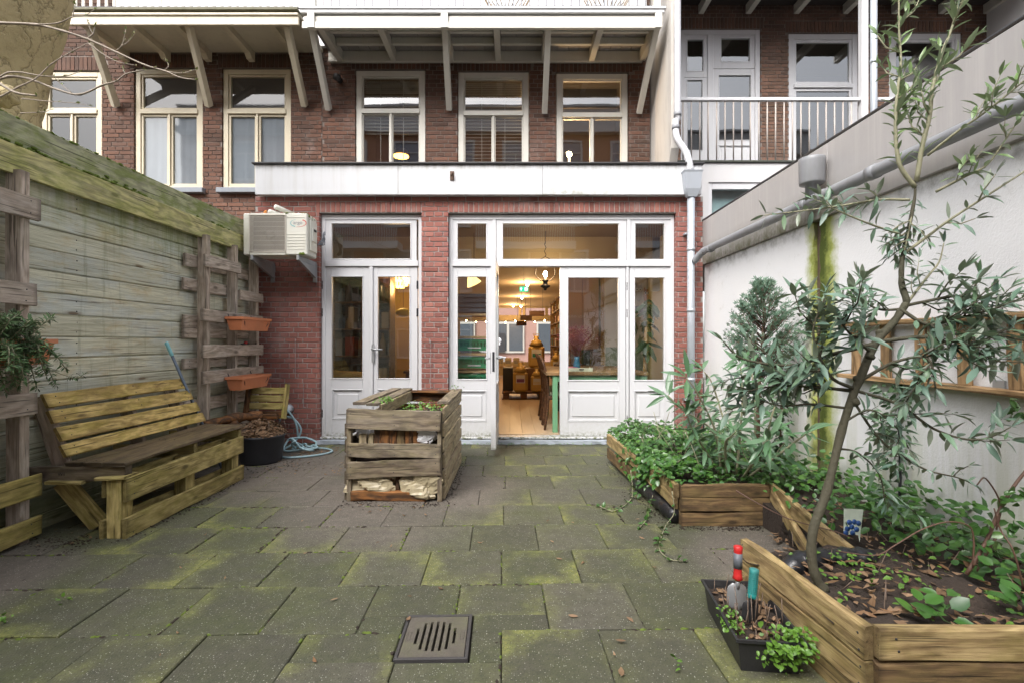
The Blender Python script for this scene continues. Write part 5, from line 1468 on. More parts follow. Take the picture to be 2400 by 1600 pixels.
fb = thing('raised_bed', 'front raised bed of pale thick planks with dark soil under the olive', 'raised bed', (1.8, 1.9, 0))
FX, FY = 1.185, 1.635
board('plank', (FX - .0, FY - .005, .247), (1.118, 2.365, .25), .112, .036, M_['bed'], fb, seg=5, rough=.005, nails=(.03, .97))
board('plank', (FX - .0, FY - .005, .135), (1.12, 2.36, .136), .105, .034, M_['bed'], fb, seg=5, rough=.005, nails=(.03, .97))
board('plank', (FX - .0, FY - .005, .035), (1.12, 2.34, .035), .085, .034, M_['bed'], fb, seg=5, rough=.005, nails=(.03, .97))
board('plank', (FX + .02, FY - .012, .258), (2.33, FY - .02, .252), .10, .036, M_['bed'], fb, seg=5, rough=.004, nails=(.05,))
board('plank', (FX + .02, FY - .008, .115), (2.33, FY - .016, .115), .15, .034, M_['bed_dark'], fb, seg=5, rough=.006)
board('corner_post', (FX + .03, FY + .03, .0), (FX + .03, FY + .03, .285), .045, .05, M_['bed_dark'], fb, up=(0, 1, 0), seg=1)
board('plank', (1.135, 2.375, .105), (1.62, 2.385, .10), .10, .034, M_['bed'], fb, seg=4, rough=.004)
board('corner_post', (1.10, 2.33, .0), (1.10, 2.33, .15), .05, .05, M_['bed'], fb, up=(0, 1, 0), seg=1)
roll('liner', [(1.27, 2.26, .185), (1.34, 2.28, .225), (1.46, 2.30, .232), (1.60, 2.30, .235), (1.68, 2.30, .225)], .048, fb)
board('loose_plank', (X1 - .015, YF1 - .03, .222), (1.60, 2.50, .02), .09, .03, M_['bed'], None, seg=4, rough=.005, label=None)
lpk = bpy.data.objects['loose_plank']; tag(lpk, 'loose plank slumped from the back bed corner onto the paving', 'plank')

# soil surfaces
def soil(name, poly, z, step=.05):
    xs = [p[0] for p in poly]; ys = [p[1] for p in poly]
    def inside(x, y):
        c = False
        for (xa, ya), (xb, yb) in zip(poly, poly[1:] + poly[:1]):
            if (ya > y) != (yb > y) and x < (xb - xa) * (y - ya) / (yb - ya) + xa: c = not c
        return c
    m = MB(); idx = {}; vs, fs = [], []
    nx, ny = int((max(xs) - min(xs)) / step) + 1, int((max(ys) - min(ys)) / step) + 1
    for i in range(nx):
        for j in range(ny):
            x, y = min(xs) + i * step, min(ys) + j * step
            if inside(x + step / 2, y + step / 2):
                f = []
                for a, b in ((i, j), (i + 1, j), (i + 1, j + 1), (i, j + 1)):
                    if (a, b) not in idx:
                        idx[a, b] = len(vs); X, Y = min(xs) + a * step, min(ys) + b * step
                        vs.append((X, Y, z + .018 * sin(X * 9 + Y * 5) + .012 * sin(X * 23 - Y * 17) + R.uniform(-.008, .008)))
                    f.append(idx[a, b])
                fs.append(f)
    return m.add(vs, fs, None, None, True).build(name, M_['soil'], None, None, kind='structure')
soil('soil', [(1.10, 3.36), (1.76, 3.36), (1.62, 2.36), (1.62, 2.40), (2.40, 2.40), (2.40, 5.6), (1.06, 5.1), (1.08, 4.2)], .19)
soil('soil', [(1.19, 1.66), (2.40, 1.66), (2.40, 2.45), (1.10, 2.40)], .225)
m = MB(); m.box(1.16, 2.36, 3.37, 5.5, 0, .16); m.box(1.70, 2.36, 2.40, 3.37, 0, .16); m.box(1.2, 2.36, 1.68, 2.36, 0, .19); m.build('soil_core', M_['soil'], None, None, kind='structure')

# plant label with blueberries
tg = thing('plant_label', 'plant label printed with blueberries stuck in the soil by the olive', 'plant label', W(1998, 1260, 2.55))
TP = Matrix.Translation(W(1998, 1225, 2.55)) @ Matrix.Rotation(radians(-8), 4, 'X') @ Matrix.Rotation(radians(6), 4, 'Y')
TPs = TP @ Matrix.Scale(1.0, 4)
m = MB(); m.prism([(-.045, -.06), (.03, -.055), (.037, -.088), (.055, .075), (-.045, .07)], -.001, .001, TPs); m.build('card', plain("label card", (.62, .70, .60), .35, .25, 30, .3, (.30, .42, .16)), tg)
for k, (x, z) in enumerate(((-.028, -.03), (-.005, -.018), (.02, -.028), (-.018, .003), (.008, .008), (.03, .004), (-.035, -.052), (.0, -.047))):
    m = MB(); m.lathe([(.0, .0), (.009, .0008), (.0135, .0012), (.0135, .002), (0, .0024)], 12, TPs @ Matrix.Translation((x, -.001, z)) @ Matrix.Rotation(radians(90), 4, 'X')); m.build('printed_berry', plain("berry blue", (.03, .09, .28), .5, .3, 60) if k == 0 else bpy.data.materials["berry blue"], tg)

# ------------------------------------------------------------------ black trough with two trowels
bt = thing('plastic_trough', 'long black plastic trough of soil beside the front raised bed', 'flower trough', (1.0, 2.07, 0))
MT = Matrix.Translation((.995, 2.065, 0)) @ Matrix.Rotation(radians(-6), 4, 'Z')
tx, ty, th = .125, .235, .132
ring = lambda a, z, b=0: [(-tx + a, -ty + a, z), (tx - a, -ty + a, z), (tx - a, ty - a, z), (-tx + a, ty - a, z)]
vs = ring(.022, 0) + ring(.006, th - .012) + ring(-.004, th - .011) + ring(-.004, th) + ring(.006, th) + ring(.010, th - .02) + ring(.014, .06)
fs = [(3, 2, 1, 0)] + [(i * 4 + k, i * 4 + (k + 1) % 4, i * 4 + (k + 1) % 4 + 4, i * 4 + k + 4) for i in range(6) for k in range(4)]
MB().add(vs, fs, MT).build('trough', M_['black_plastic'], bt)
m = MB(); n = 8; vs = []
for i in range(n + 1):
    for j in range(n + 1): vs.append((-tx + .012 + (2 * tx - .024) * i / n, -ty + .012 + (2 * ty - .024) * j / n, .098 + R.uniform(-.007, .007)))
m.add(vs, [(i * (n + 1) + j, (i + 1) * (n + 1) + j, (i + 1) * (n + 1) + j + 1, i * (n + 1) + j + 1) for i in range(n) for j in range(n)], MT, None, True).build('soil', M_['soil'], bt)
def trowel(label, base, tip, grip, blade, handle, w, collar=None, ridges=False):
    base, tip = Vector(base), Vector(tip)                # blade tip in the soil, top of the grip
    t = thing('trowel', label, 'trowel', base, 'trowels stuck in the black trough')
    d = (tip - base); L = d.length
    a, b = base.lerp(tip, blade), base.lerp(tip, blade + .06)
    M, _ = frame(base, tip, (0, -1, .2))
    # blade: a curved plate along local x, width along local y, belly along z
    m = MB(); vs = []
    for i in range(9):
        u = i / 8; x = L * blade * u; hw = w * (min(1, (u / .25)) ** .6 if u < .25 else 1.0) * (1 if u < .85 else 1 - .55 * (u - .85) / .15)
        for k in (-1, -.5, 0, .5, 1): vs.append((x, hw * k, -.012 * k * k + .006))
    m.add(vs, [(i * 5 + k, i * 5 + k + 5, i * 5 + k + 6, i * 5 + k + 1) for i in range(8) for k in range(4)], M, None, True)
    m.tube([a - d.normalized() * .02, b], [.009, .010], 8)
    m.build('blade', handle, t)
    m = MB(); P = [b.lerp(tip, u) for u in (0, .03, .12, .3, .5, .7, .86, .97, 1.0)]
    r = [.011, .021, .017, .0155, .0165, .0155, .017, .018, .012]
    m.tube(P, [v * grip[1] for v in r], 12); g = m.build('grip', M_[grip[0]], t)
    if collar:
        m = MB(); m.tube([b.lerp(tip, .34), b.lerp(tip, .78)], .0172 * grip[1], 12); m.build('grip_inlay', M_[collar], g)
        m = MB(); m.tube([b.lerp(tip, -.02), b.lerp(tip, .03)], .014, 10); m.build('ferrule', M_['yellow'], g)
    if ridges:
        m = MB()
        for k in range(11): m.tube([b.lerp(tip, .2 + k * .065), b.lerp(tip, .225 + k * .065)], .0175 * grip[1], 12)
        m.build('ridges', M_[grip[0]], g)
    return t
trowel('steel trowel with a red and grey grip stuck in the black trough', W(1728, 1432, 2.1), W(1730, 1277, 2.12), ('red', 1.05), .42, M_['steel'], .042, 'grey_plastic')
trowel('trowel with a ribbed teal grip and black blade stuck in the black trough', W(1757, 1462, 2.0), W(1768, 1331, 2.0), ('teal', 1.05), .42, M_['black_plastic'], .033, None, True)

# ------------------------------------------------------------------ cast drain cover let into the paving
dc = thing('drain_cover', 'square cast iron drain cover with seven slots in the mossy paving', 'drain cover', TR @ Vector((-.324, 2.08, 0)))
a0, a1, b0, b1 = COVER; cx_, cy_ = (a0 + a1) / 2, (b0 + b1) / 2
M_['iron'] = plain("worn cast iron", (.095, .083, .066), .75, .5, 14, .5, (.12, .13, .05), .4)
M_['iron_dark'] = plain("dark cast iron", (.045, .042, .042), .7, .4, 14, .2, bump=.3)
m = MB(); z1 = .006
m.box(a0, a1, b1 - .014, b1, -.05, z1, TR, .002); m.box(a0, a1, b0, b0 + .014, -.05, z1, TR, .002)
m.box(a0, a0 + .014, b0 + .014, b1 - .014, -.05, z1, TR, .002); m.box(a1 - .014, a1, b0 + .014, b1 - .014, -.05, z1, TR, .002)
m.build('frame', M_['iron_dark'], dc)
m = MB(); slots = []
n = 7
for k in range(n):
    x = cx_ + (k - 3) * .0265
    hl = .105 * math.sqrt(max(.2, 1 - ((k - 3) / 4.3) ** 2)) - (.02 if k in (0, 6) else 0)
    slots.append((x - .0058, x + .0058, cy_ - hl, cy_ + hl))
xs = [a0 + .017] + [v for s in slots for v in s[:2]] + [a1 - .017]
for i, (p, q) in enumerate(zip(xs, xs[1:])):
    if i % 2 == 0: m.box(p, q, b0 + .017, b1 - .017, -.02, .003, TR)
    else:
        s = slots[i // 2]; m.box(p, q, b0 + .017, s[2], -.02, .003, TR); m.box(p, q, s[3], b1 - .017, -.02, .003, TR)
for sx in (a0 + .034, a1 - .034):
    mm = MB(); bead(mm, sx - .006, sx + .006, cy_ - .028, cy_ + .028, 0, .002, .002)
    m.add([(x, z, .003 + y) for x, y, z in mm.v], mm.f, TR)
m.build('grate', M_['iron'], dc)
MB().box(a0 + .015, a1 - .015, b0 + .015, b1 - .015, -.3, -.12, TR).build('sump', M_['dark'], dc)

nail_all()

# ------------------------------------------------------------------ plants
M_['olive_leaf'] = leafmat("olive leaf", [(0.101, 0.173, 0.121), (0.156, 0.243, 0.170), (0.128, 0.223, 0.110), (0.183, 0.274, 0.218), (0.083, 0.151, 0.110)], (.25, .29, .22), .36, .12)
M_['olive_leaf_top'] = leafmat("young olive leaf", [(0.138, 0.224, 0.078), (0.172, 0.276, 0.086), (0.207, 0.293, 0.138), (0.121, 0.207, 0.069)], (.24, .30, .18), .36, .18)
M_['oleander_leaf'] = leafmat("oleander leaf", [(0.073, 0.155, 0.073), (0.098, 0.200, 0.101), (0.139, 0.237, 0.137), (0.082, 0.182, 0.073)], (.13, .18, .09), .32, .12)
M_['periwinkle_leaf'] = leafmat("periwinkle leaf", [(0.035, 0.109, 0.021), (0.059, 0.154, 0.024), (0.030, 0.090, 0.022), (0.089, 0.204, 0.032), (0.048, 0.127, 0.037)], (.11, .17, .06), .28, .15)
M_['cress_leaf'] = leafmat("fresh green leaf", [(0.108, 0.240, 0.024), (0.156, 0.312, 0.042), (0.084, 0.192, 0.024)], None, .4, .25)
M_['conifer'] = leafmat("blue green conifer scale", [(0.143, 0.249, 0.179), (0.203, 0.333, 0.238), (0.119, 0.214, 0.143), (0.262, 0.357, 0.262)], None, .6, .1)
M_['rosemary'] = leafmat("rosemary leaf", [(0.063, 0.126, 0.042), (0.098, 0.182, 0.063), (0.126, 0.210, 0.084)], (.15, .19, .12), .45, .12)
M_['ivy_leaf'] = leafmat("ivy leaf", [(0.042, 0.090, 0.045), (0.060, 0.120, 0.053), (0.090, 0.150, 0.075)], (.10, .14, .07), .35, .12)
M_['beech_leaf'] = leafmat("bud", [(.16, .20, .05), (.2, .16, .07)], None, .5, .2)

def leaf_tpl(w, fold=.12, curl=.12, tip=1.0, shape='lance', stalk=.06):
    if shape == 'lance': st = [(stalk, .05), (.28, .82), (.55, 1.0), (.82, .55)]
    else: st = [(stalk, .10), (.22, .85), (.45, 1.0), (.75, .78)]
    vs, fs = [(0, 0, 0)], []
    for x, k in st:
        z = -curl * x * x; f = fold * w * k
        vs += [(x, -w / 2 * k, z + f), (x, 0, z), (x, w / 2 * k, z + f)]
    vs.append((1.0, 0, -curl * tip))
    for i in range(len(st) - 1):
        a = 1 + i * 3
        fs += [(a, a + 3, a + 4, a + 1), (a + 1, a + 4, a + 5, a + 2)]
    a = 1 + (len(st) - 1) * 3; e = len(vs) - 1
    fs += [(a, e, a + 1), (a + 1, e, a + 2), (0, 1, 2), (0, 2, 3)]
    return vs, fs
def tpls(w, shape='lance'):
    return [leaf_tpl(w, f, c, 1, shape) for f, c in ((.15, .05), (.25, .20), (.10, -.10), (.3, .32))]

class Leaves:
    def __init__(s, tp): s.tp, s.L = tp, []
    def add(s, p, d, n, size):
        d = Vector(d).normalized(); n = Vector(n); n = n - d * n.dot(d)
        if n.length < .01: n = Vector((0, 0, 1)) - d * d.z
        if n.length < .01: n = Vector((1, 0, 0))
        n.normalize(); y = n.cross(d)
        M = Matrix((d, y, n)).transposed().to_4x4() @ Matrix.Scale(size, 4); M.translation = p
        s.L.append((M, size, R.randrange(len(s.tp)), R.random()))
    def emit(s, parent, mat, nparts, part='leaf', mass='foliage'):
        def score(e):
            p = e[0].translation; a, b = PX(p + (e[0].to_3x3() @ Vector((.5, 0, 0))))
            ok = 0 < a < 2400 and 0 < b < 1600
            vw = (p - Vector((0, 0, CH))).normalized(); nz = (e[0].to_3x3() @ Vector((0, 0, 1))).normalized()
            return (e[1] / p.length) * (.25 + abs(vw.dot(nz))) * (1 if ok else .001)
        L = sorted(s.L, key=score, reverse=True)
        mes = []
        for i in range(len(s.tp)):
            for r in (0, .33, .66):
                m = MB(); m.add(*s.tp[i], None, r, True); mes.append(m.mesh(part, mat))
        for M, sz, k, r in L[:nparts]: share(part, mes[k * 3 + int(r * 3) % 3], parent, M)
        m = MB()
        for M, sz, k, r in L[nparts:]: m.add(*s.tp[k], M, r, True)
        if m.v: m.build(mass, mat, parent, kind='stuff')

def rvec(k=1.0): return Vector((R.uniform(-k, k), R.uniform(-k, k), R.uniform(-k, k)))
def along(pts, u):
    """point and direction at arc fraction u"""
    L = [(pts[i + 1] - pts[i]).length for i in range(len(pts) - 1)]; T = sum(L) * u
    for i, l in enumerate(L):
        if T <= l or i == len(L) - 1:
            d = (pts[i + 1] - pts[i]).normalized(); return pts[i] + d * min(T, l), d
        T -= l
def leafy(LV, pts, u0, u1, step, size, spread=.75, droop=0.0, whorl=2, tipclump=True, nup=(0, 0, 1), facing=.0):
    pts = [Vector(p) for p in pts]
    tot = sum((pts[i + 1] - pts[i]).length for i in range(len(pts) - 1))
    s, k = u0 * tot, 0
    while s < u1 * tot:
        p, d = along(pts, s / tot)
        side = d.cross(Vector((0, 0, 1)));
        if side.length < .1: side = Vector((1, 0, 0))
        side.normalize(); up = side.cross(d)
        a0 = k * 1.57 + R.uniform(-.4, .4)
        for j in range(whorl):
            a = a0 + 2 * pi * j / whorl
            o = side * cos(a) + up * sin(a)
            dr = d * (1 - spread) + o * spread + rvec(.22) - Vector((0, 0, droop))
            LV.add(p, dr, Vector(nup) + rvec(.5) + Vector((0, -facing, 0)), size * R.choice((.45, .7, .85, 1.0, 1.05, 1.2)) * R.uniform(.9, 1.1))
        s += step * R.uniform(.75, 1.25); k += 1
    if tipclump:
        p, d = pts[-1], (pts[-1] - pts[-2]).normalized()
        for j in range(3): LV.add(p, d + rvec(.45), Vector(nup) + rvec(.5), size * R.uniform(.6, 1))

# --- olive tree in the front bed
ol = thing('olive_tree', 'slender olive tree with a bent trunk growing from the front raised bed', 'tree', W(1918, 1380, 2.0), None)
def Pp(*q): return [W(a, b, y) for a, b, y in q]
OT = Leaves(tpls(.25)); OT2 = Leaves(tpls(.24))
trunk = spline(Pp((1930, 1385, 1.98), (1912, 1350, 1.98), (1902, 1300, 1.99), (1907, 1235, 2.0), (1938, 1150, 2.02), (1972, 1010, 2.05), (1998, 928, 2.05), (2013, 893, 2.05), (2051, 805, 2.05), (2094, 756, 2.06), (2120, 717, 2.07), (2124, 702, 2.07), (2113, 664, 2.08), (2115, 606, 2.08), (2128, 545, 2.1), (2143, 469, 2.1), (2145, 439, 2.1)), 4)
m = MB(); n = len(trunk)
rad = [(.036 if i < 2 else .027 - .009 * (i / n) if i / n < .6 else .0216 - .016 * ((i / n) - .6) / .4) * (1 + R.uniform(-.11, .11)) for i in range(n)]
rad = [x * .70 for x in rad]; m.tube(trunk, rad, 10)
for u in (.45, .50, .56, .62): p, d = along(trunk, u); ico(m, p + rvec(.008), .020 - .012 * (u - .45), jit=.2)
m.build('trunk', M_['bark'], ol)
def branch(LV, pts, r0, r1, u0=.25, step=.028, size=.085, twigs=0, tl=(.12, .28), mat='bark', spread=.7, droop=.1, facing=.25, name='branch'):
    P = spline(pts, 5); n = len(P); m = MB()
    m.tube(P, [r0 + (r1 - r0) * i / (n - 1) for i in range(n)], 7)
    leafy(LV, P, u0, 1.0, step, size, spread, droop, 2, True, (0, 0, 1), facing)
    for k in range(twigs):
        u = R.uniform(max(.15, u0 - .1), .97); p, d = along(P, u)
        o = rvec(1.0); o.y *= .6; o = (o - d * o.dot(d)).normalized()
        l = R.uniform(*tl); q1 = p + (d * .55 + o * .7).normalized() * l * .5; q2 = q1 + (d * .7 + o * .4 + Vector((0, 0, .15))).normalized() * l * .5
        Q = [p, q1, q2]; m.tube(Q, [r1 * 1.2, r1, r1 * .5], 5)
        leafy(LV, Q, .15, 1.0, step * .8, size, spread, droop, 2, True, (0, 0, 1), facing)
    return m.build(name, M_[mat], ol)
# crown: two leaders to the top, side arms
branch(OT2, Pp((2145, 439, 2.1), (2111, 392, 2.1), (2101, 341, 2.1), (2099, 290, 2.1), (2101, 238, 2.1), (2111, 146, 2.12), (2107, 68, 2.12), (2107, -40, 2.12)), .010, .003, .12, .036, .073, 9, (.10, .20), 'twig_green', .6, -.2)
branch(OT2, Pp((2148, 426, 2.1), (2162, 341, 2.08), (2179, 272, 2.06), (2186, 204, 2.05), (2210, 119, 2.05), (2227, 78, 2.05), (2244, 20, 2.05), (2252, -40, 2.05)), .010, .003, .10, .036, .073, 10, (.10, .20), 'twig_green', .6, -.2)
branch(OT2, Pp((2174, 365, 2.07), (2240, 312, 1.98), (2315, 259, 1.9), (2400, 190, 1.82), (2450, 150, 1.8)), .006, .002, .3, .04, .070, 5, (.08, .15), 'twig_green', .6, -.1)
branch(OT2, Pp((2193, 450, 2.08), (2260, 415, 2.0), (2315, 385, 1.95), (2366, 313, 1.9), (2385, 285, 1.9)), .006, .002, .25, .04, .066, 3, (.06, .12), 'twig_green')
branch(OT, Pp((2124, 591, 2.08), (2180, 550, 2.05), (2227, 515, 2.0), (2346, 438, 1.9), (2420, 390, 1.85)), .007, .003, .3, .055, .065, 2, (.06, .12), 'twig_green')
branch(OT, Pp((2132, 469, 2.1), (2059, 469, 2.12), (1963, 484, 2.14), (1870, 496, 2.16), (1791, 505, 2.16)), .006, .002, .15, .034, .072, 2, (.08, .14), 'twig_green')
branch(OT, Pp((2109, 549, 2.09), (2040, 526, 2.05), (1967, 496, 2.02), (1940, 485, 2.0)), .005, .002, .25, .04, .066, 2, (.06, .12), 'twig_green')
branch(OT, Pp((2145, 465, 2.1), (2138, 500, 2.1), (2126, 560, 2.08), (2117, 600, 2.08)), .004, .003, .0, .02, .060, 6, (.05, .12), 'twig_green')
branch(OT, Pp((2124, 714, 2.07), (2174, 649, 2.05), (2201, 614, 2.05), (2212, 570, 2.05)), .006, .002, .2, .03, .060, 2, (.06, .12), 'twig_green')
branch(OT, Pp((2120, 717, 2.07), (2212, 698, 2.0), (2273, 687, 1.97), (2296, 645, 1.95)), .007, .003, .2, .03, .080, 4, (.1, .2))
branch(OT, Pp((2116, 725, 2.07), (2059, 725, 2.1), (2021, 698, 2.12), (2013, 645, 2.14)), .006, .002, .2, .028, .072, 4, (.1, .2))
branch(OT, Pp((2051, 805, 2.05), (1944, 831, 2.1), (1850, 856, 2.15), (1740, 840, 2.2), (1695, 800, 2.2)), .010, .003, .2, .030, .090, 7, (.10, .20))
branch(OT, Pp((2060, 800, 2.05), (2174, 790, 1.98), (2260, 815, 1.92), (2350, 775, 1.88), (2375, 760, 1.88)), .009, .003, .2, .028, .088, 8, (.12, .25))
branch(OT, Pp((2110, 725, 2.06), (2174, 760, 2.0), (2250, 745, 1.95), (2346, 720, 1.9)), .008, .003, .2, .028, .085, 7, (.12, .22))
branch(OT, Pp((2013, 893, 2.05), (2097, 848, 2.0), (2174, 840, 1.95), (2193, 909, 1.92)), .008, .003, .2, .028, .085, 7, (.12, .22))
branch(OT, Pp((1998, 909, 2.05), (1944, 878, 2.0), (1906, 783, 1.98), (1932, 700, 1.98)), .008, .003, .2, .026, .095, 7, (.12, .24))
branch(OT, Pp((1998, 915, 2.05), (1900, 905, 2.1), (1810, 905, 2.15), (1735, 920, 2.2)), .008, .003, .2, .030, .088, 6, (.10, .20))
branch(OT, Pp((2040, 825, 2.05), (1990, 780, 1.95), (1960, 740, 1.9)), .006, .003, .2, .028, .09, 4, (.12, .22))
branch(OT, Pp((2005, 914, 2.05), (2104, 946, 2.0), (2187, 1003, 1.95), (2267, 1029, 1.9), (2324, 1022, 1.88), (2369, 1000, 1.86)), .007, .002, .25, .030, .078, 4, (.08, .16))
branch(OT, Pp((1992, 926, 2.05), (2059, 1025, 2.02), (2123, 1073, 2.0), (2177, 1102, 1.97), (2244, 1118, 1.95), (2283, 1134, 1.94)), .006, .002, .25, .032, .062, 3, (.08, .15))
branch(OT, Pp((1980, 955, 2.05), (1900, 946, 2.1), (1830, 950, 2.15), (1760, 930, 2.2)), .006, .002, .2, .03, .082, 4, (.1, .2))
branch(OT, Pp((1975, 990, 2.05), (2040, 960, 2.0), (2100, 1000, 1.98), (2130, 1050, 1.96)), .005, .002, .2, .03, .07, 4, (.1, .2))
branch(OT, Pp((1960, 1050, 2.04), (2010, 1060, 2.1), (2060, 1110, 2.1), (2075, 1180, 2.1)), .005, .002, .2, .034, .066, 3, (.1, .18))
OT.emit(ol, M_['olive_leaf'], 215, 'leaf', 'foliage')
OT2.emit(ol, M_['olive_leaf_top'], 84, 'leaf', 'foliage')

# --- oleander in the back bed
od = thing('oleander', 'oleander shrub with long narrow leaves leaning out of the back raised bed', 'shrub', Vector((1.65, 3.7, .2)))
OD = Leaves(tpls(.20))
stems = [((1690, 1115, 3.7), (1680, 1020, 3.62), (1640, 930, 3.55), (1610, 885, 3.5)), ((1700, 1110, 3.7), (1670, 1010, 3.7), (1600, 960, 3.75), (1565, 925, 3.75)),
         ((1725, 1120, 3.6), (1735, 1010, 3.55), (1740, 920, 3.5), (1735, 850, 3.5)), ((1740, 1120, 3.6), (1790, 1040, 3.5), (1810, 970, 3.4), (1830, 915, 3.4)),
         ((1740, 1120, 3.5), (1780, 1060, 3.3), (1790, 1040, 3.2), (1800, 1030, 3.15)), ((1750, 1120, 3.6), (1830, 1060, 3.4), (1870, 1030, 3.3), (1890, 1015, 3.25)),
         ((1705, 1115, 3.6), (1700, 1040, 3.45), (1715, 1020, 3.35), (1725, 1010, 3.3)), ((1690, 1115, 3.8), (1650, 1050, 3.7), (1620, 1000, 3.65), (1610, 970, 3.6)),
         ((1760, 1120, 3.7), (1770, 1000, 3.7), (1765, 900, 3.72), (1760, 860, 3.74)), ((1720, 1110, 3.8), (1700, 1000, 3.9), (1670, 900, 4.0), (1650, 870, 4.0))]
m = MB()
for s in stems:
    P = spline(Pp(*s), 5); n = len(P)
    m.tube(P, [.010 - .006 * i / n for i in range(n)], 6)
    leafy(OD, P, .35, .93, .055, .155, .72, .12, 3, False, (0, 0, 1), .5)
    for k in range(7): OD.add(P[-1] + rvec(.01), (P[-1] - P[-3]).normalized() * .55 + rvec(.75), Vector((0, -.5, 1)) + rvec(.4), R.uniform(.14, .21))
m.build('stems', M_['twig_green'], od)
OD.emit(od, M_['oleander_leaf'], 260)

# --- small cypress against the annex wall
cy = thing('small_cypress', 'small blue green cypress on a bare thin trunk against the white annex wall', 'tree', W(1775, 1110, 4.0))
c0 = W(1790, 760, 3.95)
tr_ = spline([W(1778, 1110, 3.98), W(1776, 1000, 3.97), W(1780, 900, 3.96), W(1788, 780, 3.95), W(1792, 665, 3.95)], 5)
m = MB(); m.tube(tr_, [.022 - .018 * i / len(tr_) for i in range(len(tr_))], 8)
sp = []
for k in range(170):
    u = R.uniform(0, 1); z = 1.02 + .72 * u
    rmax = (.33 * (1 - u) ** .75 + .03) if u > .18 else .33 * (.45 + u * 3.0)
    a = R.uniform(0, 2 * pi); r = rmax * R.uniform(.75, 1.05)
    base = Vector((c0.x, c0.y, z - .05 - r * .35)); tip = base + Vector((cos(a) * r, sin(a) * r * .8, r * .75 + .05))
    m.tube([base, base.lerp(tip, .5) + Vector((0, 0, -.02)), tip], [.004, .003, .0015], 4)
    sp.append((base, tip))
m.build('trunk', M_['stem_red'], cy)
m = MB()
for base, tip in sp:
    d = (tip - base).normalized()
    for j in range(15):
        u = R.uniform(.32, 1.08); p = base.lerp(tip, u) + rvec(.012)
        # one flat spray: a fan of slivers
        pl = (d + rvec(.5)).normalized(); sd = pl.cross(rvec(1)).normalized()
        r = R.random(); l = R.uniform(.022, .045)
        for q in range(3):
            e = (pl + sd * (q - 1) * .8 + rvec(.15)).normalized(); w = e.cross(pl.cross(sd)).normalized() * .004
            m.add([p, p + e * l * .5 + w, p + e * l, p + e * l * .5 - w], [(0, 1, 2, 3)], None, r)
m.build('foliage', M_['conifer'], cy, kind='stuff')
m = MB()
for base, tip in sp[:60]:
    for j in range(3):
        p = base.lerp(tip, R.uniform(.2, .7)); m.tube([p, p + rvec(.05)], [.0018, .001], 4)
m.build('dry_twigs', M_['stem_red'], cy, kind='stuff')
iv = thing('ivy', 'ivy climbing a second thin stem beside the small cypress', 'ivy', W(1830, 1100, 3.95))
st = spline([W(1835, 1110, 3.95), W(1828, 1000, 3.93), W(1835, 920, 3.95), W(1822, 860, 3.96)], 5)
m = MB(); m.tube(st, .012, 7); m.build('stem', M_['stem_red'], iv)
IV = Leaves(tpls(.75, 'oval'))
for k in range(420):
    p, d = along(st, R.random()); a = R.uniform(0, 2 * pi); o = Vector((cos(a), sin(a), 0))
    IV.add(p + o * R.uniform(.01, .07), o + Vector((0, 0, -.6)) + rvec(.3), o + Vector((0, -.4, .3)), R.uniform(.025, .05))
IV.emit(iv, M_['ivy_leaf'], 0)

# --- climber on a dark stem in front of the ladder wall
cv = thing('climbing_vine', 'dark stemmed climbing vine clinging to the white wall below the ladder', 'vine', W(2108, 1220, 2.9))
st = spline([W(2106, 1240, 2.92), W(2110, 1100, 2.92), W(2108, 1000, 2.94), W(2112, 900, 2.95)], 5)
m = MB(); m.tube(st, .008, 6)
m.build('stem', M_['black_metal'], cv)
CV_ = Leaves(tpls(.45, 'oval'))
for k in range(330):
    p, d = along(st, R.random() ** .8); a = R.uniform(0, 2 * pi); o = Vector((cos(a), sin(a) * .4, 0)); r = R.uniform(.02, .15)
    CV_.add(p + o * r, o + Vector((0, 0, -.3)) + rvec(.4), Vector((0, -.8, .5)) + rvec(.4), R.uniform(.03, .06))
CV_.emit(cv, M_['ivy_leaf'], 0)

# --- periwinkle carpet of the back bed, trailing over its edge
PV = Leaves(tpls(.62, 'oval'))
m = MB()
def mound(x, y):
    h = .27 + .13 * math.exp(-((x - 1.35) / .4) ** 2 - ((y - 4.5) / .9) ** 2)
    return h + .03 * sin(x * 13 + y * 3) + .03 * sin(y * 11 - x * 5)
for k in range(4200):
    x, y = R.uniform(1.07, 2.33), R.uniform(3.34, 5.5)
    if x > 1.9 and R.random() < .4: continue
    if y < 3.42 and R.random() < .6: continue
    z = mound(x, y) * R.uniform(.86, 1.08)
    PV.add((x, y, z), rvec(1) * Vector((1, 1, .25)), Vector((0, -.35, 1)) + rvec(.45), R.uniform(.034, .062))
for k in range(900):          # over the left plank and down
    y = R.uniform(3.85, 4.85); u = R.random()
    x = 1.10 - .09 * u * R.uniform(.4, 1.3) + R.uniform(0, .1); z = max(.02, .33 - .32 * u * R.random())
    PV.add((x, y, z), Vector((-.5, -.4, -.4)) + rvec(.6), Vector((-.6, -.5, .6)) + rvec(.4), R.uniform(.03, .06))
for k in range(170):          # a few bigger leaves hanging on the near end
    y = R.uniform(3.6, 4.2); x = 1.09 + R.uniform(-.03, .12)
    PV.add((x, y, .3 + R.uniform(-.12, .06)), Vector((-.3, -.6, -.5)) + rvec(.4), Vector((-.3, -.8, .5)) + rvec(.3), R.uniform(.04, .07))
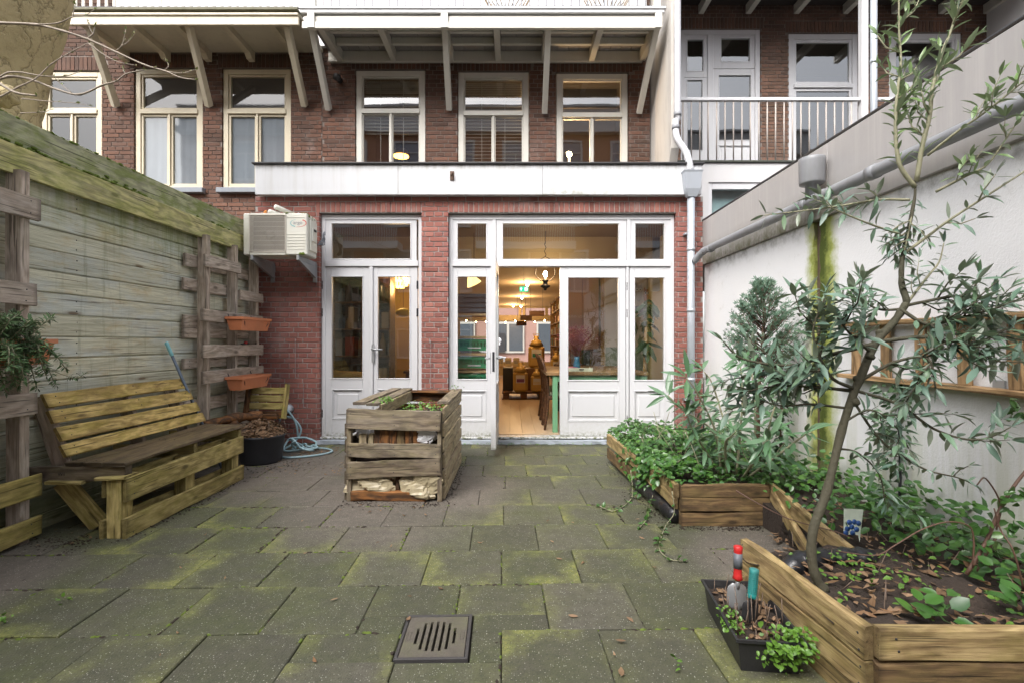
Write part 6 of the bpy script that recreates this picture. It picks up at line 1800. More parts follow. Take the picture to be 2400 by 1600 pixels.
runs = [Pp((1478, 1100, 3.95), (1482, 1140, 3.9), (1478, 1180, 3.85), (1440, 1200, 3.6), (1405, 1195, 3.7)), Pp((1575, 1150, 3.35), (1580, 1200, 3.33), (1560, 1235, 3.3), (1545, 1290, 2.95), (1570, 1310, 2.8), (1600, 1318, 2.77)),
        Pp((1530, 1160, 3.5), (1520, 1195, 3.6), (1515, 1220, 3.42), (1500, 1240, 3.28))]
for P in runs:
    for p in P: p.z = max(p.z, .012)
    P = spline(P, 5); m.tube(P, .003, 5)
    leafy(PV, P, .1, 1, .05, .042, .8, 0, 2, True)
for k in range(26):
    p = Vector((R.uniform(1.1, 1.9), R.uniform(3.5, 4.9), .28)); q = p + Vector((R.uniform(-.2, .2), R.uniform(-.2, .2), R.uniform(.1, .4)))
    m.tube(spline([p, p.lerp(q, .5) + rvec(.05), q], 3), [.003] * 7, 5)
m2 = MB()
st_o = m.build('vine_stems', M_['twig_green'], None, None, kind='stuff', label='bare vine stems and runners over the back bed')
pw_ = link(bpy.data.objects.new('periwinkle', None), None, Matrix.Identity(4), kind='stuff', label='glossy periwinkle carpet filling the back raised bed')
PV.emit(pw_, M_['periwinkle_leaf'], 0, mass='leaves')

# --- plants of the front bed
FV = Leaves(tpls(.62, 'oval'))
m = MB()
for k in range(380):
    u = R.random(); x = R.uniform(1.88, 2.34); y = R.uniform(1.95, 2.95)
    if x + (y - 1.95) * .2 < 1.95: continue
    FV.add((x, y, .25 + R.uniform(0, .13)), rvec(1) * Vector((1, 1, .3)), Vector((-.2, -.5, 1)) + rvec(.4), R.uniform(.035, .065))
for k in range(420):
    x = R.uniform(1.66, 2.34); y = R.uniform(2.5, 3.7)
    FV.add((x, y, .24 + R.uniform(0, .22)), rvec(1) * Vector((1, 1, .4)), Vector((-.1, -.6, .9)) + rvec(.4), R.uniform(.03, .058))
for cx, cy_, s in ((1.50, 1.80, .075), (1.56, 1.76, .085), (1.84, 1.78, .095), (1.92, 1.84, .085), (2.02, 1.80, .07), (1.97, 2.02, .07), (2.15, 1.95, .07), (1.62, 1.84, .06)):
    for j in range(5):
        a = j * 1.3 + R.uniform(-.3, .3); FV.add((cx + cos(a) * .015, cy_ + sin(a) * .015, .25 + R.uniform(.0, .05)), Vector((cos(a), sin(a), R.uniform(.1, .6))), Vector((0, -.3, 1)) + rvec(.25), s * R.uniform(.75, 1.1))
fp = link(bpy.data.objects.new('bed_plants', None), None, Matrix.Identity(4), kind='stuff', label='glossy oval leaved ground cover at the back of the front bed')
FV.emit(fp, M_['periwinkle_leaf'], 0, mass='leaves')
CR = Leaves(tpls(.7, 'oval'))
for k in range(230):
    x, y = R.uniform(1.25, 2.3), R.uniform(1.72, 2.5)
    if R.random() < .45: x, y = R.gauss(1.55, .14), R.gauss(2.18, .12)
    if y > 2.32 and x < 1.7: continue
    CR.add((x, y, .235 + R.uniform(0, .05)), rvec(1) * Vector((1, 1, .4)), Vector((0, -.3, 1)) + rvec(.4), R.uniform(.012, .03))
tp_ = lambda x, y, z: MT @ Vector((x, y, z))
for k in range(270):        # cress spilling over the near right corner of the trough
    a, b = R.gauss(.05, .05), R.gauss(0, 1)
    x = max(-.06, min(.14, a)); u = R.random()
    if u < .4: p = tp_(x + .03, -.195 + R.uniform(-.05, .04), .115 + R.uniform(0, .05))
    else: p = tp_(x, -.245 - R.uniform(0, .03), .13 - R.uniform(0, .10) * R.random())
    CR.add(p, rvec(1) * Vector((1, 1, .5)), Vector((0, -.6, .9)) + rvec(.4), R.uniform(.012, .028))
for k in range(70): CR.add(tp_(-.10 + R.uniform(-.05, .03), -.12 + R.uniform(-.08, .08), .13 + R.uniform(-.03, .03)), rvec(1), Vector((0, -.5, 1)) + rvec(.4), R.uniform(.010, .022))
for k in range(90):         # seedlings on the compost bin
    p = Vector((-1.07 + R.gauss(0, .035), 4.12 + R.gauss(0, .09), .75 + R.uniform(0, .03))); CR.add(p, rvec(1), Vector((0, -.4, 1)) + rvec(.3), R.uniform(.012, .028))
for k in range(260): CR.add((R.uniform(-1.02, -.62), R.uniform(4.0, 4.9), .60 + R.uniform(0, .07)), rvec(1), Vector((0, -.4, 1)) + rvec(.3), R.uniform(.014, .034))
for k in range(26): CR.add((-.58 + R.gauss(0, .04), 5.02 + R.gauss(0, .04), .77 + R.uniform(-.02, .04)), rvec(1), Vector((0, -.4, 1)) + rvec(.3), R.uniform(.01, .022))
for x, y in ((-2.26, 2.18), (-2.42, 2.02), (-2.12, 2.32), (-2.5, 2.0), (-2.35, 1.98), (.62, 1.87), (1.3, 2.45)):
    for k in range(7): CR.add((x + R.uniform(-.03, .03), y + R.uniform(-.03, .03), .012 + R.uniform(0, .025)), rvec(1), Vector((0, 0, 1)) + rvec(.3), R.uniform(.012, .028))
for k in range(130):        # weeds along the foot of the sill
    x = R.uniform(-.6, 1.1); CR.add((x, 5.93 + R.uniform(-.03, .02), .01 + R.uniform(0, .02)), rvec(1), Vector((0, 0, 1)) + rvec(.3), R.uniform(.008, .02))
sd = link(bpy.data.objects.new('seedlings', None), None, Matrix.Identity(4), kind='stuff', label='small bright green seedlings and cress in beds and cracks')
CR.emit(sd, M_['cress_leaf'], 0, mass='leaves')
m = MB()
for k in range(34):
    p = tp_(R.uniform(-.1, .1), R.uniform(-.2, .2), .10); m.tube([p, p + Vector((R.uniform(-.02, .02), R.uniform(-.02, .02), R.uniform(.02, .14)))], [.0025, .0015], 5)
for k in range(40):
    p = Vector((R.uniform(1.3, 2.3), R.uniform(1.75, 2.6), .23)); m.tube([p, p + Vector((R.uniform(-.05, .05), R.uniform(-.05, .05), R.uniform(.02, .12)))], [.0025, .0012], 5)
m.build('dry_stalks', M_['twig'], None, None, kind='stuff', label='short dry stalks standing in the trough and the front bed')

# --- rose like shrub at the right edge
rs = thing('rose_shrub', 'bare shrub with red brown arching stems at the right end of the front bed', 'shrub', W(2285, 1340, 2.0))
Q = [(((2265, 1345, 2.05), (2310, 1270, 2.05), (2340, 1200, 2.05), (2375, 1140, 2.05), (2410, 1095, 2.05)), .008, .006),
     (((2290, 1340, 2.1), (2315, 1290, 2.1), (2340, 1250, 2.1)), .007, .005),
     (((2335, 1240, 2.05), (2345, 1180, 2.05), (2310, 1120, 2.05), (2290, 1135, 2.0)), .0038, .0025),
     (((2400, 1380, 1.95), (2375, 1290, 1.95), (2345, 1240, 2.0), (2330, 1190, 2.0)), .0038, .0025),
     (((2280, 1330, 2.0), (2282, 1260, 2.0), (2268, 1230, 2.0), (2220, 1222, 2.0), (2160, 1240, 2.0), (2100, 1275, 2.0), (2050, 1300, 2.0), (1960, 1290, 2.1)), .0036, .0022),
     ]
m = MB()
for q, a, b in Q:
    P = spline(Pp(*q), 5); n = len(P); m.tube(P, [a + (b - a) * i / n for i in range(n)], 7)
m.build('stems', M_['stem_red'], rs)
bs = thing('bare_twig', 'single bare brown twig arching across the slumped plank', 'twig', W(2000, 1262, 2.45))
m = MB(); P = spline(Pp((1725, 1148, 3.0), (1770, 1175, 2.9), (1850, 1215, 2.7), (1960, 1245, 2.5), (2000, 1262, 2.45)), 5); m.tube(P, [.004 - .002 * i / len(P) for i in range(len(P))], 6); m.build('stem', M_['stem_red'], bs)
RS = Leaves(tpls(.55, 'oval'))
for px, py, n in ((2350, 1175, 10), (2300, 1215, 8), (2370, 1235, 8), (2330, 1280, 8), (2270, 1180, 5), (2395, 1160, 9), (2372, 955, 6), (2400, 965, 5)):
    for k in range(n):
        p = W(px + R.uniform(-22, 22), py + R.uniform(-20, 20), 2.03); RS.add(p, rvec(1) + Vector((0, 0, -.2)), Vector((0, -.7, .8)) + rvec(.4), R.uniform(.035, .06))
RS.emit(rs, M_['periwinkle_leaf'], 55)

# --- rosemary in the near trough
ro = thing('rosemary', 'bushy rosemary spilling from the nearest terracotta trough', 'shrub', (-2.87, 2.75, 1.23))
RO_ = Leaves(tpls(.27))
m = MB()
for k in range(46):
    p = Vector((-2.86 + R.uniform(-.05, .08), 2.74 + R.uniform(-.14, .10), 1.23))
    if k < 24: q = p + Vector((R.uniform(-.05, .1), R.uniform(-.1, .14), R.uniform(.06, .18)))
    else: q = p + Vector((R.uniform(.10, .20), R.uniform(-.1, .12), -R.uniform(.04, .27)))
    mid = p.lerp(q, .5) + Vector((.05, 0, .05)); P = spline([p, mid, q], 4)
    m.tube(P, .003, 5); leafy(RO_, P, .15, 1, .009, .038, .75, -.1, 3, True, (0, 0, 1), .2)
P = spline([(-2.72, 2.85, 1.1), (-2.66, 2.98, 1.03), (-2.64, 3.03, 1.05)], 4); m.tube(P, .002, 5); leafy(RO_, P, .6, 1, .01, .03, .75, 0, 3)
m.build('stems', M_['twig_green'], ro); RO_.emit(ro, M_['rosemary'], 0)

# --- tree behind the fence
bt_ = thing('street_tree', 'thick pale barked tree trunk with budding twigs behind the left fence', 'tree', (-3.75, 3.55, 0))
t = NT("scaly pale bark"); p = t.pos()
n1 = t.noise(p, 2.2, 7, .7, .6); n2 = t.noise(p, 26, 6, .7); vo = t.n("TexVoronoi", out=0, _p={"feature": 'DISTANCE_TO_EDGE'}, Vector=t.mapped(t.n("VectorMath", _p={"operation": 'ADD'}, i0=p, i1=t.n("VectorMath", _p={"operation": 'SCALE'}, i0=t.noise(p, 6, 4, .6, col=True), Scale=.35)), (1, 1, .5)), Scale=5.0)
c = t.mix(n1, (.36, .29, .16), (.54, .44, .25)); c = t.mix(t.ramp(n2, [(.32, .3), (.50, 0.0)]), c, (.24, .20, .11))
c = t.mix(t.ramp(n1, [(.62, 0.0), (.72, .7)]), c, (.14, .15, .05))
c = t.mix(t.ramp(vo, [(.0, .6), (.03, 0.0)]), c, (.07, .055, .03))
M_['big_bark'] = t.fin(c, .9, t.bump(t.math('ADD', n2, t.math('MINIMUM', t.math('MULTIPLY', vo, 6.0), .6)), .7, .02), Specular_IOR_Level=.2)
ty_ = 3.75
pts = [Vector((wx(x - 48, ty_), ty_, z)) for x, z in ((-20, 0.0), (-22, 1.2), (-25, 2.4), (-20, 2.9), (-8, 3.3), (12, 3.7), (25, 4.2), (20, 5.0), (10, 6.0))]
m = MB(); P = spline(pts, 4)
def rj(i, k): return 1 + .045 * sin(k * 2 + i * .5) + .03 * sin(k * 3 - i * .9)
vs = []; nseg = 22
for i, q in enumerate(P):
    u = i / len(P)
    r = .385 if u < .5 else .385 + .14 * min(1, (u - .5) / .25)
    for k in range(nseg):
        a = 2 * pi * k / nseg; vs.append(q + Vector((cos(a), sin(a), 0)) * r * rj(i, k))
m.add(vs, [(i * nseg + k, i * nseg + (k + 1) % nseg, (i + 1) * nseg + (k + 1) % nseg, (i + 1) * nseg + k) for i in range(len(P) - 1) for k in range(nseg)], None, None, True)
ico(m, W(5, 225, 3.42), .09, sq=(1.1, .7, .9), jit=.25, n=12, k=8)
m.build('trunk', M_['big_bark'], bt_)
def P3(Y, *q): return [W(a * .3406, b * .3406, Y) for a, b in q]
tw = [(P3(3.05, (-60, 162), (0, 160), (250, 172), (430, 215), (600, 270), (800, 360), (1000, 450), (1140, 492), (1240, 535), (1340, 550)), .0085),
      (P3(3.05, (600, 270), (640, 235), (652, 190), (655, 175)), .005), (P3(3.05, (640, 235), (618, 195), (605, 150)), .003),
      (P3(3.05, (1130, 490), (1160, 455), (1140, 415)), .003), (P3(3.05, (1140, 492), (1250, 505), (1345, 480)), .003),
      (P3(3.05, (610, 300), (720, 380), (820, 430), (930, 450)), .004), (P3(3.05, (800, 350), (840, 310), (865, 205)), .003), (P3(3.05, (830, 320), (880, 290), (925, 235)), .0025),
      (P3(3.0, (-40, 560), (60, 530), (200, 545), (400, 620), (550, 652), (700, 590), (800, 560), (870, 510), (990, 482)), .008),
      (P3(3.0, (490, 640), (430, 590), (380, 540)), .003), (P3(3.0, (870, 515), (850, 490), (848, 470)), .003),
      (P3(2.98, (0, 670), (130, 600), (250, 540), (350, 445), (480, 365), (610, 295)), .005),
      (P3(2.98, (-40, 570), (0, 580), (110, 640), (250, 660)), .012), (P3(2.98, (0, 530), (60, 500), (150, 500), (300, 525), (450, 525), (545, 495)), .005),
      (P3(3.0, (250, 172), (400, 160), (500, 118), (580, 110), (650, 68)), .004), (P3(2.98, (150, 680), (350, 700), (500, 710), (612, 728)), .003), (P3(2.98, (140, 780), (300, 772), (345, 755)), .003),
      (P3(3.05, (500, 118), (510, 70), (520, 35)), .003)]
m = MB(); ml = Leaves(tpls(.5, 'oval'))
for q, r in tw:
    P = spline(q, 5); n = len(P)
    m.tube(P, [r * (1 - .65 * i / n) * (1.25 if i % 5 == 0 else 1) for i in range(n)], 6)
    for u in (.55, .8, 1.0):
        p, d = along(P, u)
        if r < .006 or u > .7:
            for k in range(2): ml.add(p, d + rvec(.7) + Vector((0, 0, .5)), rvec(1), R.uniform(.012, .026))
m.build('twigs', plain("greyish twig", (.27, .22, .17), .6, .3, 30, 0, bump=.3), bt_); ml.emit(bt_, M_['beech_leaf'], 0, mass='buds')

# ------------------------------------------------------------------ litter
def scatter(boxes):
    def f():
        (x0, x1, y0, y1, z) = R.choice(boxes)
        return Vector((R.uniform(x0, x1), R.uniform(y0, y1), z + R.uniform(0, .012))), Vector((0, 0, 1))
    return f
leaf_heap('leaf_litter', 420, scatter([(1.22, 2.3, 1.7, 2.35, .24)] * 4 + [(1.75, 2.3, 2.4, 3.2, .22)] + [(1.62, 1.78, 2.5, 3.2, .02)]), (.025, .075), 'brown leaf litter on the soil of the front bed', None, curl=.35)
leaf_heap('fallen_leaves', 330, scatter([(-2.45, -1.5, 4.6, 5.2, .004)] * 5 + [(-2.35, -2.0, 5.35, 5.75, .004)] * 5 + [(-2.4, -2.2, 5.3, 5.75, .01)] * 3 + [(-3.05, -2.55, 3.0, 4.6, .006)] * 3 + [(-1.3, -.4, 3.5, 3.8, .004)]), (.012, .045), 'small brown fallen leaves on the paving near the tub', None, curl=.25)
leaf_heap('stray_leaves', 34, scatter([(-2.0, 1.0, 1.9, 3.6, .004)] * 3 + [(.3, 1.0, 1.8, 2.3, .004)]), (.02, .05), 'stray dry leaves on the open paving', None, curl=.15)
leaf_heap('trough_litter', 110, lambda: (tp_(R.uniform(-.1, .1), R.uniform(-.2, .2), .105 + R.uniform(0, .012)), Vector((0, 0, 1))), (.02, .055), 'brown leaf litter in the black trough', None, curl=.4)
leaf_heap('bin_litter', 160, lambda: (Vector((R.uniform(-1.25, -.6), R.uniform(3.95, 4.95), .595 + R.uniform(0, .02))), Vector((0, 0, 1))), (.02, .06), 'brown leaves and rot inside the compost bin', None, curl=.5)
m = MB()
for k in range(1500):
    e = R.choice([((-1.32, 3.78), (-.5, 3.78), .05), ((-2.44, 3.1), (-2.44, 4.5), .035), ((-.52, 3.8), (-.52, 5.1), .03), ((1.10, 3.3), (1.75, 3.3), .03), ((1.05, 3.35), (1.0, 5.0), .06), ((-2.6, 5.0), (-2.0, 5.0), .18), ((-2.6, 3.0), (-3.0, 3.1), .06)])
    u = R.random(); x = e[0][0] + (e[1][0] - e[0][0]) * u + R.gauss(0, e[2]); y = e[0][1] + (e[1][1] - e[0][1]) * u + R.gauss(0, e[2])
    ico(m, (x, y, .004), R.uniform(.002, .006), sq=(1.5, 1, .6), jit=.3, n=5, k=3)
m.build('soil_crumbs', M_['soil'], None, None, kind='stuff')

# ------------------------------------------------------------------ the shop room behind the doors
ZFL = .09
t = NT("pale floor planks"); p = t.pos()
v = t.mapped(p, (7.0, .55, 1)); n1 = t.noise(t.mapped(p, (12, 1.2, 1)), 2.5, 6, .7)
br_ = t.n("TexBrick", out=0, _p={"offset": .37}, Vector=t.mapped(p, (1, 1, 1), (0, 0, 0)), Scale=1.0)
c = t.mix(n1, (.40, .28, .17), (.56, .43, .30))
t.fin(c, .38, t.bump(n1, .05, .01)); M_['floor'] = t.m
m = MB()
for k in range(32):
    x = -3.0 + k * .165; m.box(x, x + .1625, 6.17, 17.0, .0, ZFL + R.uniform(-.0008, .0008))
m.build('floor', M_['floor'], None, None, kind='structure')
M_['warm_wall'] = plain("warm cream wall", (.58, .47, .28), .85, .1, 2)
M_['ceil'] = plain("room ceiling", (.55, .46, .33), .8, .1, 2)
m = MB(); m.box(-3.0, -2.95, 6.2, 17, 0, 2.8); m.build('side_wall', M_['warm_wall'], None, None, kind='structure')
m = MB(); m.box(2.2, 2.25, 7.0, 9.2, 0, 2.8); m.box(1.62, 1.66, 9.2, 17, 0, 2.8); m.box(1.66, 2.2, 9.2, 9.25, 0, 2.8); m.build('side_wall', M_['warm_wall'], None, None, kind='structure')
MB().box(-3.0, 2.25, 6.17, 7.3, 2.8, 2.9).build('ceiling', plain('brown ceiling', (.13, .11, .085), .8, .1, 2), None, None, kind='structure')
m = MB(); m.box(-3.0, 2.25, 7.3, 17.1, 2.45, 2.9); m.build('ceiling', M_['ceil'], None, None, kind='structure')
m = MB(); m.box(-3.0, -1.0, 9.4, 9.45, 0, 2.8); m.build('partition_wall', plain("ochre wall", (.42, .29, .08), .85, .1), None, None, kind='structure')
# street front of the shop
m = MB()
m.box(-3, 2.25, 17.0, 17.1, 0, .55); m.box(-3, 2.25, 17, 17.1, 1.95, 2.15); m.box(-3, 2.25, 17, 17.1, 2.40, 2.8)
for x in (-2.4, -1.25, -.55, .28, .42, 1.2, 2.0): m.box(x - .05, x + .05, 16.98, 17.08, 2.15, 2.40)
for x in (-2.4, -.6, 1.45): m.box(x - .06, x + .06, 16.98, 17.08, .55, 1.95)
m.build('shop_front_wall', plain("dark cream wood", (.40, .32, .20), .6, .1), None, None, kind='structure')
sf = thing('street_house', 'pale brick house across the street glimpsed through the shop window', 'house', (0, 24, 0))
M_['street_frame'] = plain('street window paint', (.34, .32, .28), .6, .1)
M_['street_brick'] = brickmat("pink brick", [(.27, .16, .13), (.32, .19, .15), (.24, .14, .12)], .1, (.2, .15, .12), .1)
MB().box(-8, 8, 24, 24.4, 0, 6).build('wall', M_['street_brick'], sf)
for x in (-3.4, -1.0, 1.2, 3.2):
    m = MB(); m.box(x, x + 1.6, 23.9, 23.99, .7, 2.2); w = m.build('window', M_['street_frame'], sf)
    for q in (.08, .86): MB().box(x + q, x + q + .66, 23.88, 23.899, .8, 2.1).build('pane', plain("street pane", (.06, .07, .08), .2, .3) if "street pane" not in bpy.data.materials else bpy.data.materials["street pane"], w)
    m = MB()
    for k in range(20): m.box(x + k * .082, x + k * .082 + .05, 23.93, 23.985, 2.22, 2.45)
    m.build('lintel', plain("yellow brick", (.55, .42, .22), .8) if "yellow brick" not in bpy.data.materials else bpy.data.materials["yellow brick"], sf)
MB().box(-14, 14, 17.15, 24, -.05, .02).build('street', plain("street paving", (.22, .21, .20), .8, .2), None, None, kind='structure')
cr = thing('parked_car', 'light coloured car parked in the street beyond the shop window', 'car', (-.9, 19.5, 0))
m = MB(); m.prism([(-3.6, .3), (-.3, .3), (-.25, .62), (-.9, .74), (-1.5, 1.12), (-2.9, 1.14), (-3.6, .8)], 18.8, 20.3); m.build('body', plain("silver car paint", (.5, .52, .55), .25, .05), cr)
m = MB(); m.prism([(-1.45, .78), (-1.05, .76), (-1.55, 1.06), (-2.2, 1.08), (-2.2, .8)], 18.77, 18.799); m.build('window', M_['black_plastic'], cr)
for x in (-2.9, -.85):
    m = MB(); m.tube([(x, 18.76, .33), (x, 18.98, .33)], .32, 16); m.build('wheel', M_['black_plastic'], cr)
ps = thing('door_poster', 'black poster with a white emblem in the window across the street', 'poster', (-.66, 23.8, 1))
MB().box(-.95, -.35, 23.80, 23.82, .75, 1.65).build('sheet', M_['black_plastic'], ps)
m = MB(); m.lathe([(.0, 0), (.14, .001), (.14, .004), (0, .005)], 14, Matrix.Translation((-.65, 23.798, 1.3)) @ Matrix.Rotation(radians(90), 4, 'X')); m.box(-.72, -.58, 23.79, 23.799, 1.08, 1.18); m.build('emblem', M_['white'], ps)

M_['brown_wood'] = wood("dark furniture wood", (.16, .075, .035), (.08, .036, .018), moss_amt=0, wet=.2, knot=.3, rough=.5)
M_['shelf_wood'] = wood("shelf wood", (.32, .19, .085), (.2, .115, .05), moss_amt=0, wet=.15, knot=.4, rough=.6)
M_['pine'] = wood("pale pine", (.52, .36, .19), (.40, .26, .13), moss_amt=0, wet=.05, knot=.6, rough=.6)
prod = [plain("box " + n, c, .6, .15) for n, c in (("ochre", (.45, .28, .09)), ("brown", (.16, .08, .04)), ("cream", (.55, .48, .34)), ("green", (.06, .14, .07)), ("dark", (.03, .028, .03)), ("red", (.30, .06, .04)), ("grey", (.3, .3, .3)))]
def stock(parent, x0, x1, y0, y1, z, hmax, alongx=True, seed=0):
    """goods standing on a shelf, each its own part"""
    rr = random.Random(seed); s = x0 if alongx else y0; e = x1 if alongx else y1
    while s < e - .05:
        w = rr.uniform(.05, .16); h = hmax * rr.uniform(.45, .95); m = MB(); k = rr.random()
        a, b = (s, min(s + w, e)) ; s += w + rr.uniform(.004, .05)
        if k < .55:
            m.box(a, b, y0 + .02, y1 - .01, z, z + h, None, .004) if alongx else m.box(x0 + .02, x1 - .01, a, b, z, z + h, None, .004)
            nm = 'box'
        else:
            r = min((b - a) / 2, .05); cx, cy = ((a + b) / 2, (y0 + y1) / 2) if alongx else ((x0 + x1) / 2, (a + b) / 2)
            m.lathe([(r, z), (r, z + h * .62), (r * .45, z + h * .8), (r * .42, z + h)], 10, Matrix.Translation((cx, cy, 0))); nm = 'bottle'
        m.build(nm, rr.choice(prod), parent)
def shelf_unit(label, x0, x1, y0, y1, z1, nz, alongx, seed, bays=1):
    t = thing('shelf_unit', label, 'shelf', ((x0 + x1) / 2, (y0 + y1) / 2, ZFL))
    L0, L1 = (x0, x1) if alongx else (y0, y1)
    for k in range(bays + 1):
        q = L0 + (L1 - L0) * k / bays
        m = MB(); m.box(q - .012, q + .012, y0, y1, ZFL, z1) if alongx else m.box(x0, x1, q - .012, q + .012, ZFL, z1); m.build('upright', M_['shelf_wood'], t)
    for i in range(nz + 1):
        z = ZFL + .06 + (z1 - ZFL - .08) * i / nz
        for k in range(bays):
            a, b = L0 + (L1 - L0) * k / bays + .0122, L0 + (L1 - L0) * (k + 1) / bays - .0122
            m = MB(); m.box(a, b, y0 + .003, y1 - .003, z - .022, z) if alongx else m.box(x0 + .003, x1 - .003, a, b, z - .022, z); m.build('shelf', M_['shelf_wood'], t)
            if i < nz: stock(t, a if alongx else x0 + .01, b if alongx else x1 - .01, y0 + .01 if alongx else a, y1 - .01 if alongx else b, z, (z1 - ZFL) / nz - .06, alongx, seed * 97 + i * 7 + k)
    m = MB(); m.box(x0, x1, y1 + .001, y1 + .012, ZFL, z1) if alongx else m.box(x1 + .001, x1 + .012, y0, y1, ZFL, z1); m.build('back', M_['brown_wood'], t)
    return t
shelf_unit('tall wooden shelf of bottles and boxes along the right shop wall', 1.22, 1.55, 9.3, 15.6, 2.45, 7, False, 4, 6)
shelf_unit('dark wooden shelf crammed with boxes behind the left glass door', -3.0 + .1, -2.0, 8.0, 8.35, 2.35, 5, True, 9, 2)
# pale carton stack and grey cases low behind the left pane
cs = thing('storage_cases', 'pale green plastic storage boxes stacked behind the left glass door', 'boxes', (-2.35, 7.0, ZFL))
m = MB(); m.box(-2.75, -2.05, 6.75, 7.15, ZFL, .50, None, .02); m.build('lower_box', plain("pale green plastic", (.33, .40, .32), .5), cs)
m = MB(); m.box(-2.72, -2.1, 6.78, 7.12, .50, .62, None, .015); m.box(-2.76, -1.92, 6.74, 7.16, .62, .75, None, .01); m.build('upper_box', plain("grey white plastic", (.55, .56, .53), .5), cs)
m = MB()
for k in range(14): m.box(-2.70 + k * .045, -2.685 + k * .045, 6.735, 6.739, .66, .73)
m.build('slots', M_['dark'], cs)
gt = thing('paper_parcel', 'rolled brown paper parcel lying on the storage boxes', 'parcel', (-2.3, 6.95, .75))
m = MB(); m.tube([(-2.62, 6.9, .80), (-2.1, 6.95, .78)], [.055, .045], 10); m.build('paper', prod[0], gt)
ds = thing('desk', 'dark wooden desk with a monitor behind the right leaf of the left doors', 'desk', (-1.4, 8.2, ZFL))
m = MB(); m.box(-1.75, -1.0, 7.9, 8.5, .74, .78, None, .006); m.build('desk_top', M_['brown_wood'], ds)
for x in (-1.72, -1.08):
    m = MB(); m.box(x, x + .05, 7.93, 8.47, ZFL, .739); m.build('side', M_['brown_wood'], ds)
mo = thing('monitor', 'black computer monitor standing on the desk', 'monitor', (-1.3, 8.2, .78))
m = MB(); m.box(-1.48, -1.14, 8.2, 8.24, .88, 1.15, None, .008); m.build('screen', M_['black_plastic'], mo)
m = MB(); m.box(-1.33, -1.29, 8.22, 8.25, .79, .9); m.box(-1.4, -1.22, 8.15, 8.3, .78, .79); m.build('stand', M_['black_plastic'], mo)
pl = thing('pillar', 'ochre painted pillar behind the desk', 'pillar', (-1.62, 8.8, ZFL))
MB().box(-1.72, -1.5, 8.75, 8.95, ZFL, 2.79, None, .005).build('shaft', bpy.data.materials["ochre wall"], pl)
yl = thing('lampshade', 'yellow oval lampshade hanging behind the left doors', 'lamp', W(945, 735, 8.0))
m = MB(); ico(m, W(945, 733, 8.0), .11, sq=(1.15, .8, .65), n=14, k=8); m.build('shade', plain("yellow shade", (.55, .45, .02), .6, .1), yl)
m = MB(); p = W(945, 733, 8.0); m.tube([p, Vector((p.x, p.y, 2.79 if p.y < 7.3 else 2.445))], .004, 5); m.build('cord', M_['black_metal'], yl)
# chandelier of warm glass drops
M_['glow'] = emit("warm glass glow", (1.0, .52, .12), 3.5)
chd = thing('chandelier', 'glowing tiered glass chandelier behind the left doors', 'chandelier', W(940, 672, 8.6))
p = W(938, 655, 8.6)
m = MB()
for r, z, n in ((.20, .0, 22), (.165, -.045, 18), (.12, -.09, 14), (.06, -.13, 8)):
    for k in range(n):
        a = 2 * pi * k / n; c = p + Vector((cos(a) * r, sin(a) * r, z)); m.box(c.x - .014, c.x + .014, c.y - .006, c.y + .006, c.z - .025, c.z + .02)
m.build('glass_drops', M_['glow'], chd, kind='stuff')
m = MB(); m.tube([p + Vector((0, 0, .02)), Vector((p.x, p.y, 2.79 if p.y < 7.3 else 2.445))], .008, 6); m.lathe([(.03, .02), (.2, .022), (.2, .03), (.03, .03)], 20, Matrix.Translation(p)); m.build('rod', M_['steel'], chd)
m = MB(); ico(m, p + Vector((.10, -.05, .02)), .035); m.build('bulb', M_['bulb'], chd)
bulb_light('chandelier_light', p + Vector((0, -.35, -.2)), 13, (1, .62, .28), .15)

# stacked green crates on pine shelves behind the fixed light
rk = thing('crate_rack', 'pine rack holding green crates behind the narrow side window', 'rack', (dx(1084), 6.6, ZFL))
xa, xb = dx(1084) - .27, dx(1084) + .27
for o in (723, 774, 813, 852):
    z = CH - (o * 1.0204 - 800) / F * 6.45
    MB().box(xa, xb, 6.42, 6.85, z - .018, z + .012, None, .003).build('shelf', M_['pine'], rk)
for x in (xa, xb - .03): MB().box(x - .031, x - .001, 6.42, 6.85, ZFL, 1.5).build('upright', M_['pine'], rk) if x == xa else MB().box(xb + .001, xb + .031, 6.42, 6.85, ZFL, 1.5).build('upright', M_['pine'], rk)
GM = plain("green crate plastic", (.02, .25, .11), .5, .15)
for o, lab in ((805, 'green plastic crate on the upper pine shelf of the rack'), (845, 'green plastic crate on the middle pine shelf of the rack'), (884, 'green plastic crate below the pine shelves of the rack')):
    z0 = CH - (o * 1.0204 - 800) / F * 6.45 - .0; h = .15
    g = thing('green_crate', lab, 'crate', ((xa + xb) / 2, 6.63, z0), 'green crates in the rack')
    m = MB(); m.box(xa + .01, xb - .01, 6.44, 6.455, z0, z0 + .05); m.box(xa + .01, xb - .01, 6.44, 6.455, z0 + .115, z0 + h)
    for k in range(12): m.box(xa + .02 + k * .044, xa + .045 + k * .044, 6.441, 6.454, z0 + .05, z0 + .115)
    m.box(xa + .01, xa + .025, 6.456, 6.82, z0, z0 + h); m.box(xb - .025, xb - .01, 6.456, 6.82, z0, z0 + h); m.box(xa + .026, xb - .026, 6.456, 6.82, z0 - .0, z0 + .01); m.box(xa + .026, xb - .026, 6.8, 6.82, z0 + .011, z0 + h)
    m.build('crate', GM, g)
    MB().box((xa + xb) / 2 - .085, (xa + xb) / 2 + .085, 6.433, 6.4395, z0 + .028, z0 + .045).build('paper_label', M_['white'], g)
bx = thing('dark_tray', 'dark plastic trays stacked on top of the pine rack', 'tray', ((xa + xb) / 2, 6.6, 1.5))
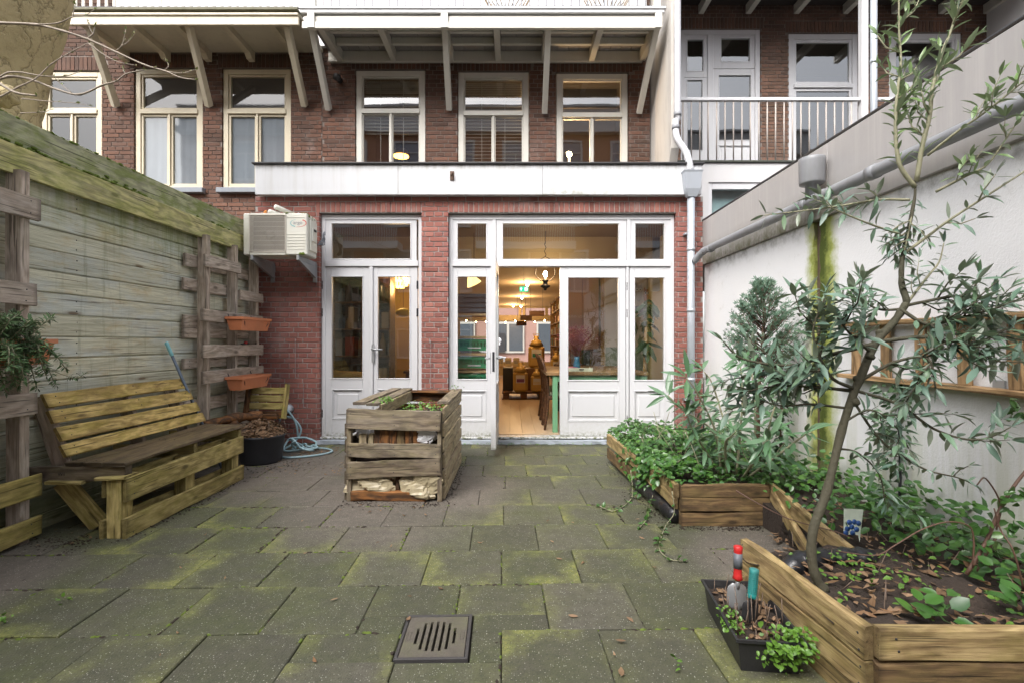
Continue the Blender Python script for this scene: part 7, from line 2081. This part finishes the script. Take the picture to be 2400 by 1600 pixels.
for k in range(4):
    z = CH - (720 * 1.0204 - 800) / F * 6.45 + .012 + k * .065
    MB().box(xa + .02, xb - .02, 6.45, 6.8, z + .001, z + .05, None, .006).build('tray', M_['pole'], bx)
lm = thing('cone_lampshade', 'glowing cone lampshade above the trays behind the side window', 'lamp', W(1100, 680, 7.0))
p = W(1106, 655, 7.0)
m = MB(); m.lathe([(.02, .1), (.11, -.08), (.108, -.08), (.018, .098)], 16, Matrix.Translation(p) @ Matrix.Rotation(radians(-25), 4, 'Y')); m.build('shade', emit("lit paper shade", (1, .62, .22), 1.1), lm)
m = MB(); m.tube([p + Vector((.03, 0, .1)), Vector((p.x + .03, p.y, 2.79))], .005, 5); m.build('cord', M_['black_metal'], lm)

# table, chairs, vase, tray
tb_ = thing('dining_table', 'long table with green legs just inside the open door', 'table', (1.1, 7.0, ZFL))
m = MB()
for k in range(11): m.box(.43, 1.75, 6.25 + k * .152, 6.399 + k * .152, .82, .858, None, .003)
m.build('table_top', M_['shelf_wood'], tb_, kind='stuff')
GL = plain("green table paint", (.16, .36, .20), .5, .1)
for x in (.52, 1.66):
    for y in (6.27, 7.82): MB().box(x, x + .065, y, y + .065, ZFL, .819, None, .004).build('leg', GL, tb_)
m = MB(); m.box(.585, 1.66, 6.28, 6.30, .74, .818); m.box(.53, .55, 6.335, 7.82, .76, .818); m.build('apron', GL, tb_)
def chair(cx, cy, lab):
    t = thing('dining_chair', lab, 'chair', (cx, cy, ZFL), 'dining chairs in a row at the table')
    z = ZFL
    for sx in (-1, 1):                                   # faces +X, back on its -X side; legs run along Y
        m = MB(); yy = cy + sx * .19
        m.tube(spline([(cx - .23, yy, z), (cx - .20, yy, z + .22), (cx - .18, yy, z + .45), (cx - .20, yy * 1.0, z + .70), (cx - .26, yy - sx * .03, z + .92)], 3), [.016] * 6 + [.015] * 7, 8); m.build('rear_leg', M_['brown_wood'], t)
        m = MB(); m.tube([(cx + .20, yy, z), (cx + .19, yy, z + .44)], [.013, .02], 8); m.build('leg', M_['brown_wood'], t)
    m = MB(); m.box(cx - .19, cx + .22, cy - .21, cy + .21, z + .40, z + .445, None, .01); m.build('seat_frame', M_['brown_wood'], t)
    m = MB(); ico(m, (cx + .015, cy, z + .455), .21, sq=(.95, .95, .18), n=14, k=6); m.build('cushion', plain("sage cushion", (.30, .31, .22), .8) if "sage cushion" not in bpy.data.materials else bpy.data.materials["sage cushion"], t)
    m = MB(); m.tube(spline([(cx - .255, cy - .16, z + .91), (cx - .275, cy - .08, z + .955), (cx - .28, cy, z + .965), (cx - .275, cy + .08, z + .955), (cx - .255, cy + .16, z + .91)], 3), .02, 8); m.build('top_rail', M_['brown_wood'], t)
    for q in (-.07, 0, .07):
        m = MB(); m.tube([(cx - .19, cy + q, z + .45), (cx - .20, cy + q * .7, z + .7), (cx - .272, cy + q, z + .95)], .010, 6); m.build('back_slat', M_['brown_wood'], t)
chair(.66, 6.64, 'brown wooden chair with a sage seat, nearest the open door')
chair(.655, 7.08, 'brown wooden chair in the middle of the row at the table')
chair(.65, 7.52, 'brown wooden chair at the far end of the row at the table')
va = thing('vase', 'blue patterned vase with pink dried flowers on the table', 'vase', W(1352, 870, 6.6))
p = W(1352, 866, 6.55); p.z = .859
m = MB(); m.lathe([(.035, 0), (.045, .02), (.05, .09), (.03, .15), (.034, .19), (.03, .19), (.02, .14)], 16, Matrix.Translation(p)); m.build('vase', plain("blue glaze", (.04, .16, .26), .25, .9, 30), va)
m = MB()
for k in range(130):
    d = Vector((R.gauss(.0, .35), R.gauss(0, .35), 1)).normalized(); L = R.uniform(.22, .42); b = p + Vector((0, 0, .17)); q = b + d * L
    m.tube([b, b.lerp(q, .6) + rvec(.01), q], [.0016, .0012, .0008], 4)
    for j in range(9): ico(m, q + rvec(.04), R.uniform(.004, .008), n=5, k=3)
m.build('dried_flowers', plain("dried pink flowers", (.30, .07, .07), .9, .3), va, kind='stuff')
ty = thing('tray', 'pale handled tray with papers on the table edge', 'tray', (.80, 6.47, .86))
m = MB(); m.box(.75, 1.06, 6.42, 6.44, .8585, .905, None, .004); m.box(.75, .765, 6.4405, 6.66, .8585, .905, None, .004); m.box(1.045, 1.06, 6.4405, 6.66, .8585, .905, None, .004); m.box(.7655, 1.0445, 6.4405, 6.66, .8585, .868); m.build('tray', plain("cream tray", (.62, .64, .50), .5), ty)
m = MB(); m.box(.88, .94, 6.415, 6.4195, .88, .895); m.build('handle_hole', M_['dark'], ty)
m = MB(); m.box(.78, 1.0, 6.46, 6.62, .906, .912, Matrix.Rotation(.02, 4, 'Z')); m.build('papers', plain("pink paper", (.60, .20, .28), .7, .6, 30), ty)

# sacks and canisters on a pallet further in
pt = thing('pallet', 'dark loaded pallet on the shop floor beyond the chairs', 'pallet', (.2, 10.2, ZFL))
for k in range(3):
    MB().box(-.18 + k * .36, -.06 + k * .36, 9.85, 10.75, ZFL + .02, ZFL + .12).build('block', M_['brown_wood'], pt)
m = MB(); m.box(-.2, .7, 9.83, 10.77, ZFL + .121, ZFL + .145); m.box(-.2, .7, 9.83, 9.95, ZFL, ZFL + .0195); m.build('deck', M_['brown_wood'], pt)
CM = plain("amber plastic", (.50, .33, .10), .45, .12)
def canister(cx, cy, z, s, lab, lc):
    t = thing('canister', lab, 'canister', (cx, cy, z), 'amber canisters around the pallet')
    m = MB(); w = .15 * s; h = .42 * s
    m.box(cx - w, cx + w, cy - w * .8, cy + w * .8, z, z + h, None, .05 * s)
    m.lathe([(w * .95, h - .01), (w * .5, h + .09 * s), (w * .28, h + .10 * s), (w * .28, h + .17 * s)], 12, Matrix.Translation((cx, cy, z))); m.build('body', CM, t)
    m = MB(); m.tube([(cx - .03 * s, cy, z + h + .10 * s), (cx - .05 * s, cy, z + h + .2 * s), (cx + .05 * s, cy, z + h + .2 * s), (cx + .03 * s, cy, z + h + .10 * s)], .012, 6); m.build('handle', CM, t)
    m = MB(); m.box(cx - w * .6, cx + w * .6, cy - w * .8 - .006, cy - w * .8 - .001, z + h * .45, z + h * .82); b = m.build('paper_label', M_['white'], t)
    m = MB(); m.box(cx - w * .5, cx + w * .5, cy - w * .8 - .009, cy - w * .8 - .0065, z + h * .48, z + h * .64); m.build('label_band', lc, t)
canister(.17, 9.95, ZFL + .146, 1.0, 'amber canister with a purple label on the pallet front', plain("purple print", (.18, .05, .16), .6))
canister(.50, 9.95, ZFL + .146, .8, 'plain small amber canister on the pallet beside the chairs', prod[2])
canister(.52, 10.5, ZFL + .60, 1.15, 'tall amber canister with a green label on a box at the back', plain("green print", (.02, .22, .16), .6))
canister(.95, 10.6, ZFL + .45, .8, 'small amber canister near the right shelf', prod[4])
bxs = thing('cardboard_box', 'dark stacked carton under the tall amber canister', 'box', (.5, 10.5, ZFL + .146))
MB().box(.28, .78, 10.25, 10.72, ZFL + .146, ZFL + .60, None, .006).build('carton', prod[1], bxs)
bxs = thing('cardboard_box', 'dark bin standing left of the pallet', 'box', (-.12, 10.2, ZFL + .146))
MB().box(-.19, .02, 10.15, 10.7, ZFL + .146, ZFL + .62, None, .006).build('carton', prod[4], bxs)
# counter and cartons at the far end
cn = thing('window_counter', 'low pine counter under the shop window lined with cartons', 'counter', (-.3, 15.8, ZFL))
MB().box(-1.6, .45, 15.5, 16.1, .42, .47).build('counter_top', M_['pine'], cn)
for x in (-1.55, -.9, .37): MB().box(x, x + .06, 15.55, 16.05, ZFL, .419).build('leg', M_['white'], cn)
for k in range(5):
    x = -1.0 + k * .26; bxs = thing('carton', ['first', 'second', 'third', 'fourth', 'last'][k] + ' small pale carton from the left on the window counter', 'carton', (x, 15.7, .47), 'cartons on the window counter')
    MB().box(x, x + .2, 15.6, 15.8, .471, .471 + .26, None, .004).build('box', prod[2], bxs)
    MB().box(x + .02, x + .18, 15.594, 15.599, .55, .66).build('front_print', prod[6], bxs)
# hanging signs, fairy lights, green exit sign
for px, py, w, Y, lab in ((1258, 735, .34, 11.0, 'brown hanging sign board nearest the door'), (1233, 745, .28, 11.8, 'dark hanging sign board in the middle of three'), (1222, 758, .26, 12.6, 'brown hanging sign board deepest in the shop')):
    p = W(px - 0, py, Y); t = thing('hanging_sign', lab, 'sign', p, 'hanging wooden signs')
    MB().box(p.x - w / 2, p.x + w / 2, Y - .01, Y + .01, p.z - .06, p.z + .06, None, .004).build('board', M_['brown_wood'], t)
    m = MB()
    for s in (-1, 1): m.tube([(p.x + s * w * .4, Y, p.z + .06), (p.x + s * w * .4, Y, 2.445)], .003, 4)
    m.build('wire', M_['black_metal'], t)
ga = thing('fairy_lights', 'string of small warm bulbs across the shop window', 'fairy lights', (0, 15, 2))
P = spline([(-1.4 + k * .4, 15.0, 1.92 - .05 * (k % 2)) for k in range(8)], 4)
m = MB(); m.tube(P, .006, 4); m.build('cable', M_['black_metal'], ga)
for k in range(0, len(P), 3):
    m = MB(); ico(m, P[k] - Vector((0, 0, .04)), .022); m.build('bulb', M_['bulb'], ga)
ex = thing('exit_sign', 'green lit emergency exit sign hanging from the shop ceiling', 'sign', W(1228, 678, 8.0))
p = W(1228, 678, 8.0)
GE = emit("exit green", (.0, .36, .16), .9); WE = emit("exit white", (.8, 1, .9), 1.0)
MB().box(p.x - .071, p.x + .071, p.y, p.y + .03, p.z - .04, p.z + .04, None, .003).build('panel', GE, ex)
m = MB(); y = p.y - .003
m.box(p.x - .052, p.x - .038, y, y + .002, p.z - .022, p.z + .006); m.prism([(p.x - .066, p.z + .004), (p.x - .024, p.z + .004), (p.x - .045, p.z + .026)], y, y + .002)
m.build('arrow', WE, ex)
m = MB()
m.box(p.x + .012, p.x + .056, y + .0012, y + .002, p.z - .026, p.z + .026); m.build('door_symbol', WE, ex)
m = MB(); ico(m, (p.x + .036, y, p.z + .017), .006, sq=(1, .3, 1)); m.bar((p.x + .034, y, p.z + .010), (p.x + .028, y, p.z - .004), .009, .002, (0, 1, 0)); m.bar((p.x + .028, y, p.z - .004), (p.x + .040, y, p.z - .020), .005, .002, (0, 1, 0)); m.bar((p.x + .028, y, p.z - .004), (p.x + .016, y, p.z - .016), .005, .002, (0, 1, 0)); m.bar((p.x + .034, y, p.z + .008), (p.x + .048, y, p.z + .000), .004, .002, (0, 1, 0)); m.build('running_figure', GE, ex)
m = MB(); m.tube([(p.x, p.y + .015, p.z + .04), (p.x, p.y + .015, 2.445)], .005, 5); m.build('rod', M_['white'], ex)
# pendant lantern near the door
ln = thing('lantern', 'black iron lantern with a bare glowing bulb just inside the open door', 'lantern', W(1278, 650, 6.9))
p = W(1278, 672, 6.9)
m = MB(); m.lathe([(.0, -.055), (.02, -.05), (.022, -.03), (.065, -.005), (.07, .01), (.03, .03), (.035, .07), (.05, .075), (.03, .10), (.022, .13)], 14, Matrix.Translation(p)); m.build('oil_lamp', M_['black_metal'], ln)
m = MB()
for s in (-1, 1): m.tube(spline([p + Vector((s * .05, 0, .07)), p + Vector((s * .135, 0, .16)), p + Vector((s * .13, 0, .26)), p + Vector((s * .11, 0, .36))], 4), .007, 6)
m.tube([p + Vector((-.11, 0, .36)), p + Vector((0, 0, .42)), p + Vector((.11, 0, .36))], .007, 6)
for k in range(4): m.tube([p + Vector((0, 0, .42 + k * .05)), p + Vector((.012 * (-1) ** k, 0, .445 + k * .05)), p + Vector((0, 0, .47 + k * .05))], .006, 5)
m.tube([p + Vector((0, 0, .6)), Vector((p.x, p.y, 2.79 if p.y < 7.3 else 2.445))], .006, 5); m.build('hanger', M_['black_metal'], ln)
m = MB(); ico(m, p + Vector((0, 0, .175)), .032, sq=(.85, .85, 1.4), n=10, k=7); m.build('bulb', M_['bulb_hot'], ln)
bulb_light('lantern_light', p + Vector((0, -.06, .18)), 4.5, (1, .62, .28), .04)
for px, py, Y, pw_ in ((1236, 668, 10.1, 13), (1223, 700, 13.2, 13), (1203, 719, 16.2, 11), (1221, 720, 16.4, 0)):
    q = W(px, py, Y); q.z = 2.41
    s = thing('spot_lamp', {10.1: 'small ceiling spot above the green exit sign', 13.2: 'small ceiling spot below the exit sign', 16.2: 'left one of the two deepest ceiling spots', 16.4: 'right one of the two deepest ceiling spots'}[Y], 'lamp', q, 'ceiling spots in the shop')
    m = MB(); ico(m, q, .03); m.build('bulb', M_['bulb'], s)
    m = MB(); m.tube([q + Vector((0, .0, .03)), Vector((q.x, q.y, 2.445))], .02, 8); m.build('fitting', M_['steel'], s)
    if pw_: bulb_light('spot_light', q - Vector((0, .1, .15)), pw_, (1, .62, .28), .08)
# partition with a painted mural, cupboards, rubber plant on the right
mw = thing('mural_wall', 'cream wall painted with owls on a branch behind the right side window', 'mural', (1.95, 7.9, 1))
MB().box(1.50, 2.19, 7.92, 7.97, ZFL, 2.79).build('panel', plain("cream mural ground", (.50, .45, .36), .8, .05), mw)
MB().box(1.51, 2.19, 7.914, 7.9195, ZFL, 1.16).build('dado', plain("sage dado", (.22, .26, .20), .8, .05), mw)
my = 7.912
def owl(cx, z, s, mat):
    m = MB(); vs = [(cx + cos(2 * pi * k / 16) * .07 * s, my, z + sin(2 * pi * k / 16) * .16 * s) for k in range(16)]; m.add(vs, [tuple(range(16))])
    m.add([(cx - .065 * s, my, z + .08 * s), (cx - .055 * s, my, z + .20 * s), (cx - .01 * s, my, z + .12 * s)], [(0, 1, 2)]); m.add([(cx + .065 * s, my, z + .08 * s), (cx + .055 * s, my, z + .20 * s), (cx + .01 * s, my, z + .12 * s)], [(0, 1, 2)])
    m.build('painted_owl', mat, mw)
    for q in (-1, 1):
        for r, mt, e in ((.026, M_['white'], .001), (.013, M_['black_plastic'], .002)):
            m = MB(); vs = [(cx + q * .03 * s + cos(2 * pi * k / 12) * r * s, my - e, z + .07 * s + sin(2 * pi * k / 12) * r * 1.3 * s) for k in range(12)]; m.add(vs, [tuple(range(12))]); m.build('eye', mt, mw)
owl(wx(1497, my), wz(688, my), .85, plain("grey owl paint", (.36, .33, .29), .8)); owl(wx(1516, my), wz(695, my), .75, plain("rust owl paint", (.40, .16, .07), .8))
m = MB(); vs = []
for px, py, w in ((1478, 727, .05), (1505, 725, .06), (1530, 722, .05), (1547, 695, .03), (1556, 660, .015)): vs += [(wx(px, my), my - .0005, wz(py, my) - w), (wx(px, my), my - .0005, wz(py, my) + w)]
m.add(vs, [(2 * k, 2 * k + 2, 2 * k + 3, 2 * k + 1) for k in range(4)]); m.build('painted_branch', plain("slate paint", (.13, .12, .16), .8), mw)
for px, py in ((1537, 680), (1490, 770), (1535, 760), (1500, 800), (1545, 735)):
    m = MB(); m.add([(wx(px, my), my - .001, wz(py - 16, my)), (wx(px + 6, my), my - .001, wz(py, my)), (wx(px, my), my - .001, wz(py + 18, my)), (wx(px - 6, my), my - .001, wz(py, my))], [(0, 1, 2, 3)]); m.build('painted_leaf', plain("sage paint", (.15, .19, .10), .8) if "sage paint" not in bpy.data.materials else bpy.data.materials["sage paint"], mw)
rp = thing('rubber_plant', 'tall potted plant on a mossy pole behind the right side window', 'pot plant', (wx(1515, 6.9), 6.9, ZFL))
x = wx(1516, 6.9)
m = MB(); m.lathe([(.12, ZFL), (.15, ZFL + .28), (.135, ZFL + .28), (.12, ZFL + .2)], 16, Matrix.Translation((x - .02, 6.9, 0))); m.build('pot', M_['terracotta'], rp)
m = MB(); m.tube([(x - .06, 6.9, ZFL + .2), (x - .01, 6.9, 1.1), (x, 6.9, 1.45)], .03, 8); m.build('pole', prod[0], rp)
RP = Leaves(tpls(.42, 'oval'))
for k in range(34):
    z = R.uniform(1.0, 1.85); a = R.uniform(0, 2 * pi); RP.add((x + R.uniform(-.02, .02), 6.9, z), Vector((cos(a), sin(a) * .7, -.45)), Vector((cos(a) * .4, -.6, .8)), R.uniform(.16, .27))
RP.emit(rp, M_['ivy_leaf'], 34)
cu = thing('wall_cupboard', 'pinkish wall cupboard with two doors behind the closed glass door', 'cupboard', (1.3, 8.4, 1.6))
for a, b in ((.92, 1.19), (1.194, 1.47)): MB().box(a, b, 8.3, 8.62, 1.12, 2.42, None, .004).build('door', plain("pinkish cupboard", (.52, .34, .25), .5, .1) if "pinkish cupboard" not in bpy.data.materials else bpy.data.materials["pinkish cupboard"], cu)
MB().box(1.5, 1.62, 8.25, 8.6, .8, 2.5).build('side_post', prod[0], cu)
kb = thing('kitchen_counter', 'dark cluttered counter with boxes below the pinkish cupboard', 'counter', (1.2, 8.4, ZFL))
MB().box(.75, 1.62, 8.2, 8.7, ZFL, .86, None, .004).build('base', M_['brown_wood'], kb)
for k, (a, b, h, c) in enumerate(((.8, .98, .18, 0), (1.02, 1.15, .30, 6), (1.2, 1.32, .24, 4), (1.36, 1.55, .22, 1))):
    q = thing('counter_box', ['ochre box on the dark counter', 'grey carton on the dark counter', 'black appliance on the dark counter', 'brown box at the right of the dark counter'][k], 'box', ((a + b) / 2, 8.4, .861)); MB().box(a, b, 8.3, 8.5, .861, .861 + h, None, .004).build('carton', prod[c], q)
